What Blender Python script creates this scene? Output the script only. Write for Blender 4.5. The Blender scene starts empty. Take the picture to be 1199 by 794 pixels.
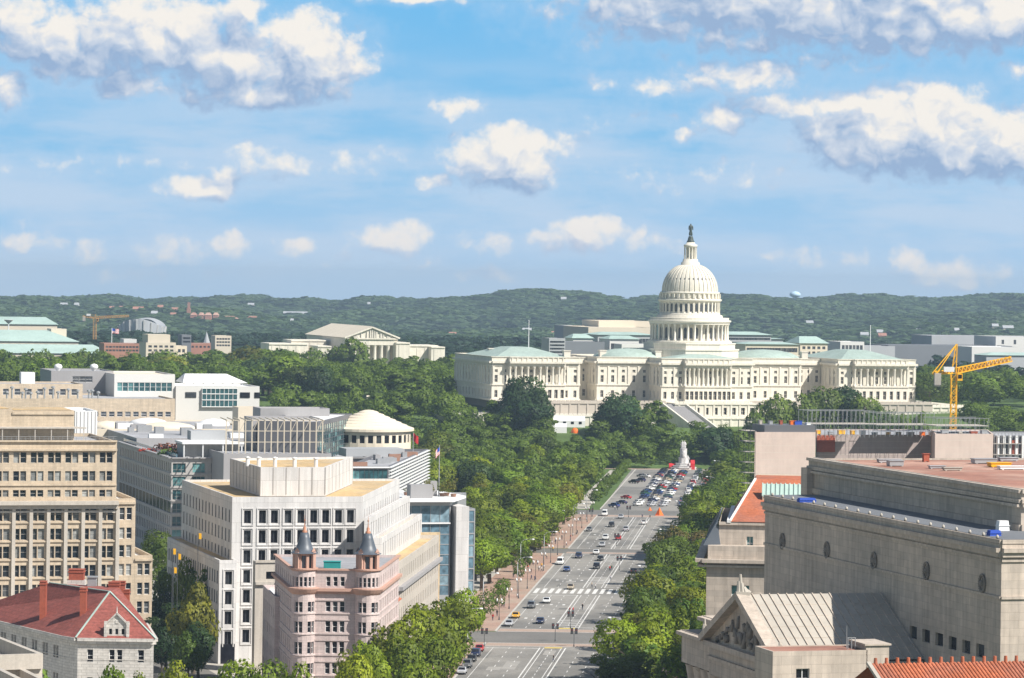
import bpy, bmesh, math, random
import numpy as np
from mathutils import Vector, Matrix

R = math.radians
rng = random.Random(7)
sc = bpy.context.scene
COL = sc.collection

# ------------------------------------------------------------------ camera
F, CX, HY, CZ = 4000.0, 599.5, 328.0, 83.0        # focal length in photo pixels, horizon row, eye height
ROLL = R(0.8)
cd = bpy.data.cameras.new('camera')
cam = bpy.data.objects.new('camera', cd)
COL.objects.link(cam)
cd.sensor_width = 36.0
cd.lens = 36.0 * F / 1199.0
cd.shift_y = -(397.0 - HY) / 1199.0
cd.clip_start = 1.0
cd.clip_end = 60000.0
cam.matrix_world = Matrix.Translation((0, 0, CZ)) @ Matrix.Rotation(R(90), 4, 'X') @ Matrix.Rotation(ROLL, 4, 'Z')
sc.camera = cam

# ------------------------------------------------------------------ exposure
sc.view_settings.view_transform = 'Standard'
sc.view_settings.look = 'None'
sc.view_settings.exposure = 0.66
sc.view_settings.gamma = 1.0
sc.view_settings.use_curve_mapping = False
sc.cycles.use_denoising = True
sc.cycles.max_bounces = 6
sc.cycles.diffuse_bounces = 3
sc.cycles.glossy_bounces = 3
sc.cycles.transmission_bounces = 4
sc.cycles.volume_bounces = 0
sc.cycles.transparent_max_bounces = 6
sc.cycles.sample_clamp_indirect = 6.0

# ------------------------------------------------------------------ sun
SUN_AZ, SUN_EL = R(122), R(44)                     # measured clockwise from the view direction (+Y)
sun_dir = Vector((math.sin(SUN_AZ) * math.cos(SUN_EL), math.cos(SUN_AZ) * math.cos(SUN_EL), math.sin(SUN_EL)))
sd = bpy.data.lights.new('sun', 'SUN')
sd.energy = 4.6
sd.angle = R(0.5)
sd.color = (1.0, 0.95, 0.88)
so = bpy.data.objects.new('sun', sd)
COL.objects.link(so)
so.rotation_euler = sun_dir.to_track_quat('Z', 'Y').to_euler()
so.location = (0, -50, 400)

# ------------------------------------------------------------------ pixel helpers (photo pixel + distance -> place in the world)
cr, sr = math.cos(ROLL), math.sin(ROLL)
def ray(px, py):
    dx, dy = px - CX, py - HY
    return (dx * cr + dy * sr) / F, (dy * cr - dx * sr) / F
def W(px, py, Y):
    a, b = ray(px, py)
    return Vector((a * Y, Y, CZ - b * Y))
def G(px, py, z=0.0):
    a, b = ray(px, py)
    Y = (CZ - z) / b
    return Vector((a * Y, Y, z))
def reach(P, d, px, py):
    a, _ = ray(px, py)
    return (a * P.y - P.x) / (d.x - a * d.y)
def proj(x, Y, z):
    a, b = x / Y, (CZ - z) / Y
    dx, dy = a * F, b * F
    return CX + dx * cr - dy * sr, HY + dy * cr + dx * sr
TH = R(15.5)
EAST = Vector((-math.sin(TH), math.cos(TH)))       # the street grid
SOUTH = Vector((math.cos(TH), math.sin(TH)))
WEST = -EAST
PEN = Vector((0.0847, 1.0)).normalized()           # the avenue
PENR = Vector((PEN.y, -PEN.x))

# ------------------------------------------------------------------ world: daylight sky with cumulus
world = bpy.data.worlds.new('World')
sc.world = world
world.use_nodes = True
world.cycles.sampling_method = 'MANUAL'
world.cycles.sample_map_resolution = 512
nt = world.node_tree
nt.nodes.clear()

class NG:
    """small helper for writing node maths"""
    def __init__(s, tree): s.t = tree
    def n(s, typ, **kw):
        o = s.t.nodes.new(typ)
        for k, v in kw.items(): setattr(o, k, v)
        return o
    def link(s, a, b): s.t.links.new(a, b)
    def put(s, sock, v):
        if v is None: return
        if hasattr(v, 'default_value') or isinstance(v, bpy.types.NodeSocket): s.link(v, sock)
        else: sock.default_value = v
    def m(s, op, a, b=None, c=None, clamp=False):
        o = s.n('ShaderNodeMath', operation=op, use_clamp=clamp)
        s.put(o.inputs[0], a); s.put(o.inputs[1], b); s.put(o.inputs[2], c)
        return o.outputs[0]
    def vm(s, op, a, b=None, c=None):
        o = s.n('ShaderNodeVectorMath', operation=op)
        s.put(o.inputs[0], a); s.put(o.inputs[1], b); s.put(o.inputs[2], c)
        return o.outputs[0]
    def xyz(s, x, y, z):
        o = s.n('ShaderNodeCombineXYZ'); s.put(o.inputs[0], x); s.put(o.inputs[1], y); s.put(o.inputs[2], z)
        return o.outputs[0]
    def sep(s, v):
        o = s.n('ShaderNodeSeparateXYZ'); s.put(o.inputs[0], v); return o.outputs
    def smooth(s, v, a, b, c=0.0, d=1.0, kind='SMOOTHSTEP'):
        o = s.n('ShaderNodeMapRange', interpolation_type=kind, clamp=True) if kind != 'LINEAR' else s.n('ShaderNodeMapRange', clamp=True)
        s.put(o.inputs[0], v); s.put(o.inputs[1], a); s.put(o.inputs[2], b); s.put(o.inputs[3], c); s.put(o.inputs[4], d)
        return o.outputs[0]
    def noise(s, v, scale, detail=4.0, rough=0.5, out=0):
        o = s.n('ShaderNodeTexNoise'); s.put(o.inputs['Vector'], v)
        o.inputs['Scale'].default_value = scale; o.inputs['Detail'].default_value = detail; o.inputs['Roughness'].default_value = rough
        return o.outputs[out]
    def mix(s, f, a, b, blend='MIX'):
        o = s.n('ShaderNodeMix', data_type='RGBA', blend_type=blend, clamp_factor=True)
        s.put(o.inputs[0], f); s.put(o.inputs[6], a); s.put(o.inputs[7], b)
        return o.outputs[2]

# cumulus: centre x, centre y, half width, half height in photo pixels (turned into sky directions), weight
CLOUDS = [(352, 68, 74, 52, 1.0), (268, 78, 50, 46, 1.0), (215, 45, 60, 45, .95), (150, 40, 80, 48, 1.0), (60, 45, 85, 40, .9), (95, 75, 90, 22, .8),
          (145, 96, 45, 20, .75), (20, 20, 60, 30, .8), (8, 105, 24, 26, .8), (300, 105, 110, 24, .85), (275, 20, 50, 30, .7),
          (532, 124, 27, 13, .8), (592, 188, 66, 40, 1.0), (560, 172, 40, 22, .6), (513, 210, 26, 12, .75), (232, 220, 54, 16, .85), (262, 208, 22, 12, .7), (310, 188, 55, 22, .6), (415, 190, 50, 16, .42),
          (850, 140, 36, 22, .8), (915, 122, 70, 18, .7), (970, 150, 40, 30, .85), (1075, 155, 120, 52, 1.1), (1010, 178, 90, 26, .8), (1170, 170, 90, 44, 1.0), (1020, 120, 110, 18, .8), (800, 160, 17, 9, .75),
          (930, -6, 270, 64, 1.05), (770, 6, 100, 42, .8), (1060, 8, 170, 56, .95), (1130, 18, 120, 38, 1.0), (760, 10, 120, 22, .7), (480, -4, 60, 9, .8), (870, 90, 80, 22, .75), (800, 100, 60, 12, .55), (700, 50, 34, 17, .5), (710, 92, 26, 10, .35), (980, 72, 70, 18, .55),
          (1190, 85, 30, 12, .6), (685, 272, 50, 22, 1.0), (640, 282, 24, 15, .8), (746, 286, 15, 18, .7), (775, 290, 26, 12, .45), (462, 276, 44, 19, .9), (582, 286, 20, 15, .8), (556, 280, 30, 10, .4), (205, 296, 46, 18, .75),
          (270, 288, 22, 15, .75), (240, 318, 30, 8, .3), (42, 284, 38, 13, .85), (105, 292, 26, 17, .65), (30, 264, 16, 9, .4), (1105, 322, 66, 18, .8), (1060, 302, 28, 14, .8), (350, 288, 30, 12, .6), (160, 322, 60, 12, .5), (590, 322, 50, 10, .5), (960, 300, 60, 14, .45), (905, 330, 24, 8, .4), (497, 308, 20, 10, .42), (660, 172, 30, 20, .5), (740, 135, 60, 12, .4),
          (390, 300, 60, 12, .3), (880, 205, 70, 16, .35), (760, 210, 60, 18, .3), (120, 195, 120, 12, .3)]

fieldg = bpy.data.node_groups.new('cloud_field', 'ShaderNodeTree')
fieldg.interface.new_socket('P', in_out='INPUT', socket_type='NodeSocketVector')
fieldg.interface.new_socket('D', in_out='OUTPUT', socket_type='NodeSocketFloat')
g = NG(fieldg)
gi, go = g.n('NodeGroupInput'), g.n('NodeGroupOutput')
acc = None
for (cx, cy, rx, ry, w) in CLOUDS:
    a, b = ray(cx, cy); kx, ky = F / 100 / rx, F / 100 / ry
    q = g.vm('MULTIPLY_ADD', gi.outputs[0], (kx, ky, 0), (-a * 100 * kx, b * 100 * ky, 0))
    dt = g.n('ShaderNodeVectorMath', operation='DOT_PRODUCT'); g.link(q, dt.inputs[0]); g.link(q, dt.inputs[1])
    e = g.m('MULTIPLY_ADD', dt.outputs['Value'], -0.55 * w, w)
    acc = e if acc is None else g.m('SMOOTH_MAX', acc, e, 0.12)
g.link(g.m('MAXIMUM', acc, -1.0), go.inputs[0])

N = NG(nt)
tc = N.n('ShaderNodeTexCoord').outputs['Generated']
dx_, dy_, dz_ = N.sep(tc)
front = N.smooth(dy_, 0.3, 0.6)
dys = N.m('MAXIMUM', dy_, 0.25)
P = N.xyz(N.m('MULTIPLY', N.m('DIVIDE', dx_, dys), 100.0), N.m('MULTIPLY', N.m('DIVIDE', dz_, dys), 100.0), 0.0)
warp = N.vm('MULTIPLY', N.vm('SUBTRACT', N.noise(P, 0.9, 3, .5, 1), (0.5, 0.5, 0.5)), (1.3, 0.8, 0))
P1 = N.vm('ADD', P, warp)
def field(p):
    o = N.n('ShaderNodeGroup'); o.node_tree = fieldg; N.link(p, o.inputs[0]); return o.outputs[0]
def billow(p):
    o = N.n('ShaderNodeTexVoronoi', feature='SMOOTH_F1')
    N.link(p, o.inputs['Vector'])
    o.inputs['Scale'].default_value = 1.15; o.inputs['Detail'].default_value = 3.0; o.inputs['Roughness'].default_value = .5
    o.inputs['Smoothness'].default_value = .6
    return N.m('SUBTRACT', 0.55, o.outputs['Distance'])
OFF = (0.22, 0.30, 0.0)
PB = N.vm('MULTIPLY', P1, (1.0, 1.25, 1.0))
D0, D1 = field(P1), field(N.vm('ADD', P1, (0.30, 0.75, 0)))
B0, B1 = billow(PB), billow(N.vm('ADD', PB, OFF))
fine = N.m('SUBTRACT', N.noise(P, 1.7, 7, .58), 0.5)
dens = N.m('ADD', N.m('MULTIPLY_ADD', B0, 0.50, D0), N.m('MULTIPLY', fine, 1.1))
vpos = N.sep(P)[1]
soft = N.smooth(vpos, 0.3, 5.5, 0.42, 0.20, 'LINEAR')
alpha = N.smooth(dens, 0.0, N.m('ADD', soft, 0.34))
halo = N.m('MULTIPLY', N.smooth(N.m('ADD', N.m('MULTIPLY_ADD', fine, 1.5, D0), N.m('MULTIPLY', B0, .3)), -0.75, 0.6), N.smooth(vpos, 2.5, 7.0, .68, .42, 'LINEAR'))
broad = N.m('SUBTRACT', N.noise(P1, 0.8, 3, .5), 0.5)
lit = N.m('ADD', N.m('MULTIPLY', N.m('SUBTRACT', D0, D1), 1.1), N.m('MULTIPLY', N.m('SUBTRACT', B0, B1), 0.65))
lit = N.m('ADD', N.m('ADD', lit, N.m('MULTIPLY', fine, 0.6)), N.m('MULTIPLY_ADD', broad, 1.0, 0.17))
lit = N.smooth(lit, -0.15, 0.80, 0, 1, 'LINEAR')
# thin high veil between the cumulus
veil = N.noise(N.vm('MULTIPLY', P, (0.16, 0.75, 1.0)), 1.0, 6, .55)
veil = N.m('MULTIPLY', N.smooth(veil, 0.34, 0.64), N.smooth(vpos, 6.8, 3.8, 0.08, 0.85, 'LINEAR'))

sky = N.n('ShaderNodeTexSky', sky_type='NISHITA')
sky.sun_disc = False
sky.sun_elevation = SUN_EL
sky.sun_rotation = SUN_AZ
sky.altitude = 200
sky.air_density = 1.0
sky.dust_density = 0.3
sky.ozone_density = 3.0
# the low sky is deepened a little towards the zenith, as polarised afternoon light is
deep = N.mix(N.smooth(vpos, 0.0, 8.5, 0, 1, 'LINEAR'), (0.80, 0.92, 1.10, 1), (0.50, 0.80, 1.12, 1))
SKYK = 0.085
low = N.mix(N.smooth(vpos, -0.3, 3.6, 0, 1, 'LINEAR'), (.290 / SKYK, .405 / SKYK, .545 / SKYK, 1), (.172 / SKYK, .355 / SKYK, .535 / SKYK, 1))
low = N.mix(N.smooth(vpos, 3.2, 8.6, 0, 1, 'LINEAR'), low, (.108 / SKYK, .322 / SKYK, .545 / SKYK, 1))
# elsewhere the dome is the Nishita sky with unseen cloud added for neutral fill
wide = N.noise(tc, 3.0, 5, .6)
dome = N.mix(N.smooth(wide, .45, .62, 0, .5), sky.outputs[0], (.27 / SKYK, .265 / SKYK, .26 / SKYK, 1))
dome = N.mix(1.0, dome, (.84, .80, .74, 1), 'MULTIPLY')  # out-of-view sky dimmed and warmed to tune the fill light
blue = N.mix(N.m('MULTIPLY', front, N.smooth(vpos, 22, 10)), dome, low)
def cl(r, g_, b): return (r / SKYK, g_ / SKYK, b / SKYK, 1)
LIT, MID, SHADE = cl(.59, .565, .53), cl(.395, .440, .510), cl(.205, .290, .425)
ccol = N.mix(N.smooth(lit, 0, .5, 0, 1, 'LINEAR'), SHADE, MID)
ccol = N.mix(N.smooth(lit, .42, .95, 0, 1), ccol, LIT)
lowt = N.smooth(vpos, 0.2, 2.6, 0.45, 0.0, 'LINEAR')
ccol = N.mix(lowt, ccol, cl(.50, .475, .50))
blue = N.mix(veil, blue, cl(.345, .432, .540))
blue = N.mix(N.m('MULTIPLY', halo, front), blue, cl(.315, .420, .545))
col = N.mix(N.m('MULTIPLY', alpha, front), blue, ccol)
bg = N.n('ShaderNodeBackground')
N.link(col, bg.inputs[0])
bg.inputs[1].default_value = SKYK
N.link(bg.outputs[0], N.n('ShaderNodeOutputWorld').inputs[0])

# ------------------------------------------------------------------ materials
def material(name, col, rough=0.75, var=0.10, scale=0.25, spec=0.25, metal=0.0, fine=0.0, fscale=3.0, objcol=False, col2=None, streak=0.0, bump=0.0, blocks=None):
    m = bpy.data.materials.new(name)
    m.use_nodes = True
    t = m.node_tree
    b = t.nodes['Principled BSDF']
    n = NG(t)
    pos = n.n('ShaderNodeNewGeometry').outputs['Position']
    c = (*col, 1)
    if objcol:
        oc = n.n('ShaderNodeObjectInfo').outputs['Color']
        c = n.mix(1.0, oc, c, 'MULTIPLY')
    if col2:
        c = n.mix(n.smooth(n.noise(pos, scale * .6, 3), .42, .62), c, (*col2, 1))
    if var:
        k = n.smooth(n.noise(pos, scale, 5, .6), 0.25, 0.75, 1 - var, 1 + var, 'LINEAR')
        c = n.mix(1.0, c, n.xyz(k, k, k), 'MULTIPLY')
    if fine:
        k = n.smooth(n.noise(pos, fscale, 3, .6), 0.3, 0.7, 1 - fine, 1 + fine, 'LINEAR')
        c = n.mix(1.0, c, n.xyz(k, k, k), 'MULTIPLY')
    if blocks:
        bt = n.n('ShaderNodeTexBrick')
        x_, y_, z_ = n.sep(pos)
        n.put(bt.inputs['Vector'], n.xyz(n.m('ADD', n.m('MULTIPLY', x_, .70), n.m('MULTIPLY', y_, 1.23)), z_, 0.0))
        bt.inputs['Scale'].default_value = 1.0
        bt.inputs['Brick Width'].default_value, bt.inputs['Row Height'].default_value = blocks[0], blocks[1]
        bt.inputs['Mortar Size'].default_value = blocks[2]; bt.inputs['Mortar Smooth'].default_value = .3
        bt.inputs['Color1'].default_value = (1.05, 1.04, 1.03, 1); bt.inputs['Color2'].default_value = (.90, .90, .90, 1); bt.inputs['Mortar'].default_value = (.72, .71, .70, 1)
        c = n.mix(1.0, c, bt.outputs['Color'], 'MULTIPLY')
    if streak:
        k = n.smooth(n.noise(n.vm('MULTIPLY', pos, (1, 1, .07)), 1.3, 4, .6), 0.35, 0.7, 1 - streak, 1 + streak * .3, 'LINEAR')
        c = n.mix(1.0, c, n.xyz(k, k, k), 'MULTIPLY')
    n.put(b.inputs['Base Color'], c)
    b.inputs['Roughness'].default_value = rough
    b.inputs['Metallic'].default_value = metal
    b.inputs['Specular IOR Level'].default_value = spec
    if bump:
        bp = n.n('ShaderNodeBump'); bp.inputs['Strength'].default_value = bump; bp.inputs['Distance'].default_value = .1
        n.link(n.noise(pos, fscale, 4), bp.inputs['Height']); n.link(bp.outputs[0], b.inputs['Normal'])
    return m

def glass_material(name, dark, light, rough=0.08, share=0.25, spec=0.6):
    """window glass: dark panes, some with a blind drawn behind them"""
    m = bpy.data.materials.new(name)
    m.use_nodes = True
    t = m.node_tree
    b = t.nodes['Principled BSDF']
    n = NG(t)
    r = n.m('FRACT', n.m('ADD', n.n('ShaderNodeObjectInfo').outputs['Random'], n.m('MULTIPLY', n.n('ShaderNodeNewGeometry').outputs['Random Per Island'], 7.3)))
    pos = n.n('ShaderNodeNewGeometry').outputs['Position']
    k = n.smooth(r, 1 - share, 1.0)
    c = n.mix(k, (*dark, 1), (*light, 1))
    kk = n.smooth(n.noise(pos, 0.8, 2), .3, .7, .6, 1.4, 'LINEAR')
    c = n.mix(1.0, c, n.xyz(kk, kk, kk), 'MULTIPLY')
    n.put(b.inputs['Base Color'], c)
    b.inputs['Roughness'].default_value = rough
    b.inputs['Specular IOR Level'].default_value = spec
    return m

M = {}
def mk(name, *a, **k): M[name] = material(name, *a, **k)
mk('asphalt', (.265, .25, .225), .85, .18, .05, fine=.14, fscale=1.0, col2=(.18, .172, .158))
mk('asphalt_dark', (.165, .158, .145), .85, .14, .08, fine=.10, fscale=1.2)
mk('paint_white', (.62, .61, .58), .7, .16, .5, fine=.15, fscale=2)
mk('paint_yellow', (.55, .42, .12), .7, .15, .5)
mk('paver_pink', (.36, .27, .215), .8, .12, .4, fine=.12, fscale=2)
mk('brick_walk', (.36, .235, .18), .85, .16, .12, fine=.14, fscale=2.2, col2=(.36, .27, .21))
mk('concrete', (.42, .39, .34), .8, .12, .2, fine=.08)
mk('kerb', (.45, .43, .39), .8, .1)
mk('grass', (.085, .135, .035), .9, .25, .07, fine=.2, fscale=.8)
mk('soil', (.035, .055, .02), .95, .3, .05, fine=.2, fscale=.5)
mk('hill_ground', (.03, .05, .02), .95, .3, .01)
mk('white_stone', (.60, .57, .525), .75, .10, .3, fine=.12, fscale=1.4, streak=.12, blocks=(1.3, .5, .05))
mk('white_concrete', (.62, .605, .59), .75, .07, .06, streak=.13, fine=.04, blocks=(3.1, 4.28, .05))
mk('beige_stone', (.545, .45, .335), .75, .09, .1, streak=.15, fine=.07, blocks=(1.6, .6, .02))
mk('beige_pier', (.49, .445, .385), .75, .09, .1, streak=.15, fine=.07)
mk('grey_stone', (.42, .40, .38), .75, .10, .1, streak=.14, fine=.06)
mk('grey_panel', (.33, .32, .32), .6, .06, .1, streak=.06)
mk('dark_panel', (.13, .13, .14), .5, .08, .1)
mk('pink_stone', (.60, .50, .475), .75, .09, .2, streak=.16, fine=.07, blocks=(1.1, .5, .02))
mk('pink_trim', (.50, .31, .24), .75, .07, .2, streak=.06)
mk('slate', (.085, .10, .12), .45, .12, .5, spec=.5)
mk('copper_green', (.37, .485, .435), .6, .12, .08, fine=.08, fscale=.6)
mk('copper_rust', (.42, .20, .12), .5, .1, .5)
mk('roof_tan', (.53, .375, .19), .9, .18, .1, fine=.16, fscale=.8, col2=(.46, .36, .23))
mk('roof_grey', (.36, .365, .38), .8, .22, .07, fine=.15, fscale=.5, col2=(.30, .30, .31))
mk('roof_white', (.74, .74, .73), .7, .06, .1)
mk('roof_cream', (.70, .62, .49), .7, .07, .1, streak=.05)
mk('roof_red', (.28, .088, .07), .8, .2, .35, fine=.2, fscale=2.2, streak=.15, blocks=(.9, .5, .03))
mk('roof_brown', (.33, .165, .12), .85, .25, .09, fine=.16, fscale=.5, col2=(.44, .28, .215))
mk('tile_orange', (.46, .145, .07), .8, .2, .3, fine=.2, fscale=2.5, col2=(.38, .14, .085), streak=.15)
mk('brick_red', (.32, .085, .05), .8, .12, .6, fine=.12, fscale=3)
mk('brick_far', (.36, .18, .13), .8, .12, .1)
mk('archive_stone', (.54, .465, .39), .75, .14, .09, fine=.08, fscale=.7, streak=.22, blocks=(2.4, 1.0, .025))
mk('archive_roof', (.43, .395, .34), .55, .10, .2, streak=.05)
mk('archive_dark', (.23, .205, .18), .8, .18, .3, fine=.2, fscale=1.6)
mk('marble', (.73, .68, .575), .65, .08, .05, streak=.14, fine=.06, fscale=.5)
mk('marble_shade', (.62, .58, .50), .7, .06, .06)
mk('terrace_brick', (.46, .41, .345), .8, .1, .1)
mk('bronze', (.055, .07, .06), .5, .1, .5)
mk('steel', (.36, .365, .37), .45, .08, 1, spec=.5, metal=.3)
mk('steel_dark', (.06, .065, .07), .5, .1, 1)
mk('white_metal', (.76, .76, .75), .4, .04, .5)
mk('crane_far', (.50, .27, .08), .7, .05, .4)  # duller orange: distance haze put into the colour
mk('copper_dull', (.35, .435, .385), .6, .16, .08, fine=.12, fscale=.6)
mk('asphalt_patch', (.17, .163, .15), .9, .15, .3)
mk('asphalt_pale', (.31, .295, .27), .9, .15, .3)
mk('crane_yellow', (.82, .43, .02), .5, .08, .4)
mk('orange_safety', (.80, .16, .02), .6, .05, .4)
mk('red_cloth', (.55, .03, .035), .7, .08, .6)
mk('blue_cloth', (.03, .08, .40), .7, .08, .6)
mk('teal_sheet', (.03, .28, .26), .6, .08, .6)
mk('white_cloth', (.80, .80, .79), .7, .04, .4)
mk('bark', (.10, .08, .06), .9, .2, 1.5)
mk('tyre', (.018, .018, .018), .8, 0)
mk('rim', (.42, .42, .43), .35, 0, metal=.7)
mk('car_paint', (1, 1, 1), .28, 0, spec=.6, objcol=True)
mk('cloth_any', (1, 1, 1), .85, 0, objcol=True)
mk('skin', (.42, .25, .18), .6, 0)
mk('trousers', (.05, .06, .09), .85, 0)
mk('hair', (.03, .022, .018), .8, 0)
mk('lens_red', (.30, .015, .012), .3, 0)
mk('lens_white', (.75, .75, .72), .2, 0)
mk('far_white', (.62, .61, .58), .7, .06, .05)
mk('far_grey', (.37, .38, .39), .7, .08, .05)
mk('far_dark', (.17, .18, .195), .7, .1, .05)
mk('far_cream', (.62, .545, .43), .7, .06, .05)
mk('flowers', (.45, .08, .04), .9, .3, .8)
mk('planter', (.30, .17, .12), .8, .1, .5)
M['glass'] = glass_material('glass', (.014, .020, .027), (.30, .31, .30), share=.5)
M['glass_dark'] = glass_material('glass_dark', (.012, .012, .017), (.05, .055, .06), share=.3, rough=.15, spec=.28)
mk('frame_grey', (.30, .29, .27), .5, 0)
M['glass_teal'] = glass_material('glass_teal', (.03, .085, .095), (.14, .30, .30), share=.4)
M['glass_blue'] = glass_material('glass_blue', (.10, .17, .22), (.20, .29, .34), rough=.12, share=.5)
M['glass_far'] = glass_material('glass_far', (.05, .055, .065), (.12, .12, .12), rough=.25, share=.4)

def leaf_material(name, base, spread=.18):
    m = bpy.data.materials.new(name)
    m.use_nodes = True
    t = m.node_tree
    b = t.nodes['Principled BSDF']
    out = t.nodes['Material Output']
    n = NG(t)
    oc = n.n('ShaderNodeObjectInfo').outputs['Color']
    isl = n.n('ShaderNodeNewGeometry').outputs['Random Per Island']
    at = n.n('ShaderNodeAttribute', attribute_name='clump').outputs['Fac']
    c = n.mix(1.0, oc, (*base, 1), 'MULTIPLY')
    k = n.smooth(isl, 0, 1, 1 - spread, 1 + spread, 'LINEAR')
    k2 = n.smooth(at, 0, 1, .70, 1.32, 'LINEAR')
    k = n.m('MULTIPLY', k, k2)
    c = n.mix(1.0, c, n.xyz(k, k, k), 'MULTIPLY')
    c = n.mix(n.m('MULTIPLY', n.m('POWER', isl, 3.0), .22), c, n.mix(1.0, c, (1.7, 1.25, .6, 1), 'MULTIPLY'))
    n.put(b.inputs['Base Color'], c)
    b.inputs['Roughness'].default_value = .55
    b.inputs['Specular IOR Level'].default_value = .22
    tr = n.n('ShaderNodeBsdfTranslucent')
    n.put(tr.inputs[0], n.mix(1.0, c, (1.25, 1.35, .6, 1), 'MULTIPLY'))
    mx = n.n('ShaderNodeMixShader'); mx.inputs[0].default_value = .32
    n.link(b.outputs[0], mx.inputs[1]); n.link(tr.outputs[0], mx.inputs[2])
    n.link(mx.outputs[0], out.inputs[0])
    return m
M['leaf'] = leaf_material('leaf', (1, 1, 1))
M['leaf_far'] = leaf_material('leaf_far', (1, 1, 1), .14)

# ------------------------------------------------------------------ mesh helpers
def v3(p, z=None):
    return (p[0], p[1], p[2] if z is None else z)
class MB:
    def __init__(s): s.v, s.f, s.m = [], [], []
    def face(s, pts, mi=0):
        k = len(s.v); s.v.extend(tuple(p) for p in pts); s.f.append(tuple(range(k, k + len(pts)))); s.m.append(mi)
    def prism(s, poly, z0, z1, mi=0, top=True, bottom=False, tmi=None):
        n = len(poly)
        for i in range(n):
            a, b = poly[i], poly[(i + 1) % n]
            s.face([(a[0], a[1], z0), (b[0], b[1], z0), (b[0], b[1], z1), (a[0], a[1], z1)], mi)
        if top: s.face([(p[0], p[1], z1) for p in poly], mi if tmi is None else tmi)
        if bottom: s.face([(p[0], p[1], z0) for p in reversed(poly)], mi)
    def frustum(s, p0, z0, p1, z1, mi=0, top=True):
        n = len(p0)
        for i in range(n):
            j = (i + 1) % n
            s.face([(*p0[i][:2], z0), (*p0[j][:2], z0), (*p1[j][:2], z1), (*p1[i][:2], z1)], mi)
        if top: s.face([(*p[:2], z1) for p in p1], mi)
    def box(s, c, hx, hy, z0, z1, mi=0, ax=None, bottom=False):
        """a box about c=(x,y); hx along ax, hy across"""
        a = Vector(ax).normalized() if ax is not None else Vector((1, 0))
        b = Vector((-a.y, a.x)); c = Vector((c[0], c[1]))
        s.prism([c - a * hx - b * hy, c + a * hx - b * hy, c + a * hx + b * hy, c - a * hx + b * hy], z0, z1, mi, True, bottom)
    def beam(s, a, b, w, h=None, mi=0, up=(0, 0, 1)):
        a, b = Vector(a), Vector(b); h = w if h is None else h
        d = (b - a).normalized(); u = Vector(up)
        if abs(d.dot(u)) > .98: u = Vector((1, 0, 0))
        r = d.cross(u).normalized() * (w / 2); q = r.cross(d).normalized() * (h / 2)
        A = [a - r - q, a + r - q, a + r + q, a - r + q]; B = [p + (b - a) for p in A]
        for i in range(4):
            j = (i + 1) % 4; s.face([A[i], A[j], B[j], B[i]][::-1], mi)
        s.face(A, mi); s.face(B[::-1], mi)
    def tube(s, a, b, r0, r1=None, n=8, mi=0, cap=True):
        a, b = Vector(a), Vector(b); r1 = r0 if r1 is None else r1
        d = (b - a).normalized(); u = Vector((0, 0, 1)) if abs(d.z) < .95 else Vector((1, 0, 0))
        x = d.cross(u).normalized(); y = d.cross(x)
        k = len(s.v)
        for i in range(n):
            t = 2 * math.pi * i / n; o = x * math.cos(t) + y * math.sin(t)
            s.v.append(tuple(a + o * r0)); s.v.append(tuple(b + o * r1))
        for i in range(n):
            j = (i + 1) % n
            s.f.append((k + 2 * i, k + 2 * i + 1, k + 2 * j + 1, k + 2 * j)); s.m.append(mi)
        if cap and r1 > 1e-4: s.f.append(tuple(k + 2 * i + 1 for i in reversed(range(n)))); s.m.append(mi)
        if cap: s.f.append(tuple(k + 2 * i for i in range(n))); s.m.append(mi)
    def lathe(s, c, prof, n=24, mi=0, a0=0.0):
        k = len(s.v); m = len(prof)
        for i in range(n):
            t = 2 * math.pi * i / n + a0
            for r, z in prof: s.v.append((c[0] + r * math.cos(t), c[1] + r * math.sin(t), z))
        for i in range(n):
            j = (i + 1) % n
            for q in range(m - 1):
                s.f.append((k + i * m + q, k + j * m + q, k + j * m + q + 1, k + i * m + q + 1)); s.m.append(mi)
    def wall(s, A, B, z0, z1, ops=(), rec=0.3, mi=0, rmi=None):
        """upright wall, outside to the right of A->B, with real openings (u0,u1,z0,z1) and reveals"""
        A, B = Vector(A[:2]), Vector(B[:2]); L = (B - A).length; d = (B - A) / L; n = Vector((d.y, -d.x)); rmi = mi if rmi is None else rmi
        ops = [o for o in ops if o[0] > 0.02 and o[1] < L - 0.02 and o[2] > z0 + .01 and o[3] < z1 - .01]
        def pt(u, z, k=0.0): q = A + d * u - n * k; return (q.x, q.y, z)
        if not ops:
            s.face([pt(0, z0), pt(L, z0), pt(L, z1), pt(0, z1)], mi); return []
        zs = sorted({round(z, 4) for o in ops for z in (o[2], o[3])} | {round(z0, 4), round(z1, 4)})
        for za, zb in zip(zs, zs[1:]):
            zm = (za + zb) / 2
            act = sorted((o[0], o[1]) for o in ops if o[2] < zm < o[3])
            u = 0.0
            for a, b in act + [(L, L)]:
                if a > u + 1e-4: s.face([pt(u, za), pt(a, za), pt(a, zb), pt(u, zb)], mi)
                u = max(u, b)
        for (a, b, za, zb) in ops:
            s.face([pt(a, za), pt(b, za), pt(b, za, rec), pt(a, za, rec)], rmi)
            s.face([pt(a, zb, rec), pt(b, zb, rec), pt(b, zb), pt(a, zb)], rmi)
            s.face([pt(a, za), pt(a, za, rec), pt(a, zb, rec), pt(a, zb)], rmi)
            s.face([pt(b, za, rec), pt(b, za), pt(b, zb), pt(b, zb, rec)], rmi)
        return ops
    def add(s, other, mat):
        k = len(s.v)
        s.v.extend(tuple(mat @ Vector(p)) for p in other.v); s.f.extend(tuple(i + k for i in f) for f in other.f); s.m.extend(other.m)
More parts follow.
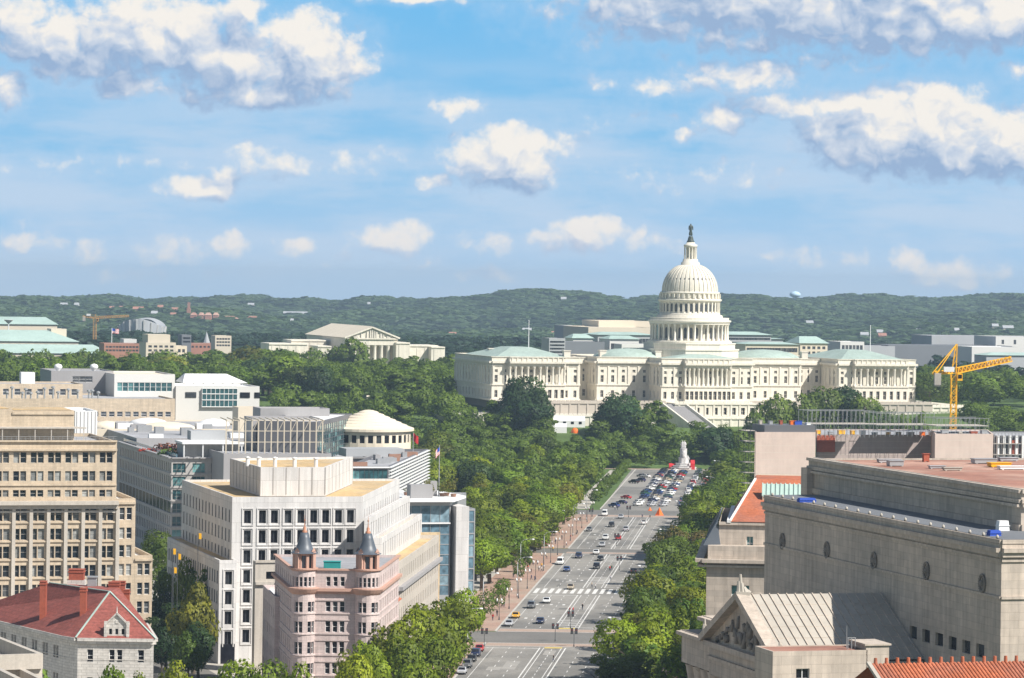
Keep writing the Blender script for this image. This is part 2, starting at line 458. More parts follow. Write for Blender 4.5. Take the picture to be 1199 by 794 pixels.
    def mesh(s, name, mats, org=(0, 0, 0), smooth=False):
        me = bpy.data.meshes.new(name)
        o = Vector(org)
        me.from_pydata([(p[0] - o.x, p[1] - o.y, p[2] - o.z) for p in s.v], [], s.f)
        for m in mats: me.materials.append(M[m] if isinstance(m, str) else m)
        if len(mats) > 1: me.polygons.foreach_set('material_index', s.m)
        if smooth: me.polygons.foreach_set('use_smooth', [True] * len(s.f))
        me.update()
        return me
def link(name, me, parent=None, loc=None):
    o = bpy.data.objects.new(name, me); COL.objects.link(o)
    if parent is not None: o.parent = parent
    if loc is not None: o.location = loc
    return o
def tag(o, label, cat, group=None, kind=None):
    if label: o['label'] = label
    if cat: o['category'] = cat
    if group: o['group'] = group
    if kind: o['kind'] = kind
    return o
WIN = {}
def window_mb(w, h, style):
    b = MB()
    b.face([(-w / 2, 0, 0), (w / 2, 0, 0), (w / 2, 0, h), (-w / 2, 0, h)], 0)
    if style == 'bare': return b
    t = min(.09, w * .075)
    def bar(x0, x1, z0, z1):
        y = -.05
        b.face([(x0, y, z0), (x1, y, z0), (x1, y, z1), (x0, y, z1)], 1)
        b.face([(x0, y, z1), (x1, y, z1), (x1, 0, z1), (x0, 0, z1)], 1)
        b.face([(x1, y, z0), (x1, 0, z0), (x1, 0, z1), (x1, y, z1)], 1)
        b.face([(x0, 0, z0), (x0, y, z0), (x0, y, z1), (x0, 0, z1)], 1)
    bar(-w / 2, -w / 2 + t, 0, h); bar(w / 2 - t, w / 2, 0, h); bar(-w / 2 + t, w / 2 - t, 0, t); bar(-w / 2 + t, w / 2 - t, h - t, h)
    if style in ('sash', 'cross'): bar(-w / 2 + t, w / 2 - t, h * .5 - t / 2, h * .5 + t / 2)
    if style in ('mull', 'cross'): bar(-t / 2, t / 2, t, h - t)
    if style == 'wide':
        for q in (-w / 6, w / 6): bar(q - t / 2, q + t / 2, t, h - t)
        bar(-w / 2 + t, w / 2 - t, h * .3, h * .3 + t)
    return b
class Thing:
    """an Empty at the base of a thing; its parts are meshes under it"""
    def __init__(s, name, label, cat, loc, group=None):
        s.loc = Vector((loc[0], loc[1], loc[2] if len(loc) > 2 else 0.0))
        s.o = bpy.data.objects.new(name, None); s.o.empty_display_size = 1
        COL.objects.link(s.o); s.o.location = s.loc
        tag(s.o, label, cat, group); s.wins = []
    def part(s, name, mb, mats, parent=None, smooth=False, label=None, kind=None):
        o = link(name, mb.mesh(name, [mats] if isinstance(mats, str) else mats, s.loc, smooth), parent if parent is not None else s.o)
        if label: o['label'] = label
        if kind: o['kind'] = kind
        return o
    def win(s, A, B, ops, rec=.3, style='sash', glass='glass', frame='white_metal'):
        A, B = Vector(A[:2]), Vector(B[:2]); d = (B - A).normalized(); n = Vector((d.y, -d.x))
        for (a, b, za, zb) in ops:
            q = A + d * ((a + b) / 2) - n * (rec - .003)
            s.wins.append((Vector((q.x, q.y, za)), math.atan2(d.y, d.x), round(b - a - .004, 3), round(zb - za - .004, 3), style, glass, frame))
    def flush(s, name='window', most=100):
        ws = sorted(s.wins, key=lambda w: w[0].y / max(.2, w[2] * w[3]) ** .5 if w[0].x > -1e9 else 0)
        rest = {}
        for k, (p, ang, w, h, st, gl, fr) in enumerate(ws):
            if k < most:
                key = (w, h, st, gl, fr)
                if key not in WIN: WIN[key] = window_mb(w, h, st).mesh(name, [gl, fr])
                o = link(name, WIN[key], s.o, p - s.loc); o.rotation_euler = (0, 0, ang)
            else:
                mb, = rest.setdefault((gl, fr), (MB(),))
                mb.add(window_mb(w, h, st), Matrix.Translation(p) @ Matrix.Rotation(ang, 4, 'Z'))
        allmb = MB(); mats = []
        for (gl, fr), (mb,) in rest.items():
            k0 = len(mats); mats += [gl, fr]; k = len(allmb.v)
            allmb.v += mb.v; allmb.f += [tuple(i + k for i in f) for f in mb.f]; allmb.m += [x + k0 for x in mb.m]
        if allmb.v: s.part('window_rows', allmb, mats, kind='stuff')
        s.wins = []
def rect(P, a, wid, b, dep):
    """counter-clockwise footprint from front-left corner P: wid along a, dep along b"""
    P = Vector(P[:2]); return [P, P + a * wid, P + a * wid + b * dep, P + b * dep]
def grid(L, n, w, rows, m0=0.0, m1=None, pair=0.0):
    """n columns of openings of width w over a wall of length L; pair>0 splits each in two with that gap"""
    m1 = m0 if m1 is None else m1
    out = []
    for i in range(n):
        c = m0 + (L - m0 - m1) * (i + .5) / n
        for (za, zb) in rows:
            if pair:
                out.append((c - w / 2, c - pair / 2, za, zb)); out.append((c + pair / 2, c + w / 2, za, zb))
            else: out.append((c - w / 2, c + w / 2, za, zb))
    return out
def block(t, poly, z0, z1, wallmat, roofmat, sides=None, rec=.3, par=.8, thick=.4, style='sash', glass='glass', frame='white_metal', name='wall', special=None, recs=None):
    """walls with openings, a parapet and a flat roof behind it"""
    mb = MB(); n = len(poly); sides = sides or {}
    for i in range(n):
        A, B = poly[i], poly[(i + 1) % n]
        rc = (recs or {}).get(i, rec)
        ops = mb.wall(A, B, z0, z1, sides.get(i, ()), rc)
        st_, gl_, fr_ = (special or {}).get(i, (style, glass, frame))
        if ops: t.win(A, B, ops, rc, st_, gl_, fr_)
    # parapet: inner ring
    c = sum((Vector(p[:2]) for p in poly), Vector((0, 0))) / n
    inn = []
    for i in range(n):
        a, b, d = Vector(poly[i - 1][:2]), Vector(poly[i][:2]), Vector(poly[(i + 1) % n][:2])
        e1 = (b - a).normalized(); e2 = (d - b).normalized()
        n1 = Vector((-e1.y, e1.x)); n2 = Vector((-e2.y, e2.x)); q = n1 + n2
        q = q / max(.3, q.dot(n1)); inn.append(b + q * thick)
    for i in range(n):
        j = (i + 1) % n
        mb.face([v3(poly[i], z1), v3(poly[j], z1), v3(inn[j], z1), v3(inn[i], z1)])
        mb.face([v3(inn[j], z1 - par), v3(inn[i], z1 - par), v3(inn[i], z1), v3(inn[j], z1)])
    w = t.part(name, mb, wallmat)
    rb = MB(); rb.face([v3(p, z1 - par) for p in inn])
    t.part('roof', rb, roofmat)
    return w
def cornice(mb, A, B, z, out, h, mi=0):
    A, B = Vector(A[:2]), Vector(B[:2]); d = (B - A).normalized(); n = Vector((d.y, -d.x))
    A, B = A - d * out * .0, B + d * out * .0
    c = (A + B) / 2 + n * (out / 2 - .15)
    mb.box(c, (B - A).length / 2, out / 2 + .15, z, z + h, mi, d, True)
# ================================================================== the ground
def S(a, b, x):
    t = min(1.0, max(0.0, (x - a) / (b - a))); return t * t * (3 - 2 * t)
def lerp_table(tab, x):
    if x <= tab[0][0]: return tab[0][1]
    for (a, p), (b, q) in zip(tab, tab[1:]):
        if x <= b: return p + (q - p) * (x - a) / (b - a)
    return tab[-1][1]
RIDGE_Y = 6600.0
RIDGE = []
for px, py in [(-500, 348), (0, 347), (100, 348), (200, 347), (330, 349), (450, 350), (560, 350), (640, 349), (720, 347), (850, 345), (930, 347), (1000, 347), (1100, 347), (1199, 345), (1700, 345)]:
    p = W(px, py, RIDGE_Y); RIDGE.append((p.x, p.z - 13))
RIDGE = [(x, lerp_table(RIDGE, x) + 3.5 * math.sin(x * .021) + 2.5 * math.sin(x * .047 + 1)) for x in range(-2000, 2001, 25)]
def hgt(x, Y):
    h = 14 * S(1520, 1610, Y) + 7 * S(1640, 1680, Y)
    h -= 19 * S(2900, 4100, Y)
    top = lerp_table(RIDGE, x)
    far = S(4150, RIDGE_Y, Y)
    bump = 11 * math.sin(x * .0052 + Y * .0023) + 8 * math.sin(x * .0117 - Y * .0041 + 1) + 6 * math.sin(Y * .0085 + x * .003)
    h += (top - 2) * far + bump * S(4100, 4700, Y) * (1 - S(6000, RIDGE_Y, Y))
    h -= 60 * S(RIDGE_Y + 100, 9500, Y)
    return h
ys = [-300, 0, 300, 600, 900, 1200, 1500] + [1520 + 10 * i for i in range(18)] + [1750, 1900, 2200, 2600, 2900] + [3000 + 100 * i for i in range(62)] + [9500, 11000, 14000]
xs = [-9000, -5000, -3000, -2000] + [-1500 + 75 * i for i in range(41)] + [2000, 3000, 5000, 9000]
gv = [(x, y, hgt(x, y)) for y in ys for x in xs]
nx = len(xs)
gf = [(j * nx + i, j * nx + i + 1, (j + 1) * nx + i + 1, (j + 1) * nx + i) for j in range(len(ys) - 1) for i in range(nx - 1)]
gm = bpy.data.meshes.new('ground'); gm.from_pydata(gv, [], gf); gm.materials.append(M['grass']); gm.materials.append(M['hill_ground'])
gm.polygons.foreach_set('material_index', [1 if gv[f[0]][1] >= 2200 else 0 for f in gf])
gm.polygons.foreach_set('use_smooth', [True] * len(gf))
tag(link('ground', gm), None, None, kind='structure')

# ------------------------------------------------------------------ the avenue
def kerb_x(Y): return -10.6 + .0847 * (Y - 712)
def AV(off, Y, z=0.0): return (kerb_x(Y) + off, Y, z)
def strip(mb, o0, o1, Y0, Y1, z, mi=0, n=1):
    for i in range(n):
        a, b = Y0 + (Y1 - Y0) * i / n, Y0 + (Y1 - Y0) * (i + 1) / n
        mb.face([AV(o0, a, z), AV(o1, a, z), AV(o1, b, z), AV(o0, b, z)], mi)
def structure(name, mb, mats):
    o = link(name, mb.mesh(name, [mats] if isinstance(mats, str) else mats)); o['kind'] = 'structure'; return o
WID = 32.0
mb = MB(); strip(mb, 0, WID, -100, 1240, .004); structure('avenue', mb, 'asphalt')
mb = MB()
mb.face([AV(-1, 1240, .004), AV(38, 1240, .004), AV(36, 1512, .004), AV(-3, 1512, .004)])
structure('parking_road', mb, 'asphalt')
mb = MB()
for (a, b, x0, x1) in [(782, 806, -120, 150), (1040, 1058, -90, 120), (1214, 1240, -150, 160), (1512, 1530, -160, 140)]:
    strip(mb, x0, x1, a, b, .008)
structure('cross_street', mb, 'asphalt_dark')
# crossing bands in reddish paving
mb = MB()
for (a, b) in [(775, 781), (807, 813), (1041, 1046), (1206, 1214)]:
    strip(mb, .3, WID - .3, a, b, .012)
structure('crossing_paving', mb, 'paver_pink')
# pavements with kerbs
mb = MB()
def pave(o0, o1, Y0, Y1):
    c = [Vector(AV(o0, Y0)[:2]), Vector(AV(o1, Y0)[:2]), Vector(AV(o1, Y1)[:2]), Vector(AV(o0, Y1)[:2])]
    mb.prism(c, 0, .14)
SEG = [(120, 781), (807, 1039), (1059, 1213)]
for (a, b) in SEG:
    pave(-14, -.4, a, b); pave(WID + .4, WID + 14, a, b)
structure('brick_pavement', mb, 'brick_walk')
mb = MB()
for (a, b) in SEG:
    pave(-.4, 0, a, b); pave(WID, WID + .4, a, b)
pave(-1.4, -1, 1244, 1510)
structure('kerb', mb, 'kerb')
mb = MB(); pave(-12, -6, 1244, 1500); structure('path', mb, 'concrete')
mb = MB()
mb.face([AV(-30, 1512, .012), AV(70, 1512, .012), AV(70, 1528, .012), AV(-30, 1528, .012)])
structure('plaza_road', mb, 'paver_pink')
# patched asphalt
mb = MB(); rp = random.Random(41)
for k in range(70):
    o0, y0 = rp.uniform(.5, WID - 4), rp.uniform(680, 1200); w_, l_ = rp.uniform(.8, 3.4), rp.uniform(2, 16)
    if any(a - 17 < y0 < b + 3 for a, b in ((775, 813), (905, 922), (1040, 1058), (1206, 1240))): continue
    zz = .0075 + k * .00005
    mb.face([AV(o0, y0, zz), AV(o0 + w_, y0, zz), AV(o0 + w_, y0 + l_, zz), AV(o0, y0 + l_, zz)], k % 2)
structure('road_patches', mb, ['asphalt_patch', 'asphalt_pale'])
mb = MB()
for k in range(26):
    o0, y0 = rp.uniform(2, WID - 2), rp.uniform(690, 1190); mb.face([(kerb_x(y0) + o0 + .42 * math.cos(t * .785), y0 + .42 * math.sin(t * .785), .0135) for t in range(8)])
structure('road_manholes', mb, 'steel_dark')
# painted markings
mb = MB()
ML = .016
def dash(o, Y0, Y1, w=.16, on=3.0, gap=6.0):
    y = Y0
    while y < Y1:
        strip(mb, o - w / 2, o + w / 2, y, min(Y1, y + on), ML); y += on + gap
def solid(o, Y0, Y1, w=.16): strip(mb, o - w / 2, o + w / 2, Y0, Y1, ML)
def hatch(o0, o1, Y0, Y1, step, w=.35):
    y = Y0
    while y < Y1 - 3:
        mb.face([AV(o0, y, ML), AV(o0, y + w * 2.2, ML), AV(o1, y + 2.4 + w * 2.2, ML), AV(o1, y + 2.4, ML)][::-1]); y += step
for (a, b) in [(400, 772), (816, 903), (924, 1039), (1060, 1204)]:
    for o in (13.0, 18.8): solid(o, a, b, .30)
    for o in (13.9, 17.9): solid(o, a, b, .18)
    dash(15.9, a, b, .16, 3, 3)
    for o in (6.2, 9.6, 22.3, 25.7): dash(o, a, b, .18, 3.2, 5.8)
    for o in (2.5, 29.4): solid(o, a, b, .14)
    for y0 in (a + 1.2, b - 1.6): strip(mb, .6 if y0 > a + 5 else 18.8, 12.8 if y0 > a + 5 else WID - .6, y0, y0 + .55, ML)
    for o in (4.4, 8.0, 11.2):
        for y0 in (a + 22, a + 58):
            if y0 < b - 10: strip(mb, o - .35, o + .35, y0, y0 + 2.6, ML)
    for q in range(5):
        y0 = b - 12 - q * 6
        if y0 > a + 4: strip(mb, 26.2, 28.9, y0, y0 + .3, ML)
hatch(13.0, 18.8, 816, 838, 4.5); hatch(13.2, 18.6, 936, 962, 5); hatch(13.2, 18.6, 1010, 1034, 5)
for i in range(16):                                                        # zebra crossing
    strip(mb, .7 + i * 1.96, 1.75 + i * 1.96, 907, 921, ML)
for (a, b) in [(775, 781), (807, 813), (1041, 1046), (1206, 1214)]:
    strip(mb, .4, WID - .4, a - .3, a, ML); strip(mb, .4, WID - .4, b, b + .3, ML)
for y in (1290, 1340, 1395): strip(mb, 13, 35, y, y + .35, ML)
structure('road_markings', mb, 'paint_white')
mb = MB()
strip(mb, 14, 18, 814.2, 817, ML + .004); strip(mb, 14, 18, 771, 773.5, ML + .004)
structure('yellow_road_markings', mb, 'paint_yellow')
# lawns and paved yards seen between the trees
mb = MB()
def gpoly(pix, z=.05, lift=.06):
    pts = [G(x, y, z) for x, y in pix]; mb.face([(p.x, p.y, z + lift) for p in pts])
structure_yard = MB()
for (x0, x1, y0, y1) in [(-220, -14, 380, 1180)]:
    structure_yard.face([AV(x0, y0, .002), AV(x1, y0, .002), AV(x1, y1, .002), AV(x0, y1, .002)])
right_yard = MB(); right_yard.face([AV(WID + 14, 300, .002), AV(WID + 200, 300, .002), AV(WID + 200, 1200, .002), AV(WID + 14, 1200, .002)])
structure('paved_yard', structure_yard, 'concrete'); structure('planted_yard', right_yard, 'soil')  # near-black soil also carries the deep shade of the tree gaps
# side street on the left, running away between the office blocks
A = W(205, 700, 720); A.z = 0
mb = MB()
for (o, w, z) in ((0, 7, .006),):
    p = Vector((A.x, A.y)); mb.face([v3(p - SOUTH * w - EAST * 260, z), v3(p + SOUTH * w - EAST * 260, z), v3(p + SOUTH * w + EAST * 420, z), v3(p - SOUTH * w + EAST * 420, z)])
structure('side_street', mb, 'asphalt_dark')

# ================================================================== trees
def crown_mesh(seed, n, leaf, kind='broad'):
    r = np.random.RandomState(seed)
    nl = {'broad': 19, 'tall': 17, 'dark': 34, 'young': 11}[kind]
    rx, rz, zc = {'broad': (4.9, 4.6, 7.6), 'tall': (3.6, 5.6, 8.2), 'dark': (5.2, 5.8, 6.8), 'young': (3.4, 3.8, 7.2)}[kind]
    d = r.normal(size=(nl, 3)); d /= np.linalg.norm(d, axis=1)[:, None]
    rad = r.uniform(.35, .78, nl)[:, None]
    lc = d * rad * np.array([rx, rx, rz]) + np.array([0, 0, zc])
    lc[:, 2] = np.where(lc[:, 2] < zc - rz * .55, zc - rz * r.uniform(.2, .6, nl), lc[:, 2])
    lr = r.uniform(.26, .56, nl) * rx
    V, Nn, att = [], [], []
    per = np.maximum(8, (n * lr ** 2 / np.sum(lr ** 2)).astype(int))
    for k in range(nl):
        m = per[k]
        u = r.normal(size=(m, 3)); u /= np.linalg.norm(u, axis=1)[:, None]
        p = lc[k] + u * (lr[k] * r.uniform(.72, 1.10, m))[:, None] * np.array([1, 1, .85])
        keep = np.ones(m, bool)
        for q in range(nl):
            if q != k: keep &= np.linalg.norm((p - lc[q]) / np.array([1, 1, .85]), axis=1) > lr[q] * .72
        keep &= r.uniform(size=m) > .12
        p, u = p[keep], u[keep]; m = len(p)
        if not m: continue
        no = u + .8 * r.normal(size=(m, 3)) * .55 + np.array([0, 0, .25]); no /= np.linalg.norm(no, axis=1)[:, None]
        a = np.cross(no, r.normal(size=(m, 3))); a /= np.linalg.norm(a, axis=1)[:, None]; b = np.cross(no, a)
        s = leaf * r.uniform(.55, 1.25, m)[:, None]
        quad = np.stack([p + a * s * r.uniform(.6, 1.2, (m, 1)), p + b * s * r.uniform(.5, 1, (m, 1)), p - a * s * r.uniform(.6, 1.2, (m, 1)), p - b * s * r.uniform(.5, 1, (m, 1))], 1)
        out = (p - np.array([0, 0, zc - 1.5])) / np.array([rx, rx, rz])
        sn = u * .65 + out * .85 + no * .28; sn /= np.linalg.norm(sn, axis=1)[:, None]
        V.append(quad); Nn.append(np.repeat(sn[:, None, :], 4, 1)); att.append(np.full(m, r.uniform()))
    return np.concatenate(V), np.concatenate(Nn), np.concatenate(att)
def leaf_mesh(name, V, Nn, att, mat='leaf'):
    m = len(V)
    me = bpy.data.meshes.new(name)
    me.vertices.add(4 * m); me.vertices.foreach_set('co', V.reshape(-1).astype(np.float32))
    me.loops.add(4 * m); me.loops.foreach_set('vertex_index', np.arange(4 * m, dtype=np.int32))
    me.polygons.add(m); me.polygons.foreach_set('loop_start', np.arange(0, 4 * m, 4, dtype=np.int32))
    me.polygons.foreach_set('use_smooth', np.ones(m, bool))
    me.update(calc_edges=True)
    a = me.attributes.new('clump', 'FLOAT', 'FACE'); a.data.foreach_set('value', att.astype(np.float32))
    me.normals_split_custom_set_from_vertices(Nn.reshape(-1, 3).tolist())
    me.materials.append(M[mat])
    return me
def trunk_mesh(name, seed, kind):
    r = random.Random(seed); b = MB()
    h = {'broad': 6.5, 'tall': 8, 'dark': 6, 'young': 6}[kind]; w = {'broad': .38, 'tall': .34, 'dark': .5, 'young': .17}[kind]
    b.tube((0, 0, -.8), (0, 0, .6), w * 1.45, w, 8); b.tube((0, 0, .55), (.1, .05, h), w, w * .55, 8)
    for k in range(7):
        a = k * 2.4 + r.uniform(-.3, .3); z = h * r.uniform(.45, 1); L = r.uniform(2.0, 3.4) * (.6 if kind == 'young' else 1)
        e = Vector((math.cos(a) * L, math.sin(a) * L, z + L * r.uniform(.6, 1.1)))
        b.tube((.08, .04, z - .1), e, w * .36, w * .12, 6)
        for q in (-.5, .6):
            b.tube(Vector((.08, .04, z)).lerp(e, .6), e + Vector((math.cos(a + q), math.sin(a + q), .7)) * L * .35, w * .16, w * .05, 5)
    return b.mesh(name, ['bark'], smooth=True)
PROTO = {}
for kind, n, leaf, cnt in (('broad', 5200, .34, 6), ('tall', 3800, .32, 3), ('dark', 7500, .42, 3), ('young', 1500, .28, 2)):
    for k in range(cnt):
        PROTO.setdefault(kind, []).append((trunk_mesh('trunk', 31 * k + 5, kind), leaf_mesh('crown', *crown_mesh(100 + 17 * k + len(kind), n, leaf, kind))))
# the same crowns with fewer and larger leaf clumps for the distance
PROTO_FAR = {}
for kind, n, leaf, cnt in (('broad', 2600, .50, 5), ('tall', 2000, .46, 3), ('dark', 3800, .58, 3)):
    for k in range(cnt):
        PROTO_FAR.setdefault(kind, []).append((trunk_mesh('trunk', 31 * k + 5, kind), leaf_mesh('crown', *crown_mesh(300 + 13 * k + len(kind), n, leaf, kind), 'leaf_far')))
GREENS = {'fresh': (.180, .240, .016), 'green': (.128, .190, .018), 'olive': (.150, .168, .024), 'deep': (.088, .142, .022), 'dark': (.036, .070, .022), 'brown': (.15, .13, .045), 'yellow': (.155, .19, .028)}
TREES = []                                                                 # (x, Y, z, height, width, kind, green, zone)
def tree_at(x, Y, h, w, kind='broad', green='green', zone='', z=None):
    TREES.append((x, Y, hgt(x, Y) if z is None else z, h, w, kind, green, zone))
def tree_px(px, ptop, Y, wpx, kind='broad', green='green', zone='', z=None):
    """a tree by where its top shows: standing on the ground at distance Y"""
    p = W(px, ptop, Y); z0 = hgt(p.x, Y) if z is None else z
    tree_at(p.x, Y, max(4.0, p.z - z0), wpx * Y / F, kind, green, zone, z0)
def scatter(poly_fn, Y0, Y1, x0f, x1f, step, hr, wr, mixk, zone, seed=1, tries=30):
    r = random.Random(seed); pts = []
    area = 0
    n = int((Y1 - Y0) * 220 / step ** 2) * 3
    for _ in range(n):
        Y = r.uniform(Y0, Y1); a, b = x0f(Y), x1f(Y)
        if b <= a: continue
        x = r.uniform(min(a, b), max(a, b))
        if not poly_fn(x, Y): continue
        if any((x - q[0]) ** 2 + (Y - q[1]) ** 2 < step ** 2 for q in pts): continue
        pts.append((x, Y))
        kind, green = r.choice(mixk)
        tree_at(x, Y, r.uniform(*hr), r.uniform(*wr), kind, green, zone)
def pxx(px, Y, py=500): return ray(px, py)[0] * Y
ok = lambda x, Y: True
MIX = [('broad', 'green'), ('broad', 'fresh'), ('broad', 'green'), ('broad', 'deep'), ('tall', 'green'), ('broad', 'olive'), ('dark', 'deep'), ('broad', 'fresh')]
MIXD = [('dark', 'deep'), ('broad', 'deep'), ('broad', 'green'), ('dark', 'dark'), ('tall', 'deep'), ('broad', 'green'), ('broad', 'olive')]
MIXF = [('broad', 'fresh'), ('broad', 'fresh'), ('broad', 'green'), ('tall', 'fresh'), ('broad', 'yellow')]
# park on the left of the avenue
scatter(ok, 905, 1205, lambda Y: max(kerb_x(Y) - 50, pxx(556, Y, 620)), lambda Y: kerb_x(Y) - (13 if Y < 985 else 8.5), 7.4, (10.5, 16), (9.5, 14), MIXF + MIX, 'in the park by the sunlit pavement', 3)
scatter(ok, 1245, 1500, lambda Y: pxx(505, Y, 540), lambda Y: kerb_x(Y) - 10.5, 10.0, (10, 18), (10, 14.5), MIX + MIXD, 'in the wood beyond the park', 4)
scatter(ok, 1120, 1500, lambda Y: pxx(430, Y, 520), lambda Y: pxx(515, Y, 540), 11, (10, 17), (10, 14.5), MIX + MIXD, 'behind the round cream roof', 5)
scatter(ok, 1500, 1660, lambda Y: pxx(325, Y, 450), lambda Y: pxx(536, Y, 450), 12, (12, 19), (11, 16), MIX + MIXD, 'in the wood below the columned court', 6)
scatter(ok, 1700, 1960, lambda Y: pxx(185, Y, 420), lambda Y: pxx(352, Y, 420), 15, (15, 22), (15, 22), MIXD + [('broad', 'green')], 'in the wood beside the stone tower', 7)
scatter(ok, 1700, 1985, lambda Y: pxx(352, Y, 420), lambda Y: pxx(532, Y, 420), 13, (13, 19), (14, 19), MIXD, 'in front of the columned court', 8)
scatter(ok, 1680, 1930, lambda Y: pxx(-10, Y, 420), lambda Y: pxx(165, Y, 420), 13, (16, 22), (13, 18), MIXD, 'in front of the green roofed halls', 9)
scatter(ok, 1535, 1585, lambda Y: pxx(536, Y, 500), lambda Y: pxx(640, Y, 500), 11, (9, 13), (11, 15), MIX + MIXD, 'on the lawn below the domed building', 10)
scatter(lambda x, Y: True, 1516, 1545, lambda Y: pxx(545, Y, 500), lambda Y: min(kerb_x(1510) + 3, pxx(880, Y, 500)), 6.5, (8.5, 12), (10, 14), MIX + MIXD, 'on the lower lawn behind the car park', 11)
scatter(lambda x, Y: not (pxx(785, Y) < x < pxx(816, Y)), 1534, 1560, lambda Y: pxx(690, Y, 500), lambda Y: pxx(890, Y, 500), 7.5, (7, 10), (10, 14), MIXD, 'on the lower lawn behind the car park', 23)
# right of the avenue
scatter(lambda x, Y: not 8.5 < x - kerb_x(Y) - WID < 15, 655, 772, lambda Y: kerb_x(Y) + WID + 2.5, lambda Y: kerb_x(Y) + WID + 24, 8.4, (9.5, 15), (8.5, 11.5), MIX, 'by the shaded kerb before the junction', 12)
scatter(ok, 818, 1036, lambda Y: kerb_x(Y) + WID + 2.5, lambda Y: min(kerb_x(Y) + WID + 38, pxx(900, Y, 620)), 9.0, (9, 15), (9, 12.5), MIX + [('broad', 'fresh'), ('broad', 'brown')], 'by the shaded kerb beyond the junction', 13)
scatter(ok, 1060, 1204, lambda Y: kerb_x(Y) + WID + 3, lambda Y: pxx(915, Y, 560), 9.5, (11, 15), (11, 14), MIXF + MIX, 'by the shaded kerb far down the avenue', 14)
scatter(ok, 1250, 1500, lambda Y: kerb_x(Y) + 41, lambda Y: pxx(905, Y, 530), 11, (11, 16), (11, 15), MIX + MIXF, 'beside the car park', 15)
scatter(lambda x, Y: not (pxx(785, Y) < x < pxx(812, Y)), 1550, 1582, lambda Y: pxx(690, Y, 500), lambda Y: pxx(890, Y, 500), 9, (7, 9.5), (9, 12), MIXD, 'on the upper lawn below the steps', 24)
scatter(ok, 1552, 1590, lambda Y: pxx(545, Y, 500), lambda Y: pxx(640, Y, 500), 8, (8, 11), (10, 13), MIXD, 'on the lawn below the domed building', 25)
# big named trees
for (px, pt, Y, w, kind, green) in [(614, 440, 1590, 52, 'dark', 'dark'), (640, 470, 1585, 26, 'dark', 'dark'), (602, 468, 1580, 36, 'dark', 'dark'), (578, 466, 1600, 30, 'dark', 'deep'), (552, 473, 1590, 26, 'dark', 'deep'),
                                    (722, 460, 1590, 42, 'dark', 'dark'), (738, 463, 1600, 34, 'dark', 'dark'), (706, 478, 1585, 30, 'dark', 'dark'), (768, 466, 1600, 30, 'dark', 'dark'), (800, 500, 1545, 40, 'dark', 'dark'), (838, 500, 1540, 44, 'dark', 'dark'), (604, 452, 1588, 40, 'dark', 'dark'), (628, 454, 1583, 40, 'dark', 'dark'), (596, 480, 1575, 36, 'dark', 'dark'), (634, 486, 1570, 36, 'dark', 'dark'), (616, 468, 1578, 52, 'dark', 'dark'), (716, 470, 1580, 42, 'dark', 'dark'), (731, 474, 1578, 46, 'dark', 'dark'), (745, 480, 1575, 36, 'dark', 'dark'), (700, 490, 1572, 32, 'dark', 'dark'), (776, 474, 1585, 26, 'dark', 'dark'), (760, 478, 1582, 26, 'dark', 'dark'), (862, 500, 1545, 40, 'dark', 'deep'), (884, 492, 1550, 40, 'dark', 'deep'), (778, 502, 1548, 34, 'broad', 'deep')]:
    tree_px(px, pt, Y, w, kind, green, 'before the domed building')
for (px, pt, Y, w, kind, green) in [(905, 462, 1560, 42, 'dark', 'deep'), (935, 458, 1570, 46, 'broad', 'deep'), (962, 453, 1580, 46, 'dark', 'deep'), (988, 451, 1585, 44, 'dark', 'dark'), (1010, 462, 1575, 40, 'dark', 'deep'), (1032, 476, 1560, 34, 'broad', 'deep'), (885, 478, 1550, 30, 'dark', 'deep'), (1060, 480, 1560, 24, 'dark', 'dark'), (1080, 478, 1560, 20, 'broad', 'green')]:
    tree_px(px, pt, Y, w, kind, green, 'before the sunlit wing of the domed building')
scatter(ok, 1560, 1640, lambda Y: pxx(1140, Y, 460), lambda Y: pxx(1215, Y, 460), 11, (12, 17), (14, 18), MIXD, 'beyond the yellow crane', 21)
scatter(ok, 1700, 1990, lambda Y: pxx(1078, Y, 440), lambda Y: pxx(1215, Y, 440), 15, (13, 19), (16, 22), MIXD, 'behind the yellow crane', 22)
for (px, pt, w) in ((413, 394, 40), (398, 402, 34), (384, 406, 30), (366, 404, 36), (344, 408, 36), (322, 406, 36), (484, 414, 34), (503, 420, 32), (528, 412, 34), (426, 408, 24)):
    tree_px(px, pt, 1985, w, 'dark', 'deep', 'in front of the columned court')
# trees of the side street, its deep shade put into the greens, and the near ones at the lower edge
for (px, pt, Y, w, kind, green, zone) in [(205, 640, 800, 34, 'tall', 'deep', 'side'), (196, 668, 780, 30, 'tall', 'green', 'side'), (222, 655, 760, 40, 'broad', 'deep', 'side'), (228, 684, 712, 54, 'broad', 'olive', 'side'), (206, 700, 735, 40, 'tall', 'dark', 'side'), (240, 668, 745, 40, 'broad', 'deep', 'side'), (190, 735, 700, 34, 'broad', 'dark', 'side')]:
    tree_px(px, pt, Y, w, kind, green, 'in the side street between the office blocks')
for k, (px, Y) in enumerate(((188, 860), (199, 835), (192, 905), (184, 760), (216, 800), (196, 720), (222, 690), (234, 700), (186, 935), (205, 770))):
    tree_at(pxx(px, Y, 650), Y, 11 + k % 3, 7 + k % 3, 'broad', ('deep', 'dark')[k % 2], 'in the side street between the office blocks')  # dark greens stand in for the shade of the street
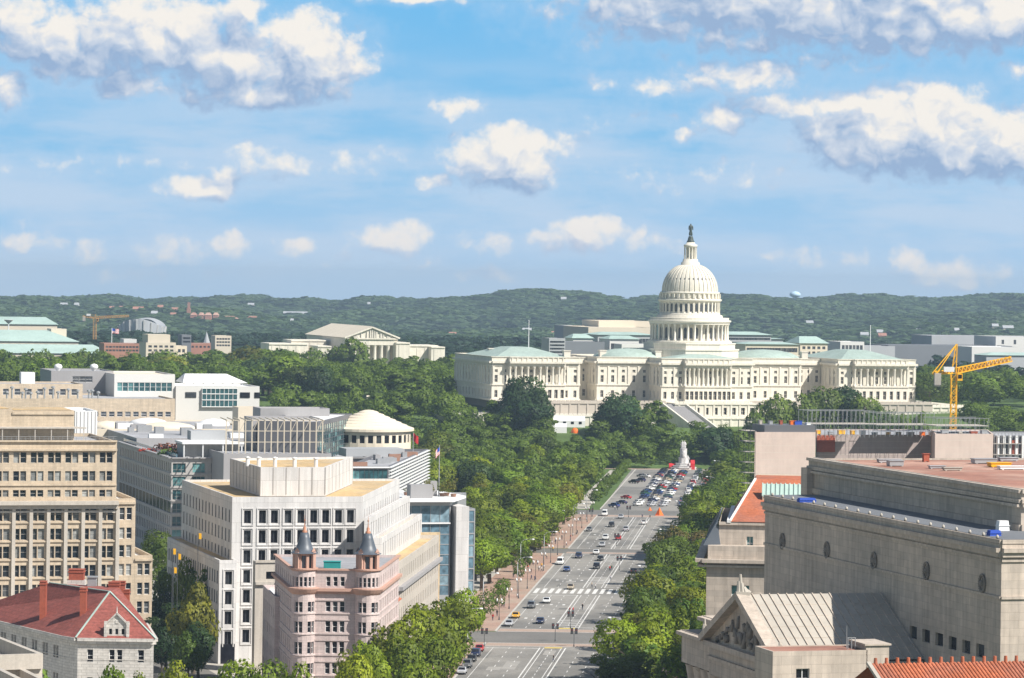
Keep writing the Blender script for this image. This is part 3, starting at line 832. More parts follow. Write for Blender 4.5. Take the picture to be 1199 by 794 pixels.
for (px, pt, Y, w, kind, green) in [(132, 777, 560, 60, 'broad', 'green'), (208, 776, 575, 52, 'broad', 'fresh'), (272, 768, 590, 66, 'broad', 'fresh'), (312, 770, 585, 62, 'broad', 'green'), (350, 778, 575, 50, 'broad', 'fresh'), (40, 768, 540, 70, 'broad', 'green'), (165, 790, 555, 40, 'broad', 'green')]:
    tree_px(px, pt, Y, w, kind, green, 'at the foot of the old stone buildings')
for (px, pt, Y, w, kind, green) in [(452, 728, 648, 62, 'broad', 'fresh'), (432, 746, 630, 56, 'broad', 'fresh'), (486, 712, 668, 64, 'broad', 'fresh'), (470, 745, 640, 60, 'broad', 'green'), (512, 706, 690, 62, 'broad', 'green'), (534, 696, 742, 54, 'broad', 'fresh'), (505, 745, 655, 60, 'broad', 'green'), (418, 765, 610, 50, 'broad', 'fresh'), (546, 690, 762, 44, 'broad', 'fresh'), (482, 772, 610, 60, 'broad', 'green'), (524, 728, 700, 50, 'broad', 'green')]:
    tree_px(px, pt, Y, w, kind, green, 'beside the pink turreted building')
# young trees in the left pavement
for Y in (838, 858, 880, 944, 968):
    tree_at(kerb_x(Y) - 4.2 - (Y % 3), Y, 6.5 + (Y % 5) * .4, 4.8, 'young', 'fresh', 'in the brick pavement')
for k in range(13):
    tree_at(kerb_x(1250 + k * 19) - 3.4, 1250 + k * 19, 7.0 + (k % 3) * .6, 4.4, 'young', 'fresh', 'in the grass strip beside the car park')
COLN = {'fresh': 'bright green', 'green': 'mid green', 'olive': 'olive green', 'deep': 'deep green', 'dark': 'dark green', 'brown': 'brownish', 'yellow': 'yellow green'}
KINDN = {'broad': 'broad', 'tall': 'narrow', 'dark': 'bulky', 'young': 'young'}
ORD = ['nearest', 'second nearest', 'third nearest', 'fourth nearest', 'fifth nearest', 'sixth nearest', 'seventh nearest', 'eighth nearest', 'ninth nearest', 'tenth nearest', 'eleventh nearest', 'twelfth nearest', 'thirteenth nearest', 'fourteenth nearest', 'fifteenth nearest', 'sixteenth nearest', 'seventeenth nearest', 'eighteenth nearest', 'nineteenth nearest', 'twentieth nearest']
def ordw(k):
    if k < 20: return ORD[k]
    n = k + 1; suf = 'th' if 10 <= n % 100 <= 20 else {1: 'st', 2: 'nd', 3: 'rd'}.get(n % 10, 'th')
    return '%d%s nearest' % (n, suf)
def in_frame(t):
    px, py = proj(t[0], t[1], t[2] + t[3]); s = F / t[1] * t[4] / 2
    pb = proj(t[0], t[1], t[2])[1]
    return px + s > 0 and px - s < 1199 and py < 794 and pb > 0
def hides_marquee(t):
    px, py = proj(t[0], t[1], t[2] + t[3]); return t[1] < 1606 and t[1] > 1500 and 640 < px < 692 and py < 508
TREES = [t for t in TREES if in_frame(t) and not hides_marquee(t)]
TREES.sort(key=lambda t: t[1] / (t[3] * t[4]) ** .5)
solo, rest = TREES[:285], TREES[285:]
print('TREES', len(TREES), 'solo', len(solo))
order = {}
for t in sorted(solo, key=lambda t: t[1]):
    order.setdefault((t[7], t[5], t[6]), []).append(t)
for i, t in enumerate(solo):
    x, Y, z, h, w, kind, green, zone = t
    r = random.Random(i * 7 + 1)
    tr, cw = r.choice(PROTO[kind] if Y < 1720 or kind == 'young' else PROTO_FAR[kind])
    same = order[(zone, kind, green)]
    which = '' if len(same) == 1 else ordw(same.index(t)) + ' '
    e = bpy.data.objects.new('tree', None); COL.objects.link(e)
    e.location = (x, Y, z); e.rotation_euler = (0, 0, r.uniform(0, 6.28))
    nat = {'broad': (9.2, 11.9), 'tall': (7.0, 13.4), 'dark': (10.0, 12.2), 'young': (6.4, 11.0)}[kind]
    e.scale = (w / nat[0], w / nat[0], h / nat[1])
    tag(e, '%s%s %s tree %s' % (which, KINDN[kind], COLN[green], zone), 'tree', 'trees ' + zone)
    link('trunk', tr, e)
    c = link('crown', cw, e)
    k = r.uniform(.68, 1.25); gcol = GREENS[green]
    c.color = (gcol[0] * k * r.uniform(.9, 1.15), gcol[1] * k, gcol[2] * k, 1)
def forest(name, trees, proto_n, leaf, mat, seed=1):
    """many trees as one mass"""
    r = np.random.RandomState(seed)
    pr = [crown_mesh(700 + k, proto_n, leaf, kd) for k, kd in enumerate(['broad', 'dark', 'broad', 'tall'])]
    nat = [(9.8, 12.6), (10.6, 13.0), (9.8, 12.6), (7.4, 14.2)]
    VV, NN, AA = [], [], []
    for (x, Y, z, h, w, tone) in trees:
        k = r.randint(4); V, Nn, att = pr[k]
        a = r.uniform(0, 6.28); c, s = math.cos(a), math.sin(a)
        Rm = np.array([[c, -s, 0], [s, c, 0], [0, 0, 1.0]])
        sc_ = np.array([w / nat[k][0], w / nat[k][0], h / nat[k][1]])
        VV.append((V @ Rm.T) * sc_ + np.array([x, Y, z])); NN.append(Nn @ Rm.T); AA.append(np.clip(att * .35 + tone, 0, 1))
    o = link(name, leaf_mesh(name, np.concatenate(VV), np.concatenate(NN), np.concatenate(AA), mat))
    o['kind'] = 'stuff'
    return o
o = forest('wood_canopy', [(t[0], t[1], t[2], t[3], t[4], .25 + .35 * rng.random()) for t in rest], 2400, .46, 'leaf', 2) if rest else None
if o: o.color = (.098, .150, .018, 1); tag(o, 'unbroken tree canopy filling the gaps of the parks', 'woods')
# the wooded quarter beyond the hill and the far ridge
far = []
r = random.Random(5)
for _ in range(2300):
    Y = 2150 + 1950 * r.random() ** .8; x = r.uniform(-.165, .165) * Y
    far.append((x, Y, hgt(x, Y) - 1, r.uniform(10, 15), r.uniform(15, 24), .15 + .3 * r.random()))
o = forest('city_wood', far, 150, 1.9, 'leaf_far', 3); o.color = (.030, .060, .034, 1)  # cloud shadow over these trees put into the dark colour
tag(o, 'dark band of street trees behind the domed building', 'woods')
far = []
for _ in range(15500):
    Y = 4100 + 2750 * r.random(); x = r.uniform(-.168, .168) * Y
    t = .5 + .35 * math.sin(x * .009 + 2 * math.sin(Y * .004)) * math.sin(Y * .007 + x * .002)  # broad sunlit and shadowed patches painted into the tree tone
    lump = 5 * math.sin(x * .031 + Y * .01) * math.sin(Y * .023 - x * .017)
    far.append((x, Y, hgt(x, Y) - 2, r.uniform(10, 15) + lump * .7, r.uniform(24, 46), max(0, min(.65, t * .75 - .05 + .3 * r.random()))))
o = forest('hill_forest', far, 120, 2.3, 'leaf_far', 4); o.color = (.060, .102, .038, 1)
tag(o, 'wooded ridge of rolling hills along the horizon', 'forest')
# ================================================================== the domed building on the hill
CC = Vector((pxx(807, 1700, 400), 1700.0))
def CL(u, v): return CC + SOUTH * u + WEST * v                              # u to the right, v towards the camera
def cu(px, v, py=430):                                                      # u of a photo column on the plane v
    P0 = CL(0, v); return reach(P0, SOUTH, px, py)
cap = Thing('domed_building', 'long white domed parliament building with columned wings on the hill', 'building', (CC.x, CC.y, 15))
ZB, ZT = 25.0, 46.2                                                         # foot and top of the main walls
def cap_mass(name, u0, u1, v0, v1, zt=ZT, cols=(), attic=True, storeys=3, ncol=None, arched=False, north=None, plain=False):
    """one block of the building; west front on v1"""
    P = [CL(u0, v1), CL(u1, v1), CL(u1, v0), CL(u0, v0)]
    mb = MB(); L = u1 - u0; D = v1 - v0
    h = zt - ZB
    rows = {3: [(ZB + 1.6, ZB + 5.0), (ZB + 8.9, ZB + 12.3), (ZB + 13.6, ZB + 15.0)]}[3]
    ops = []
    if ncol and not plain:
        for i in range(ncol):
            c = L * (i + .5) / ncol
            w = 1.35 if arched else 1.5
            for (a, b) in rows:
                ops.append((c - w / 2, c + w / 2, a, b))
    o = mb.wall(P[0], P[1], ZB, zt, ops, .5)
    if o: cap.win(P[0], P[1], o, .5, 'cross', 'glass_dark', 'marble')
    nn = int(D / 6.0)
    ops = grid(D, nn, 1.4, rows, 2, 2) if (north and nn) else []
    o = mb.wall(P[3], P[0], ZB, zt, ops, .5)
    if o: cap.win(P[3], P[0], o, .5, 'cross', 'glass_dark', 'marble')
    mb.wall(P[1], P[2], ZB, zt); mb.wall(P[2], P[3], ZB, zt)
    mb.face([v3(p, zt - .6) for p in P])
    for i in (0, 3, 1):
        A, B = P[i], P[(i + 1) % 4]
        cornice(mb, A, B, zt - 3.2, 1.3, 1.0); cornice(mb, A, B, zt - .35, .35, .35); cornice(mb, A, B, ZB + 7.4, .5, .6); cornice(mb, A, B, zt - 4.6, .35, .4)
        cornice(mb, A, B, ZB - .05, .6, .9)
        # pilasters
        d = (B - A); LL = d.length; d.normalize(); n = Vector((d.y, -d.x)); k = max(2, int(LL / 5.2))
        if not plain:
            for q in range(k + 1):
                c = A + d * (0.8 + (LL - 1.6) * q / k) + n * .17
                mb.box(c, .42, .2, ZB + 8, zt - 4.6, 0, d)
    return cap.part(name, mb, 'marble')
def balustrade(u0, u1, v, zt):
    pass
VW, VO, VC, VR = 33.0, 23.0, 46.0, 6.0
uwl0, uwl1 = cu(578, VW), cu(681, VW)
uol0, uol1 = cu(699, VO), cu(761, VO)
uce0, uce1 = cu(777, VC), cu(884, VC)
uor0, uor1 = cu(886, VO), cu(938, VO)
uwr0, uwr1 = cu(984, VW), cu(1075, VW)
cap_mass('wing', uwl0, uwl1, VW - 74, VW - 3.2, north=True, ncol=10)
cap_mass('wing', uwr0, uwr1, VW - 74, VW - 3.2, north=True, ncol=9)
cap_mass('corridor', uwl1 + .05, uol0 - .05, VR - 16, VR, ZT - .5, ncol=4)
cap_mass('corridor', uor1 + .05, uwr0 - .05, VR - 16, VR, ZT - .5, ncol=4)
cap_mass('old_wing', uol0, uol1, -30, VO, ZT + .15, ncol=5, north=True)
cap_mass('old_wing', uor0 - 14, uor1, -30, VO, ZT + .15, ncol=7, north=True)
cap_mass('centre_block', uce0, uce1, -34, VC - 3.2, ZT + .1, ncol=12, north=True)
# colonnades in front of the wings and of the centre
def colonnade(u0, u1, v, n, inset, r=.62):
    """podium with arched openings, free columns, entablature"""
    P0, P1 = CL(u0 + inset[0], v), CL(u1 - inset[1], v)
    L = (P1 - P0).length
    mb = MB()
    rows = [(ZB + 1.3, ZB + 5.4)]
    ops = []
    for i in range(n):
        c = L * (i + .5) / n; ops.append((c - .85, c + .85, *rows[0]))
    o = mb.wall(P0, P1, ZB, ZB + 8, ops, .8); cap.win(P0, P1, o, .8, 'cross', 'glass_dark', 'marble')
    Q0, Q1 = CL(u0 + inset[0], v - 3.2), CL(u1 - inset[1], v - 3.2)
    mb.wall(Q0, P0, ZB, ZB + 8); mb.wall(P1, Q1, ZB, ZB + 8)
    mb.face([v3(P0, ZB + 8), v3(P1, ZB + 8), v3(Q1, ZB + 8), v3(Q0, ZB + 8)])
    cornice(mb, P0, P1, ZB + 7.3, .5, .65)
    cap.part('podium', mb, 'marble')
    mb = MB()
    mb.prism([P0, P1, Q1, Q0], ZT - 4.6, ZT - .1, bottom=True)
    cornice(mb, P0, P1, ZT - 3.2, 1.2, 1.0); cornice(mb, P0, P1, ZT - .4, .4, .5)
    nb = int(L / 2.4)
    for i in range(nb):
        c = P0 + (P1 - P0) * ((i + .5) / nb) + WEST * .1
        mb.box(c, .35, .2, ZT - 2.2, ZT - .5, 0, SOUTH)
    cap.part('entablature', mb, 'marble')
    cb = MB(); cb.lathe((0, 0), [(r * 1.5, 0), (r * 1.5, .35), (r * 1.12, .6), (r, .9), (r * .85, 7.2), (r * 1.1, 7.5), (r * 1.55, 8.3), (r * 1.6, 8.6)], 12)
    me = cb.mesh('column', ['marble'], smooth=True)
    for i in range(n + 1):
        q = P0 + (P1 - P0) * ((i + .12 * (1 if i == 0 else -1 if i == n else 0)) / n) - WEST * .9
        link('column', me, cap.o, Vector((q.x, q.y, ZB + 8)) - cap.loc)
colonnade(uwl0, uwl1, VW, 9, (8, 8))
colonnade(uwr0, uwr1, VW, 8, (7.5, 5))
colonnade(uce0, uce1, VC, 10, (11, 12))
# copper roofs
def hip(name, u0, u1, v0, v1, z0, z1, k=.36, mat='copper_dull'):
    mb = MB(); a = (u1 - u0) * k; b = (v1 - v0) * k
    mb.frustum([CL(u0, v1), CL(u1, v1), CL(u1, v0), CL(u0, v0)], z0, [CL(u0 + a, v1 - b), CL(u1 - a, v1 - b), CL(u1 - a, v0 + b), CL(u0 + a, v0 + b)], z1)
    cap.part(name, mb, mat)
hip('roof', uwl0 + 3, uwl1 - 3, VW - 70, VW - 8, ZT - .5, ZT + 4.0)
hip('roof', uwr0 + 3, uwr1 - 3, VW - 70, VW - 8, ZT - .5, ZT + 4.0)
hip('roof', uce0 + 4, uce1 - 4, 18, VC - 6, ZT - .5, ZT + 1.8)
for (px, w) in ((735, 17.5), (893, 18.5)):
    u = cu(px, 0); mb = MB()
    mb.lathe(CL(u, 0), [(w, ZT - .5), (w * .96, ZT + .5), (w * .75, ZT + 2.3), (w * .4, ZT + 3.5), (0.01, ZT + 3.9)], 28)
    cap.part('saucer_roof', mb, 'copper_dull', smooth=True)
for px, v, py in ((663, VW - 12, 413), (770, 12, 410), (705, 5, 416), (905, 3, 415), (941, 2, 416), (575, VW - 50, 412)):
    u = cu(px, v); mb = MB(); c = CL(u, v)
    mb.box(c, 1.6, 1.6, ZT - .5, ZT + 2.6, 0, SOUTH); mb.box(c, 1.9, 1.9, ZT + 2.6, ZT + 3.0, 0, SOUTH)
    cap.part('chimney', mb, 'marble_shade')
# ---- the dome
def Zp(py): return CZ - (py - 2.9 - HY) * .425
def dl(name, prof, mat='marble', n=64, smooth=True, parent=None):
    mb = MB(); mb.lathe(CC, prof, n); return cap.part(name, mb, mat, parent, smooth)
mb = MB()
def octo(r, z0, z1):
    pts = [CC + SOUTH * (r * math.cos(math.pi / 8 + k * math.pi / 4)) - WEST * (r * math.sin(math.pi / 8 + k * math.pi / 4)) for k in range(8)]
    mb.prism(pts, z0, z1)
octo(24.5, ZT - 1, 49.6); octo(25.0, 49.6, 50.2); octo(22.8, 50.2, 52.6); octo(23.2, 52.6, 53.1)
cap.part('dome_base', mb, 'marble')
mb = MB(); mb.lathe(CC, [(21.2, 53), (21.2, 53.9), (20.4, 54.1), (20.4, 54.4), (15.6, 54.4), (15.6, 62.4), (20.0, 62.4), (20.0, 63.2), (20.7, 63.6), (20.7, 64.3), (19.6, 64.5), (19.6, 65.6), (16.6, 65.7), (16.2, 66.9), (15.4, 67.0)], 72)
cap.part('drum', mb, 'marble')
cb = MB(); cb.lathe((0, 0), [(.85, 0), (.85, .35), (.62, .6), (.52, 6.9), (.68, 7.2), (.85, 7.9)], 10)
ccol = cb.mesh('column', ['marble'], smooth=True)
wmb = MB(); wmb.face([(-.75, 0, 0), (.75, 0, 0), (.75, 0, 4.6), (.5, 0, 5.2), (0, 0, 5.45), (-.5, 0, 5.2), (-.75, 0, 4.6)])
wmesh = wmb.mesh('window', ['glass_far'])
def ring(name, me, n, r, z, off=.5, turn=True):
    for i in range(n):
        a = 2 * math.pi * (i + off) / n
        if math.sin(a) > .35: continue                                      # the far side of the dome stays out of sight
        o = link(name, me, cap.o, Vector((CC.x + r * math.cos(a), CC.y + r * math.sin(a), z)) - cap.loc)
        if turn: o.rotation_euler = (0, 0, a + math.pi / 2)
ring('column', ccol, 36, 19.0, 54.4)
ring('window', wmesh, 36, 15.66, 55.4, 0)
dl('upper_drum', [(15.2, 67.0), (15.2, 67.8), (14.6, 68.0), (14.6, 73.2), (15.3, 73.4), (15.9, 74.2), (15.9, 74.7), (14.9, 74.9), (14.4, 75.2), (14.2, 77.3), (14.9, 77.6), (14.9, 78.2), (13.9, 78.5)])
wmb = MB(); wmb.face([(-.62, 0, 0), (.62, 0, 0), (.62, 0, 3.2), (.35, 0, 3.75), (0, 0, 3.9), (-.35, 0, 3.75), (-.62, 0, 3.2)])
ring('window', wmb.mesh('window', ['glass_far']), 36, 14.66, 68.7, 0)
cb = MB(); cb.box((0, 0), .42, .3, 0, 5.2)
ring('pilaster', cb.mesh('pilaster', ['marble']), 36, 14.8, 68.0)
cb = MB(); cb.box((0, 0), .5, .65, 0, 2.2); cb.box((0, 0), .62, .4, -.6, 0)
ring('console', cb.mesh('console', ['marble']), 36, 14.7, 75.2)
shell = []
for k in range(15):
    t = k / 14
    shell.append((13.7 * math.cos(t * 1.19) ** .93 if t < 1 else 5.1, 78.4 + 13.2 * math.sin(t * 1.19) / math.sin(1.19)))
dl('dome_shell', shell, n=72)
mb = MB()
for i in range(36):
    a = 2 * math.pi * i / 36; c, s = math.cos(a), math.sin(a); t = Vector((-s, c))
    for (r0, z0), (r1, z1) in zip(shell, shell[1:]):
        w0, w1 = .055 * r0, .055 * r1
        p = [Vector((CC.x + c * (r0 + .0), CC.y + s * r0)), Vector((CC.x + c * r1, CC.y + s * r1))]
        o = [Vector((CC.x + c * (r0 + .32), CC.y + s * (r0 + .32))), Vector((CC.x + c * (r1 + .32), CC.y + s * (r1 + .32)))]
        mb.face([v3(o[0] - t * w0, z0), v3(o[0] + t * w0, z0), v3(o[1] + t * w1, z1 + .12), v3(o[1] - t * w1, z1 + .12)])
        mb.face([v3(p[0] - t * w0, z0), v3(o[0] - t * w0, z0), v3(o[1] - t * w1, z1 + .12), v3(p[1] - t * w1, z1)])
        mb.face([v3(o[0] + t * w0, z0), v3(p[0] + t * w0, z0), v3(p[1] + t * w1, z1), v3(o[1] + t * w1, z1 + .12)])
cap.part('dome_ribs', mb, 'marble')
wmb = MB(); wmb.face([(-.42, -.12, 0), (.42, -.12, 0), (.42, .30, 2.0), (-.42, .30, 2.0)])
ring('dormer', wmb.mesh('dormer', ['glass_far']), 36, 12.62, 83.2, .5)
dl('lantern', [(5.4, 91.0), (5.4, 91.7), (4.6, 91.9), (4.6, 93.0), (3.9, 93.2), (3.7, 94.6), (2.3, 94.7), (2.3, 100.4), (3.2, 100.5), (3.4, 101.2), (3.4, 101.8), (2.4, 102.0), (2.0, 103.0), (0.01, 103.0)], n=32)
cb = MB(); cb.lathe((0, 0), [(.34, 0), (.26, 5.9)], 8)
ring('column', cb.mesh('column', ['marble'], smooth=True), 12, 2.95, 94.6)
# bronze figure on the lantern
def figure_mesh(name, mats, joints, edges, radii, sub=1):
    me = bpy.data.meshes.new(name); me.from_pydata(joints, edges, [])
    o = bpy.data.objects.new(name, me); COL.objects.link(o)
    m = o.modifiers.new('s', 'SKIN'); me.skin_vertices.data if me.skin_vertices else None
    if not me.skin_vertices:
        bpy.context.view_layer.objects.active = o; bm = bmesh.new(); bm.from_mesh(me); bm.verts.layers.skin.verify(); bm.to_mesh(me); bm.free()
    for i, r_ in enumerate(radii):
        me.skin_vertices[0].data[i].radius = (r_, r_) if not isinstance(r_, tuple) else r_
        me.skin_vertices[0].data[i].use_root = (i == 0)
    s = o.modifiers.new('u', 'SUBSURF'); s.levels = sub; s.render_levels = sub
    dg = bpy.context.evaluated_depsgraph_get(); dg.update()
    out = bpy.data.meshes.new_from_object(o.evaluated_get(dg)); out.name = name
    bpy.data.objects.remove(o); bpy.data.meshes.remove(me)
    out.materials.clear()
    for x in mats: out.materials.append(M[x])
    out.polygons.foreach_set('use_smooth', [True] * len(out.polygons))
    return out
st = Thing('statue', 'dark bronze figure standing on top of the white dome', 'statue', (CC.x, CC.y, 103))
mb = MB(); mb.lathe(CC, [(1.9, 103), (1.9, 103.6), (1.5, 104.0), (1.35, 105.0), (1.1, 105.6), (1.0, 106.1), (0.01, 106.1)], 20)
st.part('pedestal', mb, 'bronze', smooth=True)
J = [(0, 0, 3.2), (0, 0, 4.3), (0, 0, 5.0), (0, 0, 5.55), (0, 0, 6.25), (.85, -.1, 4.9), (1.0, -.15, 3.7), (.95, -.5, 2.9), (-.85, -.1, 4.9), (-1.05, -.15, 3.8), (-.9, -.5, 3.0), (.38, 0, 1.6), (.42, -.1, 0.1), (-.38, 0, 1.6), (-.42, -.1, .1), (0, .1, 1.3)]
E = [(0, 1), (1, 2), (2, 3), (3, 4), (2, 5), (5, 6), (6, 7), (2, 8), (8, 9), (9, 10), (0, 11), (11, 12), (0, 13), (13, 14), (0, 15)]
RR = [.75, .7, .62, .28, .42, .32, .26, .2, .32, .26, .2, .62, .6, .62, .6, .8]
me = figure_mesh('figure', ['bronze'], J, E, RR)
link('figure', me, st.o, (0, 0, 3.1)).rotation_euler = (0, 0, .2)
# ---- terrace
ter = Thing('terrace_wall', 'pale stone terrace with arcades carrying the domed building', 'terrace', (CC.x, 1640, 10))
def tmass(u0, u1, v, zt, ops=(), mat='marble', z0=6.0, vb=-45):
    P = [CL(u0, v), CL(u1, v), CL(u1, vb), CL(u0, vb)]; mb = MB()
    o = mb.wall(P[0], P[1], z0, zt, ops, .9)
    if o: ter.win(P[0], P[1], o, .9, 'cross', 'glass_dark', 'marble')
    mb.wall(P[3], P[0], z0, zt); mb.wall(P[1], P[2], z0, zt); mb.face([v3(p, zt) for p in P])
    cornice(mb, P[0], P[1], zt - .6, .5, .7); cornice(mb, P[3], P[0], zt - .6, .5, .7)
    for i in range(int((u1 - u0) / 4.4)):
        c = CL(u0 + 2.2 + i * 4.4, v + .12); mb.box(c, .45, .2, z0, zt - .6, 0, SOUTH)
    for i in range(int((u1 - u0) / 2.2)):
        c = CL(u0 + 1.1 + i * 2.2, v - .3); mb.box(c, .9, .12, zt + .1, zt + 1.0, 0, SOUTH)
    return ter.part('terrace_block', mb, mat)
u0, u1 = cu(790, 58, 480), cu(886, 58, 480)
ops = []
n = 9
for i in range(n):
    c = (u1 - u0) * (i + .5) / n; ops += [(c - 1.0, c + 1.0, 19.6, 23.0), (c - .9, c + .9, 12.8, 16.6)]
tmass(u0, u1, 58, ZB, ops)
tmass(u0 - 1.5, u1 + 1.5, 62, 18.2, [], 'marble')
tmass(cu(600, 48, 470), u0 - .1, 48, ZB - .1, [], 'terrace_brick')
tmass(u1 + .1, cu(1092, 48, 470), 48, ZB - .1, [], 'terrace_brick')
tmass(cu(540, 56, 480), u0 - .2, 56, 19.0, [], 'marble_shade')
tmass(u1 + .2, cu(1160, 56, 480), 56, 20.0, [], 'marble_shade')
tmass(cu(1090, 50, 470), cu(1150, 50, 470), 47, 23.5, [], 'marble')
ter.flush()
# twin flights of steps with their stone flanks
for (pa, pb) in ((782, 806),):
    stp = Thing('stone_steps', 'wide grey stone steps climbing to the terrace of the domed building', 'steps', (CL(cu(pa, 70), 70).x, CL(0, 70).y, 6))
    mb = MB(); ua, ub = cu(pa, 66, 490), cu(pb, 66, 490)
    for k in range(28):
        z = ZB - .4 - k * .5; v = 56 + k * .8
        mb.prism([CL(ua + k * .45, v + .8), CL(ub + k * .45, v + .8), CL(ub + k * .45, v - .02), CL(ua + k * .45, v - .02)], z - 3, z)
    stp.part('flight', mb, 'grey_panel')
    for uu in (ua - .8, ub + .1):
        mb = MB()
        a = [CL(uu, 56), CL(uu + .8, 56)]; b = [CL(uu + 12.6, 79), CL(uu + 13.4, 79)]
        za, zb = ZB + .9, ZB - 12.6
        mb.face([v3(a[0], za), v3(b[0], zb), v3(b[1], zb), v3(a[1], za)]); mb.face([v3(a[0], 5), v3(b[0], 5), v3(b[0], zb), v3(a[0], za)]); mb.face([v3(b[1], 5), v3(a[1], 5), v3(a[1], za), v3(b[1], zb)]); mb.face([v3(b[0], 5), v3(b[1], 5), v3(b[1], zb), v3(b[0], zb)])
        stp.part('flank_wall', mb, 'marble')
cap.flush()
# flag poles on the wings
for px, py, lab in ((619, 376, 'slim white flagpole on the roof of the shaded end wing'), (1019, 382, 'slim white flagpole on the sunlit far wing with nine columns')):
    v = VW - 30; u = cu(px, v, 400); c = CL(u, v); zt = W(px, py, c.y).z
    mb = MB(); mb.tube((c.x, c.y, ZT + 2), (c.x, c.y, zt), .22, .14, 8); mb.lathe(c, [(.01, zt), (.3, zt + .25), (.01, zt + .5)], 10)
    o = link('flagpole', mb.mesh('flagpole', ['white_metal'], (c.x, c.y, ZT + 2))); o.location = (c.x, c.y, ZT + 2); tag(o, lab, 'flagpole', 'flagpoles on the domed building')
# ================================================================== office blocks on the left
def rows_px(ys, px, Y):
    """storey openings from photo rows (top,bottom) at column px and distance Y"""
    return [(W(px, b, Y).z, W(px, a, Y).z) for a, b in ys]
# ---- big beige office block
D1 = 740.0
P = W(137, 517, D1); zt = P.z
t = Thing('office_block', 'tall beige stone office block with paired windows and stepped corner', 'building', (P.x - 20, P.y, 0))
FR = Vector(P[:2]); L1 = 34.0; FL = FR - SOUTH * L1
UP = [FL, FR, FR + EAST * 38, FL + EAST * 38]
zb = W(100, 586, D1).z
pit = 20.15 * D1 / F
def b1_ops(L, rows, wid=1.28, gap=.24, n=None, end=1.15):
    out = []; n = n or int(L / pit)
    for i in range(n):
        c = L - end - 1.15 - i * pit
        for za, zb_ in rows: out += [(c - gap / 2 - wid, c - gap / 2, za, zb_), (c + gap / 2, c + gap / 2 + wid, za, zb_)]
    return [o for o in out if o[0] > .3]
r = rows_px([(529, 541.5), (551, 562.5), (573, 581)], 100, D1)
block(t, UP, zb, zt, 'beige_stone', 'roof_grey', {0: b1_ops(L1, r)}, rec=.35, frame='frame_grey')
mb = MB()
cornice(mb, UP[0], UP[1], zt - 2.0, .7, .45); cornice(mb, UP[0], UP[1], zt - .1, .5, .35); cornice(mb, UP[0], UP[1], W(100, 568, D1).z, .3, .35)
t.part('cornice', mb, 'beige_stone')
# bay front below the big cornice, three metres proud
BFR = FR - WEST * 0 + WEST * 2.2; BFL = FL + WEST * 2.2
lowrows = [(594.5, 609), (618, 631), (638.5, 652.5), (660.6, 674), (683, 697), (705, 719), (727, 741), (749, 763)]
r = rows_px(lowrows, 100, D1 - 2)
mb = MB(); ops = b1_ops(L1, r, 1.38, .2)
o = mb.wall(BFL, BFR, 0, zb, ops, .5); t.win(BFL, BFR, o, .5, 'sash', 'glass', 'frame_grey')
mb.wall(BFR, FR, 0, zb); mb.wall(FL, BFL, 0, zb); mb.face([v3(BFL, zb), v3(BFR, zb), v3(FR, zb), v3(FL, zb)])
for za, zb_ in r: cornice(mb, BFL, BFR, za - .5, .3, .35)
w = t.part('bay_front', mb, 'beige_stone')
mb = MB()
for i in range(int(L1 / pit) + 1):
    c = BFR - SOUTH * (i * pit + .02) + WEST * .25
    mb.box(c, .38, .3, 0, zb - 1.4, 0, SOUTH)
t.part('pier', mb, 'beige_pier') if False else t.part('pier_trim', mb, 'beige_pier', kind='stuff')
mb = MB(); cornice(mb, BFL, BFR, zb - 1.5, .9, .9); cornice(mb, BFL, BFR, zb - .6, 1.8, .75); cornice(mb, BFL, BFR, zb - 2.4, .4, .5)
t.part('main_cornice', mb, 'beige_pier')
# stepped wings to the right
Q = FR; wid = reach(Vector((Q.x, Q.y, 0)), SOUTH, 158, 640); zw = W(150, 584, D1).z
r2 = rows_px(lowrows, 150, D1)
block(t, [Q + SOUTH * .02, Q + SOUTH * wid, Q + SOUTH * wid + EAST * 30, Q + EAST * 30 + SOUTH * .02], 0, zw, 'beige_stone', 'roof_white', {0: [o for c in [wid / 2] for za, zb_ in r2 for o in ((c - 1.35, c - .2, za, zb_), (c + .2, c + 1.35, za, zb_))]}, rec=.35, name='stepped_wing', par=1.0)
Q2 = Q + SOUTH * (wid + .02); wid2 = reach(Vector((Q2.x, Q2.y, 0)), SOUTH, 178, 690); zw2 = W(170, 651, D1).z
r3 = rows_px(lowrows[3:], 170, D1)
block(t, [Q2, Q2 + SOUTH * wid2, Q2 + SOUTH * wid2 + EAST * 26, Q2 + EAST * 26], 0, zw2, 'beige_stone', 'roof_white', {0: [o for c in [wid2 / 2] for za, zb_ in r3 for o in ((c - 1.35, c - .2, za, zb_), (c + .2, c + 1.35, za, zb_))]}, rec=.35, name='stepped_wing', par=1.0)
mb = MB()
cornice(mb, Q, Q + SOUTH * wid, zw - 1.2, .4, .5); cornice(mb, Q2, Q2 + SOUTH * wid2, zw2 - 1.2, .4, .5)
t.part('cornice', mb, 'beige_stone')
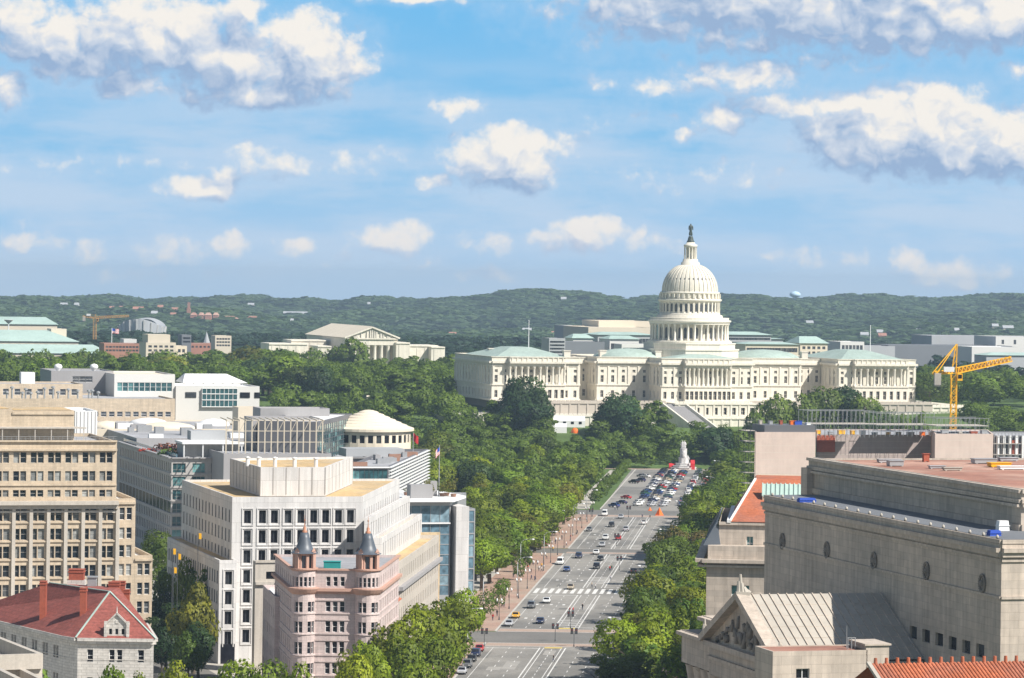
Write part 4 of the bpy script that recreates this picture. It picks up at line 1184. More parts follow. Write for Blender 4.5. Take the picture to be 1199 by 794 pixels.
# penthouse with its long canopy
A = W(14, 500, D1 + 6); B = W(87, 500, D1 + 6); z0, z1 = zt - .9, W(50, 481, D1 + 6).z
mb = MB(); q = Vector(A[:2]); L = reach(A, SOUTH, 87, 490)
mb.prism([q, q + SOUTH * L, q + SOUTH * L + EAST * 16, q + EAST * 16], z0, z1)
mb.prism([q - SOUTH * 22, q - SOUTH * .02, q + EAST * 15 - SOUTH * .02, q - SOUTH * 22 + EAST * 15], z0, z1 + .3)
cornice(mb, q, q + SOUTH * L, z1 - .9, .3, .5)
t.part('penthouse', mb, 'beige_stone')
mb = MB(); mb.face([v3(q + SOUTH * .4 + EAST * .4, z1 + .06), v3(q + SOUTH * (L - .4) + EAST * .4, z1 + .06), v3(q + SOUTH * (L - .4) + EAST * 15.5, z1 + .06), v3(q + EAST * 15.5 + SOUTH * .4, z1 + .06)])
mb.face([v3(q - SOUTH * 22, z1 + .36), v3(q - SOUTH * .5, z1 + .36), v3(q - SOUTH * .5 + EAST * 14.5, z1 + .36), v3(q - SOUTH * 22 + EAST * 14.5, z1 + .36)])
t.part('gravel_roof', mb, 'roof_tan')
mb = MB(); c0 = Vector(W(5, 506, D1 + 2)[:2]); Lc = reach(Vector((c0.x, c0.y, 0)), SOUTH, 101, 504); zc = W(50, 502.5, D1 + 2).z
mb.prism([c0 - SOUTH * 12, c0 + SOUTH * Lc, c0 + SOUTH * (Lc - 1.5) + EAST * 4.2, c0 - SOUTH * 12 + EAST * 4.2], zc, zc + .28, bottom=True)
for k in range(9):
    c = c0 - SOUTH * 11 + SOUTH * (Lc + 10.5) * k / 8 + EAST * .3; mb.box(c, .1, .1, zt - .8, zc, 0, SOUTH)
t.part('canopy', mb, 'beige_pier')
mb = MB()
for k in range(34):
    c = FL + SOUTH * (k * 1.0 + .3) + EAST * .6; mb.box(c, .03, .03, zt, zt + 1.0)
mb.beam(v3(FL + EAST * .6, zt + 1.0), v3(FR + EAST * .6, zt + 1.0), .07); mb.beam(v3(FL + EAST * .6, zt + .55), v3(FR + EAST * .6, zt + .55), .04)
t.part('roof_railing', mb, 'steel')
t.flush()
# ---- pale service box on the roofs behind it
def simple(name, label, cat, px0, px1, ptop, Y, dep, wallm, roofm='roof_grey', z0=None, axes=None, sides=None, par=.5, group=None, style='sash', glass='glass_far', rec=.25):
    P = W(px0, ptop, Y); a = axes[0] if axes else SOUTH; b = axes[1] if axes else EAST
    L = reach(P, a, px1, ptop)
    z0 = hgt(P.x, Y) if z0 is None else z0
    t = Thing(name, label, cat, (P.x, P.y, z0), group)
    poly = rect(P, a, L, b, dep)
    sd_ = {}
    for k, spec in (sides or {}).items():
        LL = L if k in (0, 2) else dep
        sd_[k] = grid(LL, spec['n'], spec['w'], spec['rows'](P.z) if callable(spec['rows']) else spec['rows'], spec.get('m', 1.0), None, spec.get('pair', 0))
    block(t, poly, z0, P.z, wallm, roofm, sd_, par=par, rec=rec, style=style, glass=glass)
    t.poly, t.z0, t.z1, t.L = poly, z0, P.z, L
    return t
t = simple('roof_plant_room', 'pale grey plant room on the roofs behind the beige block', 'plant room', 88, 114, 481, 830, 20, 'roof_white', 'roof_white', z0=0)
for k in range(6):
    mb = MB(); a, b = t.poly[0], t.poly[1]; c = a + (b - a) * (k + .5) / 6 + WEST * .03; mb.box(c, .06, .05, t.z1 - 7, t.z1 - .2, 0, SOUTH); t.part('panel_joint', mb, 'grey_panel')
t.flush()
# ---- long grey stone block down the side street
D2 = 1000.0
P = W(201, 536, D2); t = Thing('office_block', 'long grey stone office block with roof garden along the side street', 'building', (P.x, P.y, 0))
C0 = Vector(P[:2]); dep = reach(P, EAST, 140, 512); Lf = 60.0; zt = P.z
fl = 15.6 * D2 / F
def fz(k, a, b): return (zt - 1.0 - (k + 1) * fl + a * fl, zt - 1.0 - (k + 1) * fl + b * fl)
side = grid(dep, 30, 1.6, [fz(k, .16, .84) for k in (0, 1, 2)], 1) + grid(dep, 15, dep / 15 * .9, [fz(3, .05, .95)], .6) + grid(dep, 30, 1.6, [fz(k, .16, .84) for k in (4, 5, 6)], 1)
frnt = []
for k in range(7):
    za, zb_ = fz(k, .12, .84)
    for c in (2.3, 8.1, 13.6, 19.2, 24.8, 30.4, 36): frnt.append((c - 1.9, c + 1.9, za, zb_))
poly = [C0, C0 + SOUTH * Lf, C0 + SOUTH * Lf + EAST * dep, C0 + EAST * dep]
block(t, poly, 0, zt, 'grey_stone', 'roof_grey', {0: frnt, 3: side}, rec=.4, style='wide', glass='glass_teal', frame='frame_grey', special={3: ('bare', 'glass_dark', 'frame_grey')}, recs={3: .1})
mb = MB()
cornice(mb, poly[3], poly[0], zt - .2, .9, .3); cornice(mb, poly[0], poly[1], zt - .2, .9, .3)
t.part('roof_edge', mb, 'grey_panel')
mb = MB(); cornice(mb, poly[3] + SOUTH * 1.4, poly[0] + SOUTH * 1.4, zt + .12, .1, .9); t.part('glass_balustrade', mb, 'glass_blue')
mb = MB()
for k in range(9):
    z = fz(k, 0, 0)[0] - .1
    if z > 2: cornice(mb, poly[3], poly[0], z, .3, .4); cornice(mb, poly[0], poly[1], z, .3, .4)
t.part('string_course', mb, 'grey_stone')
# roof pavilion with white canopy
c = Vector(W(243, 520, D2 + 14)[:2]); mb = MB(); mb.box(c, 8.2, 5.5, zt - .8, zt + 3.8, 0, SOUTH); t.part('roof_pavilion', mb, 'grey_stone')
mb = MB(); mb.box(c + WEST * 3, 9.2, 6.5, zt + 3.9, zt + 4.5, 0, SOUTH, True)
for k in (-8.6, -3, 3, 8.6): mb.box(c + WEST * 9 + SOUTH * k, .18, .18, zt - .8, zt + 3.9)
t.part('white_canopy', mb, 'roof_white')
mb = MB(); mb.box(c + EAST * 6 + SOUTH * 1, 5.5, 3, zt + 4.5, zt + 7.2, 0, SOUTH); t.part('plant_room', mb, 'far_grey')
t.flush()
def shrubs(name, label, cat, pts, mat_col, h, w, seed=2, group=None, n=110):
    """a clipped bed: one plant mass standing on a roof or terrace"""
    V, Nn, att = crown_mesh(seed, n, .9, 'young'); VV, NN, AA = [], [], []
    r_ = random.Random(seed)
    for p in pts:
        s = np.array([w / 6.6, w / 6.6, h / 8.0]) * r_.uniform(.75, 1.2)
        VV.append((V - np.array([0, 0, 3.4])) * s + np.array(p)); NN.append(Nn); AA.append(att)
    o = link(name, leaf_mesh(name, np.concatenate(VV), np.concatenate(NN), np.concatenate(AA)))
    o.color = (*mat_col, 1); tag(o, label, cat, group); return o
zr = zt - .7
ptsf = lambda x0, x1, y, Y, n, z: [(W(x0 + (x1 - x0) * i / (n - 1), y, Y).x, Y + 2 * (i % 2), z) for i in range(n)]
shrubs('flower_bed', 'row of red flowering plants on the grey roof garden', 'flower bed', ptsf(164, 188, 512, D2 + 42, 9, zr), (.42, .05, .02), 1.6, 2.0, 3)
shrubs('shrub', 'reddish brown bush on the roof garden of the grey block', 'shrub', ptsf(186, 214, 506, D2 + 34, 7, zr), (.20, .075, .05), 4.6, 4.2, 4)
shrubs('hedge', 'low green hedge at the edge of the grey roof garden', 'hedge', ptsf(189, 214, 516, D2 + 16, 9, zr), (.10, .17, .03), 2.2, 2.6, 5)
for k, (pxa, lab) in enumerate([(219, 'leftmost'), (232, 'second'), (246, 'middle'), (260, 'fourth'), (272, 'rightmost')]):
    q = W(pxa, 532, D2 + 4); tb = Thing('terrace_table', '%s of the five small tables along the front parapet of the roof garden' % lab, 'table', (q.x, q.y, zr), 'tables on the roof garden')
    mb = MB(); mb.lathe((q.x, q.y), [(.01, zr + .78), (.8, zr + .78), (.8, zr + .72), (.01, zr + .72)], 14); tb.part('table_top', mb, 'white_metal')
    mb = MB(); mb.tube((q.x, q.y, zr), (q.x, q.y, zr + .72), .07, .07, 8); mb.lathe((q.x, q.y), [(.4, zr), (.4, zr + .05), (.05, zr + .09)], 12); tb.part('leg', mb, 'steel_dark')
# dark mansard-like slab behind it and flat roofs with skylight domes
P = W(160, 513, 1075); q = Vector(P[:2]); dd = reach(P, EAST, 114, 494)
t = Thing('office_block', 'low grey office block with a dark shaded flank behind the roof garden', 'building', (P.x, P.y, 0))
block(t, [q, q + SOUTH * 55, q + SOUTH * 55 + EAST * dd, q + EAST * dd], 0, P.z, 'grey_panel', 'roof_grey', {}, par=.4)
mb = MB()
rr_ = random.Random(3)
for k in range(16):
    mb = MB(); c = q + SOUTH * rr_.uniform(4, 48) + EAST * rr_.uniform(4, dd - 6); mb.box(c, rr_.uniform(.8, 2.6), rr_.uniform(.8, 2), P.z - .4, P.z + rr_.uniform(.7, 2.2), 0, SOUTH); t.part('roof_unit', mb, ('steel', 'roof_white', 'grey_panel')[k % 3])
t.flush()
P = W(92, 502, 1130); q = Vector(P[:2])
t = Thing('exhibition_hall', 'broad hall with flat blue grey roof and shallow white skylight domes', 'building', (P.x, P.y, 0))
L = reach(P, SOUTH, 300, 498)
block(t, [q, q + SOUTH * L, q + SOUTH * L + EAST * 70, q + EAST * 70], 0, P.z, 'far_cream', 'roof_grey', {}, par=.5)
for (px, py, rr_) in [(94, 486, 7.5), (174, 491, 8.5), (195, 499, 12), (250, 491, 7), (126, 497, 7), (60, 482, 5)]:
    Yd = 1150 if py > 493 else 1180; c = W(px, py, Yd); mb = MB(); rr_ *= .8; mb.lathe((c.x, c.y), [(rr_, P.z - .5), (rr_, P.z + .2), (rr_ * .8, P.z + 1.0), (rr_ * .45, P.z + 1.6), (.01, P.z + 1.9)], 28); t.part('skylight_dome', mb, 'roof_cream' if py > 493 else 'roof_white', smooth=True)
t.flush()
t = simple('plant_tower', 'square tan stone plant tower above the flat hall roof', 'plant room', 279, 305, 477, 1120, 10, 'far_cream', 'roof_grey', z0=8)
mb = MB(); A_, B_ = t.poly[3], t.poly[0]; L_ = (B_ - A_).length
t.flush()
P0 = W(262, 477, 1120); q = Vector(P0[:2])
# low wide court building with terraces behind (tan bands, window strip)
def bandrows(*ys_): return lambda zt_: [(zt_ - b, zt_ - a) for a, b in ys_]
t = simple('government_building', 'long low tan building with a strip of dark windows and rooftop pipes', 'building', -30, 205, 466, 1190, 50, 'beige_stone', 'roof_grey', z0=4, sides={0: dict(n=24, w=2.0, rows=bandrows((4.6, 6.4)))})
t.flush()
t = simple('government_building', 'tan upper storey with square windows beside the white lift tower', 'building', -30, 97, 449, 1205, 26, 'beige_stone', 'roof_grey', z0=20, sides={0: dict(n=9, w=2.1, rows=bandrows((1.8, 4.0)))}); t.flush()
t = simple('lift_tower', 'small plain white tower on the long tan building', 'tower', 25, 41, 436, 1212, 5, 'roof_white', 'roof_white', z0=36, par=.2); t.flush()
r_ = random.Random(8)
for k in range(14):
    px = [8, 14, 26, 30, 36, 44, 62, 68, 80, 91, 104, 108, 115, 52][k]; q = W(px, 466, 1186); h = r_.uniform(1.2, 3.4)
    mb = MB(); mb.tube((q.x, q.y, q.z - .2), (q.x, q.y, q.z + h), .3, .3, 8); mb.lathe((q.x, q.y), [(.7, q.z + h), (.7, q.z + h + .5), (.01, q.z + h + .8)], 10)
    o = link('roof_vent', mb.mesh('roof_vent', ['steel'], (q.x, q.y, q.z))); o.location = q
    tag(o, '%s steel vent along the edge of the long tan roof' % (['first', 'second', 'third', 'fourth', 'fifth', 'sixth', 'seventh', 'eighth', 'ninth', 'tenth', 'eleventh', 'twelfth', 'thirteenth', 'last'][sorted([8, 14, 26, 30, 36, 44, 62, 68, 80, 91, 104, 108, 115, 52]).index(px)]), 'roof vent', 'vents on the long tan roof')
t = simple('government_building', 'grey and white flat roofed block with a band of teal windows', 'building', 134, 205, 438, 1235, 40, 'far_white', 'roof_cream', z0=6, sides={0: dict(n=10, w=1.9, rows=bandrows((3.0, 6.2)))}, glass='glass_teal')
t.flush()
t = simple('government_building', 'dark grey windowless block behind the tan roofs', 'building', 60, 133, 434, 1250, 30, 'grey_panel', 'roof_grey', z0=6, sides={0: dict(n=2, w=5, rows=bandrows((2.0, 4.2)), m=9)}); t.flush()
for px, lab in ((68, 'far'), (110, 'near')):
    q = W(px, 434, 1255); mb = MB(); mb.lathe((q.x, q.y), [(.01, q.z + 2.6), (1.2, q.z + 2.2), (1.6, q.z + 1.4), (1.3, q.z + .8), (.5, q.z), (.5, q.z - .5)], 14)
    o = link('antenna_dome', mb.mesh('antenna_dome', ['white_metal'], q, True)); o.location = q; tag(o, 'white antenna dome on the dark grey block, %s one by the tan roof' % ('smaller' if px == 68 else 'larger'), 'antenna', 'antenna domes on the dark grey block')
# white building with glass bay and tent roof
t = simple('pavilion_building', 'white modern building with a tall glass bay under a white tent roof', 'building', 206, 304, 452, 1240, 34, 'far_white', 'roof_white', z0=6)
a, b = t.poly[0], t.poly[1]; d = (b - a).normalized(); z1 = t.z1
mb = MB()
for (x0, x1, zz0, zz1) in ((9.5, 22.5, z1 - 7.5, z1 - .8),):
    mb.box(a + d * ((x0 + x1) / 2) + WEST * .4, (x1 - x0) / 2, .5, zz0, zz1, 0, d, True)
t.part('glass_bay', mb, 'glass_teal')
mb = MB()
for k in range(9): mb.box(a + d * (9.5 + 13 * k / 8) + WEST * .95, .07, .06, z1 - 7.5, z1 - .8, 0, d)
for zz_ in (z1 - 7.6, z1 - 5.1, z1 - 2.9, z1 - .9): mb.box(a + d * 16 + WEST * 1.0, 6.6, .12, zz_, zz_ + .28, 0, d, True)
t.part('mullion_frame', mb, 'white_metal')
t.win(a, b, [], .2)
for (c, w_) in ((5.5, 4.0), (25.5, 3.6), (30, 2.0)):
    mb = MB(); mb.box(a + d * c + WEST * .1, w_ / 2, .12, z1 - 4.2, z1 - 2.2, 0, d, True); t.part('window', mb, 'glass_dark')
mb = MB(); zc = W(260, 439, 1240).z
e0, e1 = a + d * 2.5, a + d * 25
mb.frustum([e0, e1 + d * 1.5, e1 + EAST * 16 + d * 1.5, e0 + EAST * 16], z1 + 1.2, [e0 + d * 2 + EAST * 7, e1 - d * 5 + EAST * 7, e1 - d * 5 + EAST * 9, e0 + d * 2 + EAST * 9], zc)
for k in range(7): mb.box(e0 + d * (.5 + 3.6 * k) + EAST * .5, .12, .12, z1 - .5, z1 + 1.2)
t.part('tent_roof', mb, 'white_cloth'); t.flush()
# grey building with the rooftop trellis
t = simple('court_building', 'grey stone court building with a white rooftop trellis', 'building', 262, 388, 531, 985, 40, 'grey_panel', 'roof_grey', z0=0, sides={})
a, b = t.poly[0], t.poly[1]; d = (b - a).normalized(); z1 = t.z1
mb = MB()
for k in range(16):
    c = a + d * (1 + k * 1.9); mb.box(c + EAST * 2, .16, .16, z1 - .5, z1 + 9.5)
    mb.beam(v3(c + EAST * 1.2, z1 + 9.6), v3(c + EAST * 11, z1 + 9.9), .18, .3)
    if k % 2 == 0: mb.beam(v3(c + EAST * 2, z1 + 6), v3(c + d * 1.6 + EAST * 1.4, z1 + 9.4), .14)
for zz in (3.2, 6.4, 9.5): mb.beam(v3(a + d + EAST * 2, z1 + zz), v3(a + d * 30 + EAST * 2, z1 + zz), .16)
t.part('trellis', mb, 'far_cream'); t.flush()
P = W(295, 489, 1010); q = Vector(P[:2]); L = reach(P, SOUTH, 374, 489)
t2 = Thing('court_building', 'grey slab tower with dark windows behind the rooftop trellis', 'building', (P.x, P.y, 0))
block(t2, rect(q, SOUTH, L, EAST, 12), 0, P.z, 'grey_panel', 'roof_grey', {0: grid(L, 9, 1.4, [(P.z - 8, P.z - 3)], 1)}, glass='glass_dark', style='bare')
t2.flush()
t = simple('court_building', 'pale grey upper slab behind the trellis roof', 'building', 305, 386, 478, 1050, 12, 'grey_panel', 'roof_white', z0=8); t.flush()
P = W(372, 494, 1005); q = Vector(P[:2]); far_ = W(412, 487, 1070); dv = (Vector(far_[:2]) - q); L = dv.length; dv.normalize()
t = Thing('court_building', 'dark green glass flank in shadow below a pale roof edge', 'building', (P.x, P.y, 0))
nn = Vector((-dv.y, dv.x))
poly = [q, q + dv * L, q + dv * L + nn * 18, q + nn * 18]
block(t, poly, 0, P.z, 'dark_panel', 'roof_white', {0: grid(L, 16, L / 16 * .92, [(P.z - 1.2 - 1.5 * (k + 1), P.z - 1.3 - 1.5 * k) for k in range(8)], .3)}, rec=.12, style='bare', glass='glass_teal', par=.4); t.flush()
# round hall with stepped cream roof
c = W(442, 505, 1050); c.y += 0; ax = Vector((pxx(430, 1060, 500), 1068.0)); Rr = 53 * 1060 / F
zE = W(442, 505, 1050).z
t = Thing('round_hall', 'round hall with a stepped cream roof over a ring of dark windows', 'building', (ax.x, ax.y, 0))
mb = MB(); n = 32; ops = None
for i in range(n):
    a0, a1 = 2 * math.pi * i / n, 2 * math.pi * (i + 1) / n
    A = ax + Vector((math.cos(a0), math.sin(a0))) * Rr * .95; B = ax + Vector((math.cos(a1), math.sin(a1))) * Rr * .95; L = (B - A).length
    o = mb.wall(A, B, 0, zE, [(L * .2, L * .8, zE - 4.0, zE - 1.6)], .3)
    if math.sin(a0) < .1: t.win(A, B, o, .3, 'bare', 'glass_dark')
t.part('wall', mb, 'roof_cream')
prof = [(Rr * 1.02, zE - .5), (Rr * 1.02, zE + .3)]
for k in range(7):
    r0 = Rr * (1.0 - .13 * k); z = zE + .3 + k * .80
    prof += [(r0 - .15, z + .2), (r0 - Rr * .12, z + .66)]
prof += [(.01, zE + 5.9)]
mb = MB(); mb.lathe(ax, prof, 40); t.part('roof', mb, 'roof_cream')
t.flush()
# building with long white louvre bands
D = 960.0
P = W(455, 546, D); q = Vector(P[:2]); Lr = reach(Vector((P.x, P.y, 0)), PEN, 501, 532); Lw = reach(P, -SOUTH, 404, 546)
t = Thing('glass_office', 'glass office block striped by long white louvre bands', 'building', (P.x, P.y, 0))
poly = [q - SOUTH * Lw, q, q + PEN * Lr, q + PEN * Lr - SOUTH * Lw]
block(t, poly, 0, P.z, 'dark_panel', 'roof_grey', {1: grid(Lr, 18, Lr / 18 * .94, [(P.z - 1.0 - 3.4 * k - 2.9, P.z - 1.0 - 3.4 * k) for k in range(6)], .3), 0: grid(Lw, 9, Lw / 9 * .92, [(P.z - 1.0 - 3.4 * k - 2.9, P.z - 1.0 - 3.4 * k) for k in range(6)], .3)}, rec=.15, style='bare', glass='glass_teal')
mb = MB()
for k in range(22): cornice(mb, poly[1], poly[2], P.z - .5 - k * .95, .8, .22)
for k in range(3): cornice(mb, poly[0], poly[1], P.z - .5 - k * 3.4, .5, .4)
t.part('louvres', mb, 'white_metal')
mb = MB()
rr_ = random.Random(12)
for k in range(10): mb = MB(); mb.box(q - SOUTH * rr_.uniform(2, Lw - 2) + PEN * rr_.uniform(6, Lr - 8), rr_.uniform(.6, 2.4), rr_.uniform(.5, 1.5), P.z - .8, P.z + rr_.uniform(.3, .8), 0, SOUTH); t.part('roof_unit', mb, ('planter', 'steel', 'grey_panel')[k % 3])
m2 = MB(); cc = (poly[0] + poly[2]) / 2; m2.box(cc + EAST * 22, 9, 5, P.z - .8, P.z + 1.6, 0, SOUTH); t.part('plant_room', m2, 'far_grey'); t.flush()
# ---- white flatiron office block
D3 = 735.0
P = W(272, 582, D3); q = Vector(P[:2]); zt = P.z
t = Thing('office_block', 'white concrete office block with deep dark windows and tan gravel roof', 'building', (P.x, P.y, 0))
Lf = reach(P, SOUTH, 425, 579); dl_ = reach(P, EAST, 213, 564); fr = q + SOUTH * Lf
dr = reach(Vector((fr.x, fr.y, 0)), PEN, 468, 564)
poly = [q, fr, fr + PEN * dr, q + EAST * dl_ + SOUTH * 12, q + EAST * dl_]
fl = 23.9 * D3 / F
rows = [(zt - 2.9 - k * 4.28 - 2.8, zt - 2.9 - k * 4.28) for k in range(7)]
cols = [(289.5, 8), (307, 8), (321, 8), (337, 8), (352, 8), (367, 8), (381, 8), (396, 8), (410, 8)]
ops = []
for cpx, w_ in cols:
    u = reach(P, SOUTH, cpx, 640); ops += [(u - .78, u + .78, a, b) for a, b in rows]
lops = grid(dl_, 15, 1.25, [(a - .0, b) for a, b in rows], 1.2)
rops = grid(dr, 16, 1.0, rows[:1], 1.2)
block(t, poly, 0, zt, 'white_concrete', 'roof_tan', {0: ops, 1: rops, 4: lops}, rec=.7, recs={1: .2, 4: .14}, par=.5, style='mull', glass='glass_dark', frame='steel_dark')
# raised surrounds of the front windows
mb = MB()
n_ = WEST
for (a, b, za, zb_) in ops:
    for (u0_, u1_, z0_, z1_) in ((a - .5, a - .3, za - .5, zb_ + .5), (b + .3, b + .5, za - .5, zb_ + .5), (a - .3, b + .3, zb_ + .3, zb_ + .5), (a - .3, b + .3, za - .5, za - .3)):
        c = q + SOUTH * ((u0_ + u1_) / 2) + WEST * .09; mb.box(c, (u1_ - u0_) / 2, .1, z0_, z1_, 0, SOUTH, True)
t.part('window_surrounds', mb, 'white_concrete', kind='stuff')
# lower wing on the left
P2 = W(257, 656, D3 - 4); q2 = Vector(P2[:2]); d2_ = reach(P2, EAST, 196, 631); L2 = reach(P2, SOUTH, 277, 657); z2 = P2.z
rows2 = [r for r in rows if r[1] < z2 - .6]
rows2 = [r for r in rows2 if r[0] > 3]
block(t, [q2, q2 + SOUTH * L2, q2 + SOUTH * L2 + EAST * d2_, q2 + EAST * d2_], 0, z2, 'white_concrete', 'roof_tan', {0: [(L2 / 2 + .2 - .75, L2 / 2 + .2 + .75, a, b) for a, b in rows2], 3: grid(d2_, 22, 1.25, rows2, 1)}, rec=.6, recs={3: .14}, par=.4, style='mull', glass='glass_dark', frame='steel_dark', name='lower_wing')
mb = MB()
for a, b in rows2:
    for (u0_, u1_, z0_, z1_) in ((-1.25, -1.05, a - .5, b + .5), (1.05, 1.25, a - .5, b + .5), (-1.05, 1.05, b + .3, b + .5)):
        c = q2 + SOUTH * (L2 / 2 + .2 + (u0_ + u1_) / 2) + WEST * .09; mb.box(c, (u1_ - u0_) / 2, .1, z0_, z1_, 0, SOUTH, True)
t.part('window_surrounds', mb, 'white_concrete', kind='stuff')
mb = MB(); c = q2 + SOUTH * (L2 / 2 + .2) + WEST * .04; mb.box(c, 1.5, .06, 0, 4.2, 0, SOUTH); t.part('doorway', mb, 'glass_dark')
# terraces stepping down towards the avenue
px_edges = [((433, 606), (480, 585), 2), ((447, 630), (494, 606), 3)]
for (n0, f0, k0) in px_edges:
    Pn = W(n0[0], n0[1], D3 + 2.6 - k0 * .7); qn = Vector(Pn[:2]); Ln = reach(Pn, PEN, f0[0], f0[1])
    wl = reach(Pn, -SOUTH, 426.5 if k0 == 2 else 434, n0[1]); Pn.y += 0
    pl = [qn - SOUTH * wl, qn, qn + PEN * Ln, qn + PEN * Ln - SOUTH * wl]
    rws = [(Pn.z - 1.2 - 3.1, Pn.z - 1.2)]
    block(t, pl, 0, Pn.z, 'white_concrete', 'roof_tan', {1: grid(Ln, 18, 1.0, rws, 1), }, rec=.5, par=.9, style='mull', glass='glass_dark', frame='steel_dark', name='terrace_wing')
# penthouse
pc = W(305, 547, D3 + 10); qp = Vector(pc[:2]); Lp = reach(pc, SOUTH, 381, 547); dp1 = reach(pc, EAST, 270, 536)
qr = qp + SOUTH * Lp; dp2 = reach(Vector((qr.x, qr.y, 0)), PEN, 413, 537)
pp = [qp, qr, qr + PEN * dp2, qp + EAST * dp1]
block(t, pp, zt - .4, pc.z, 'white_concrete', 'roof_tan', {}, par=.5, name='penthouse')
mb = MB()
for (A, B, n) in ((pp[0], pp[1], 5), (pp[3], pp[0], 9), (pp[1], pp[2], 8)):
    d = (B - A); LL = d.length; d.normalize(); nn = Vector((d.y, -d.x))
    for k in range(n + 1): mb.box(A + d * (LL * k / n) + nn * .04, .09, .05, zt, pc.z - .1, 0, d)
t.part('joint_pattern', mb, 'grey_stone', kind='stuff')
for (px, py) in ((290, 536), (303, 542), (322, 541), (345, 538), (370, 537)):
    c = W(px, py, D3 + 22); mb = MB(); mb.tube((c.x, c.y, pc.z - .5), (c.x, c.y, pc.z + 1.3), .45, .45, 10); mb.lathe((c.x, c.y), [(.6, pc.z + 1.3), (.6, pc.z + 1.5), (.01, pc.z + 1.7)], 10); t.part('roof_vent', mb, 'white_metal')
t.flush()
# beige base block along the avenue
P = W(467, 659, D3 - 4); q = Vector(P[:2]); Ln = reach(P, PEN, 514, 630); Lw = reach(P, -SOUTH, 449, 659)
t = Thing('office_block', 'lower beige block with a dark ledge between the white and pink buildings', 'building', (P.x, P.y, 0))
fl2 = 4.3
block(t, [q - SOUTH * (Lw + 8), q, q + PEN * Ln, q + PEN * Ln - SOUTH * (Lw + 8)], 0, P.z, 'beige_pier', 'roof_tan', {1: grid(Ln, 22, 1.1, [(P.z - 1.6 - k * fl2 - 2.6, P.z - 1.6 - k * fl2) for k in range(4)], 1), 0: [(Lw + 8 - 3.2, Lw + 8 - 1.0, P.z - 4.2, P.z - 2.4)]}, rec=.4, style='mull', glass='glass_dark', frame='steel_dark')
mb = MB(); cornice(mb, q - SOUTH * (Lw + 8), q, P.z - 6.0, 1.0, .8); cornice(mb, q, q + PEN * Ln, P.z - 6.0, 1.0, .8); t.part('ledge', mb, 'grey_panel')
c = q + PEN * (Ln + .6); mb = MB(); mb.box(c - SOUTH * 2.5, 2.6, .5, 0, P.z + .6, 0, SOUTH); t.part('end_wall', mb, 'roof_tan')
t.flush()
P = W(325, 657, D3 - 20); q = Vector(P[:2])
t = Thing('office_block', 'plain beige block with two dark openings beside the pink turrets', 'building', (P.x - 4, P.y, 0))
Lx = reach(P, -SOUTH, 299, 657)
block(t, [q - SOUTH * Lx, q + SOUTH * 3, q + SOUTH * 3 + EAST * 2.5, q - SOUTH * Lx + EAST * 2.5], 0, P.z, 'beige_pier', 'roof_tan', {0: [(Lx - 2.4, Lx - .2, P.z - 3.8, P.z - 2.2), (Lx - 2.9, Lx + .1, P.z - 7.0, P.z - 5.3)]}, rec=.8, style='bare', glass='glass_dark')
mb = MB(); cornice(mb, q - SOUTH * Lx, q + SOUTH * 3, P.z - 4.9, .6, .6); cornice(mb, q - SOUTH * Lx, q + SOUTH * 3, P.z - .3, .3, .3); t.part('ledge', mb, 'beige_pier'); t.flush()
# ---- glass museum with the big roof wing
D4 = 872.0
P = W(527, 600, D4); q = Vector(P[:2]); Lw = reach(P, -SOUTH, 474, 600); zt = W(500, 588, D4).z
t = Thing('glass_building', 'blue glass building with white stone fin and projecting roof wing', 'building', (P.x, P.y, 0))
poly = [q - SOUTH * (Lw + 6), q, q + PEN * 42, q + PEN * 42 - SOUTH * (Lw + 6)]
LW = Lw + 6
block(t, poly, 0, zt, 'steel', 'roof_white', {0: grid(LW, 7, LW / 7 * .95, [(zt - 5.0, zt - .8)] + [(zt - 5.6 - 2.6 * k - 2.4, zt - 5.6 - 2.6 * k) for k in range(8)], .1)}, rec=.12, par=.6, style='bare', glass='glass_blue')
mb = MB(); mb.box(q - SOUTH * (LW / 2) + WEST * .3, LW / 2, .3, zt - 5.4, zt - 5.15, 0, SOUTH); t.part('floor_edge', mb, 'white_metal')
# fin slab and right-hand wing
fa = Vector(W(533, 600, D4)[:2]); lf = reach(Vector((fa.x, fa.y, 0)), SOUTH, 548, 600); zf = W(540, 593, D4).z
mb = MB(); mb.prism([fa + WEST * 1.2, fa + SOUTH * lf + WEST * 1.2, fa + SOUTH * lf + EAST * 9, fa + EAST * 9], 0, zf)
for k in range(1, 9): cornice(mb, fa + WEST * 1.2, fa + SOUTH * lf + WEST * 1.2, k * zf / 9, .02, .06)
t.part('stone_fin', mb, 'white_concrete')
ga = fa + SOUTH * lf; lg = reach(Vector((ga.x, ga.y, 0)), SOUTH, 560, 600)
gp = [ga + EAST * 3, ga + SOUTH * lg + EAST * 3, ga + SOUTH * lg + EAST * 34, ga + EAST * 34]
block(t, gp, 0, zf - .8, 'steel', 'roof_grey', {0: grid(lg, 1, lg * .8, [(3 + 3.0 * k, 5.7 + 3.0 * k) for k in range(8)], .2), 1: grid(31, 10, 2.8, [(3 + 3.0 * k, 5.7 + 3.0 * k) for k in range(8)], .3)}, rec=.15, style='bare', glass='glass_blue', name='glass_wing')
mb = MB(); w0 = q - SOUTH * (Lw + 1); zr_ = zt + .25
mb.prism([w0 + WEST * 2.0, q + SOUTH * .3 + WEST * 2.5, ga + SOUTH * (lg + .4) + EAST * 14, ga + SOUTH * (lg - 1.5) + EAST * 36, q + EAST * 38 - SOUTH * 8, w0 + EAST * 30], zr_, zr_ + .55, bottom=True)
t.part('roof_wing', mb, 'roof_white')
mb = MB(); mb.box(q - SOUTH * (Lw * .55) + EAST * 6, 2.9, 2, zr_ + .55, zr_ + 4.0, 0, SOUTH)
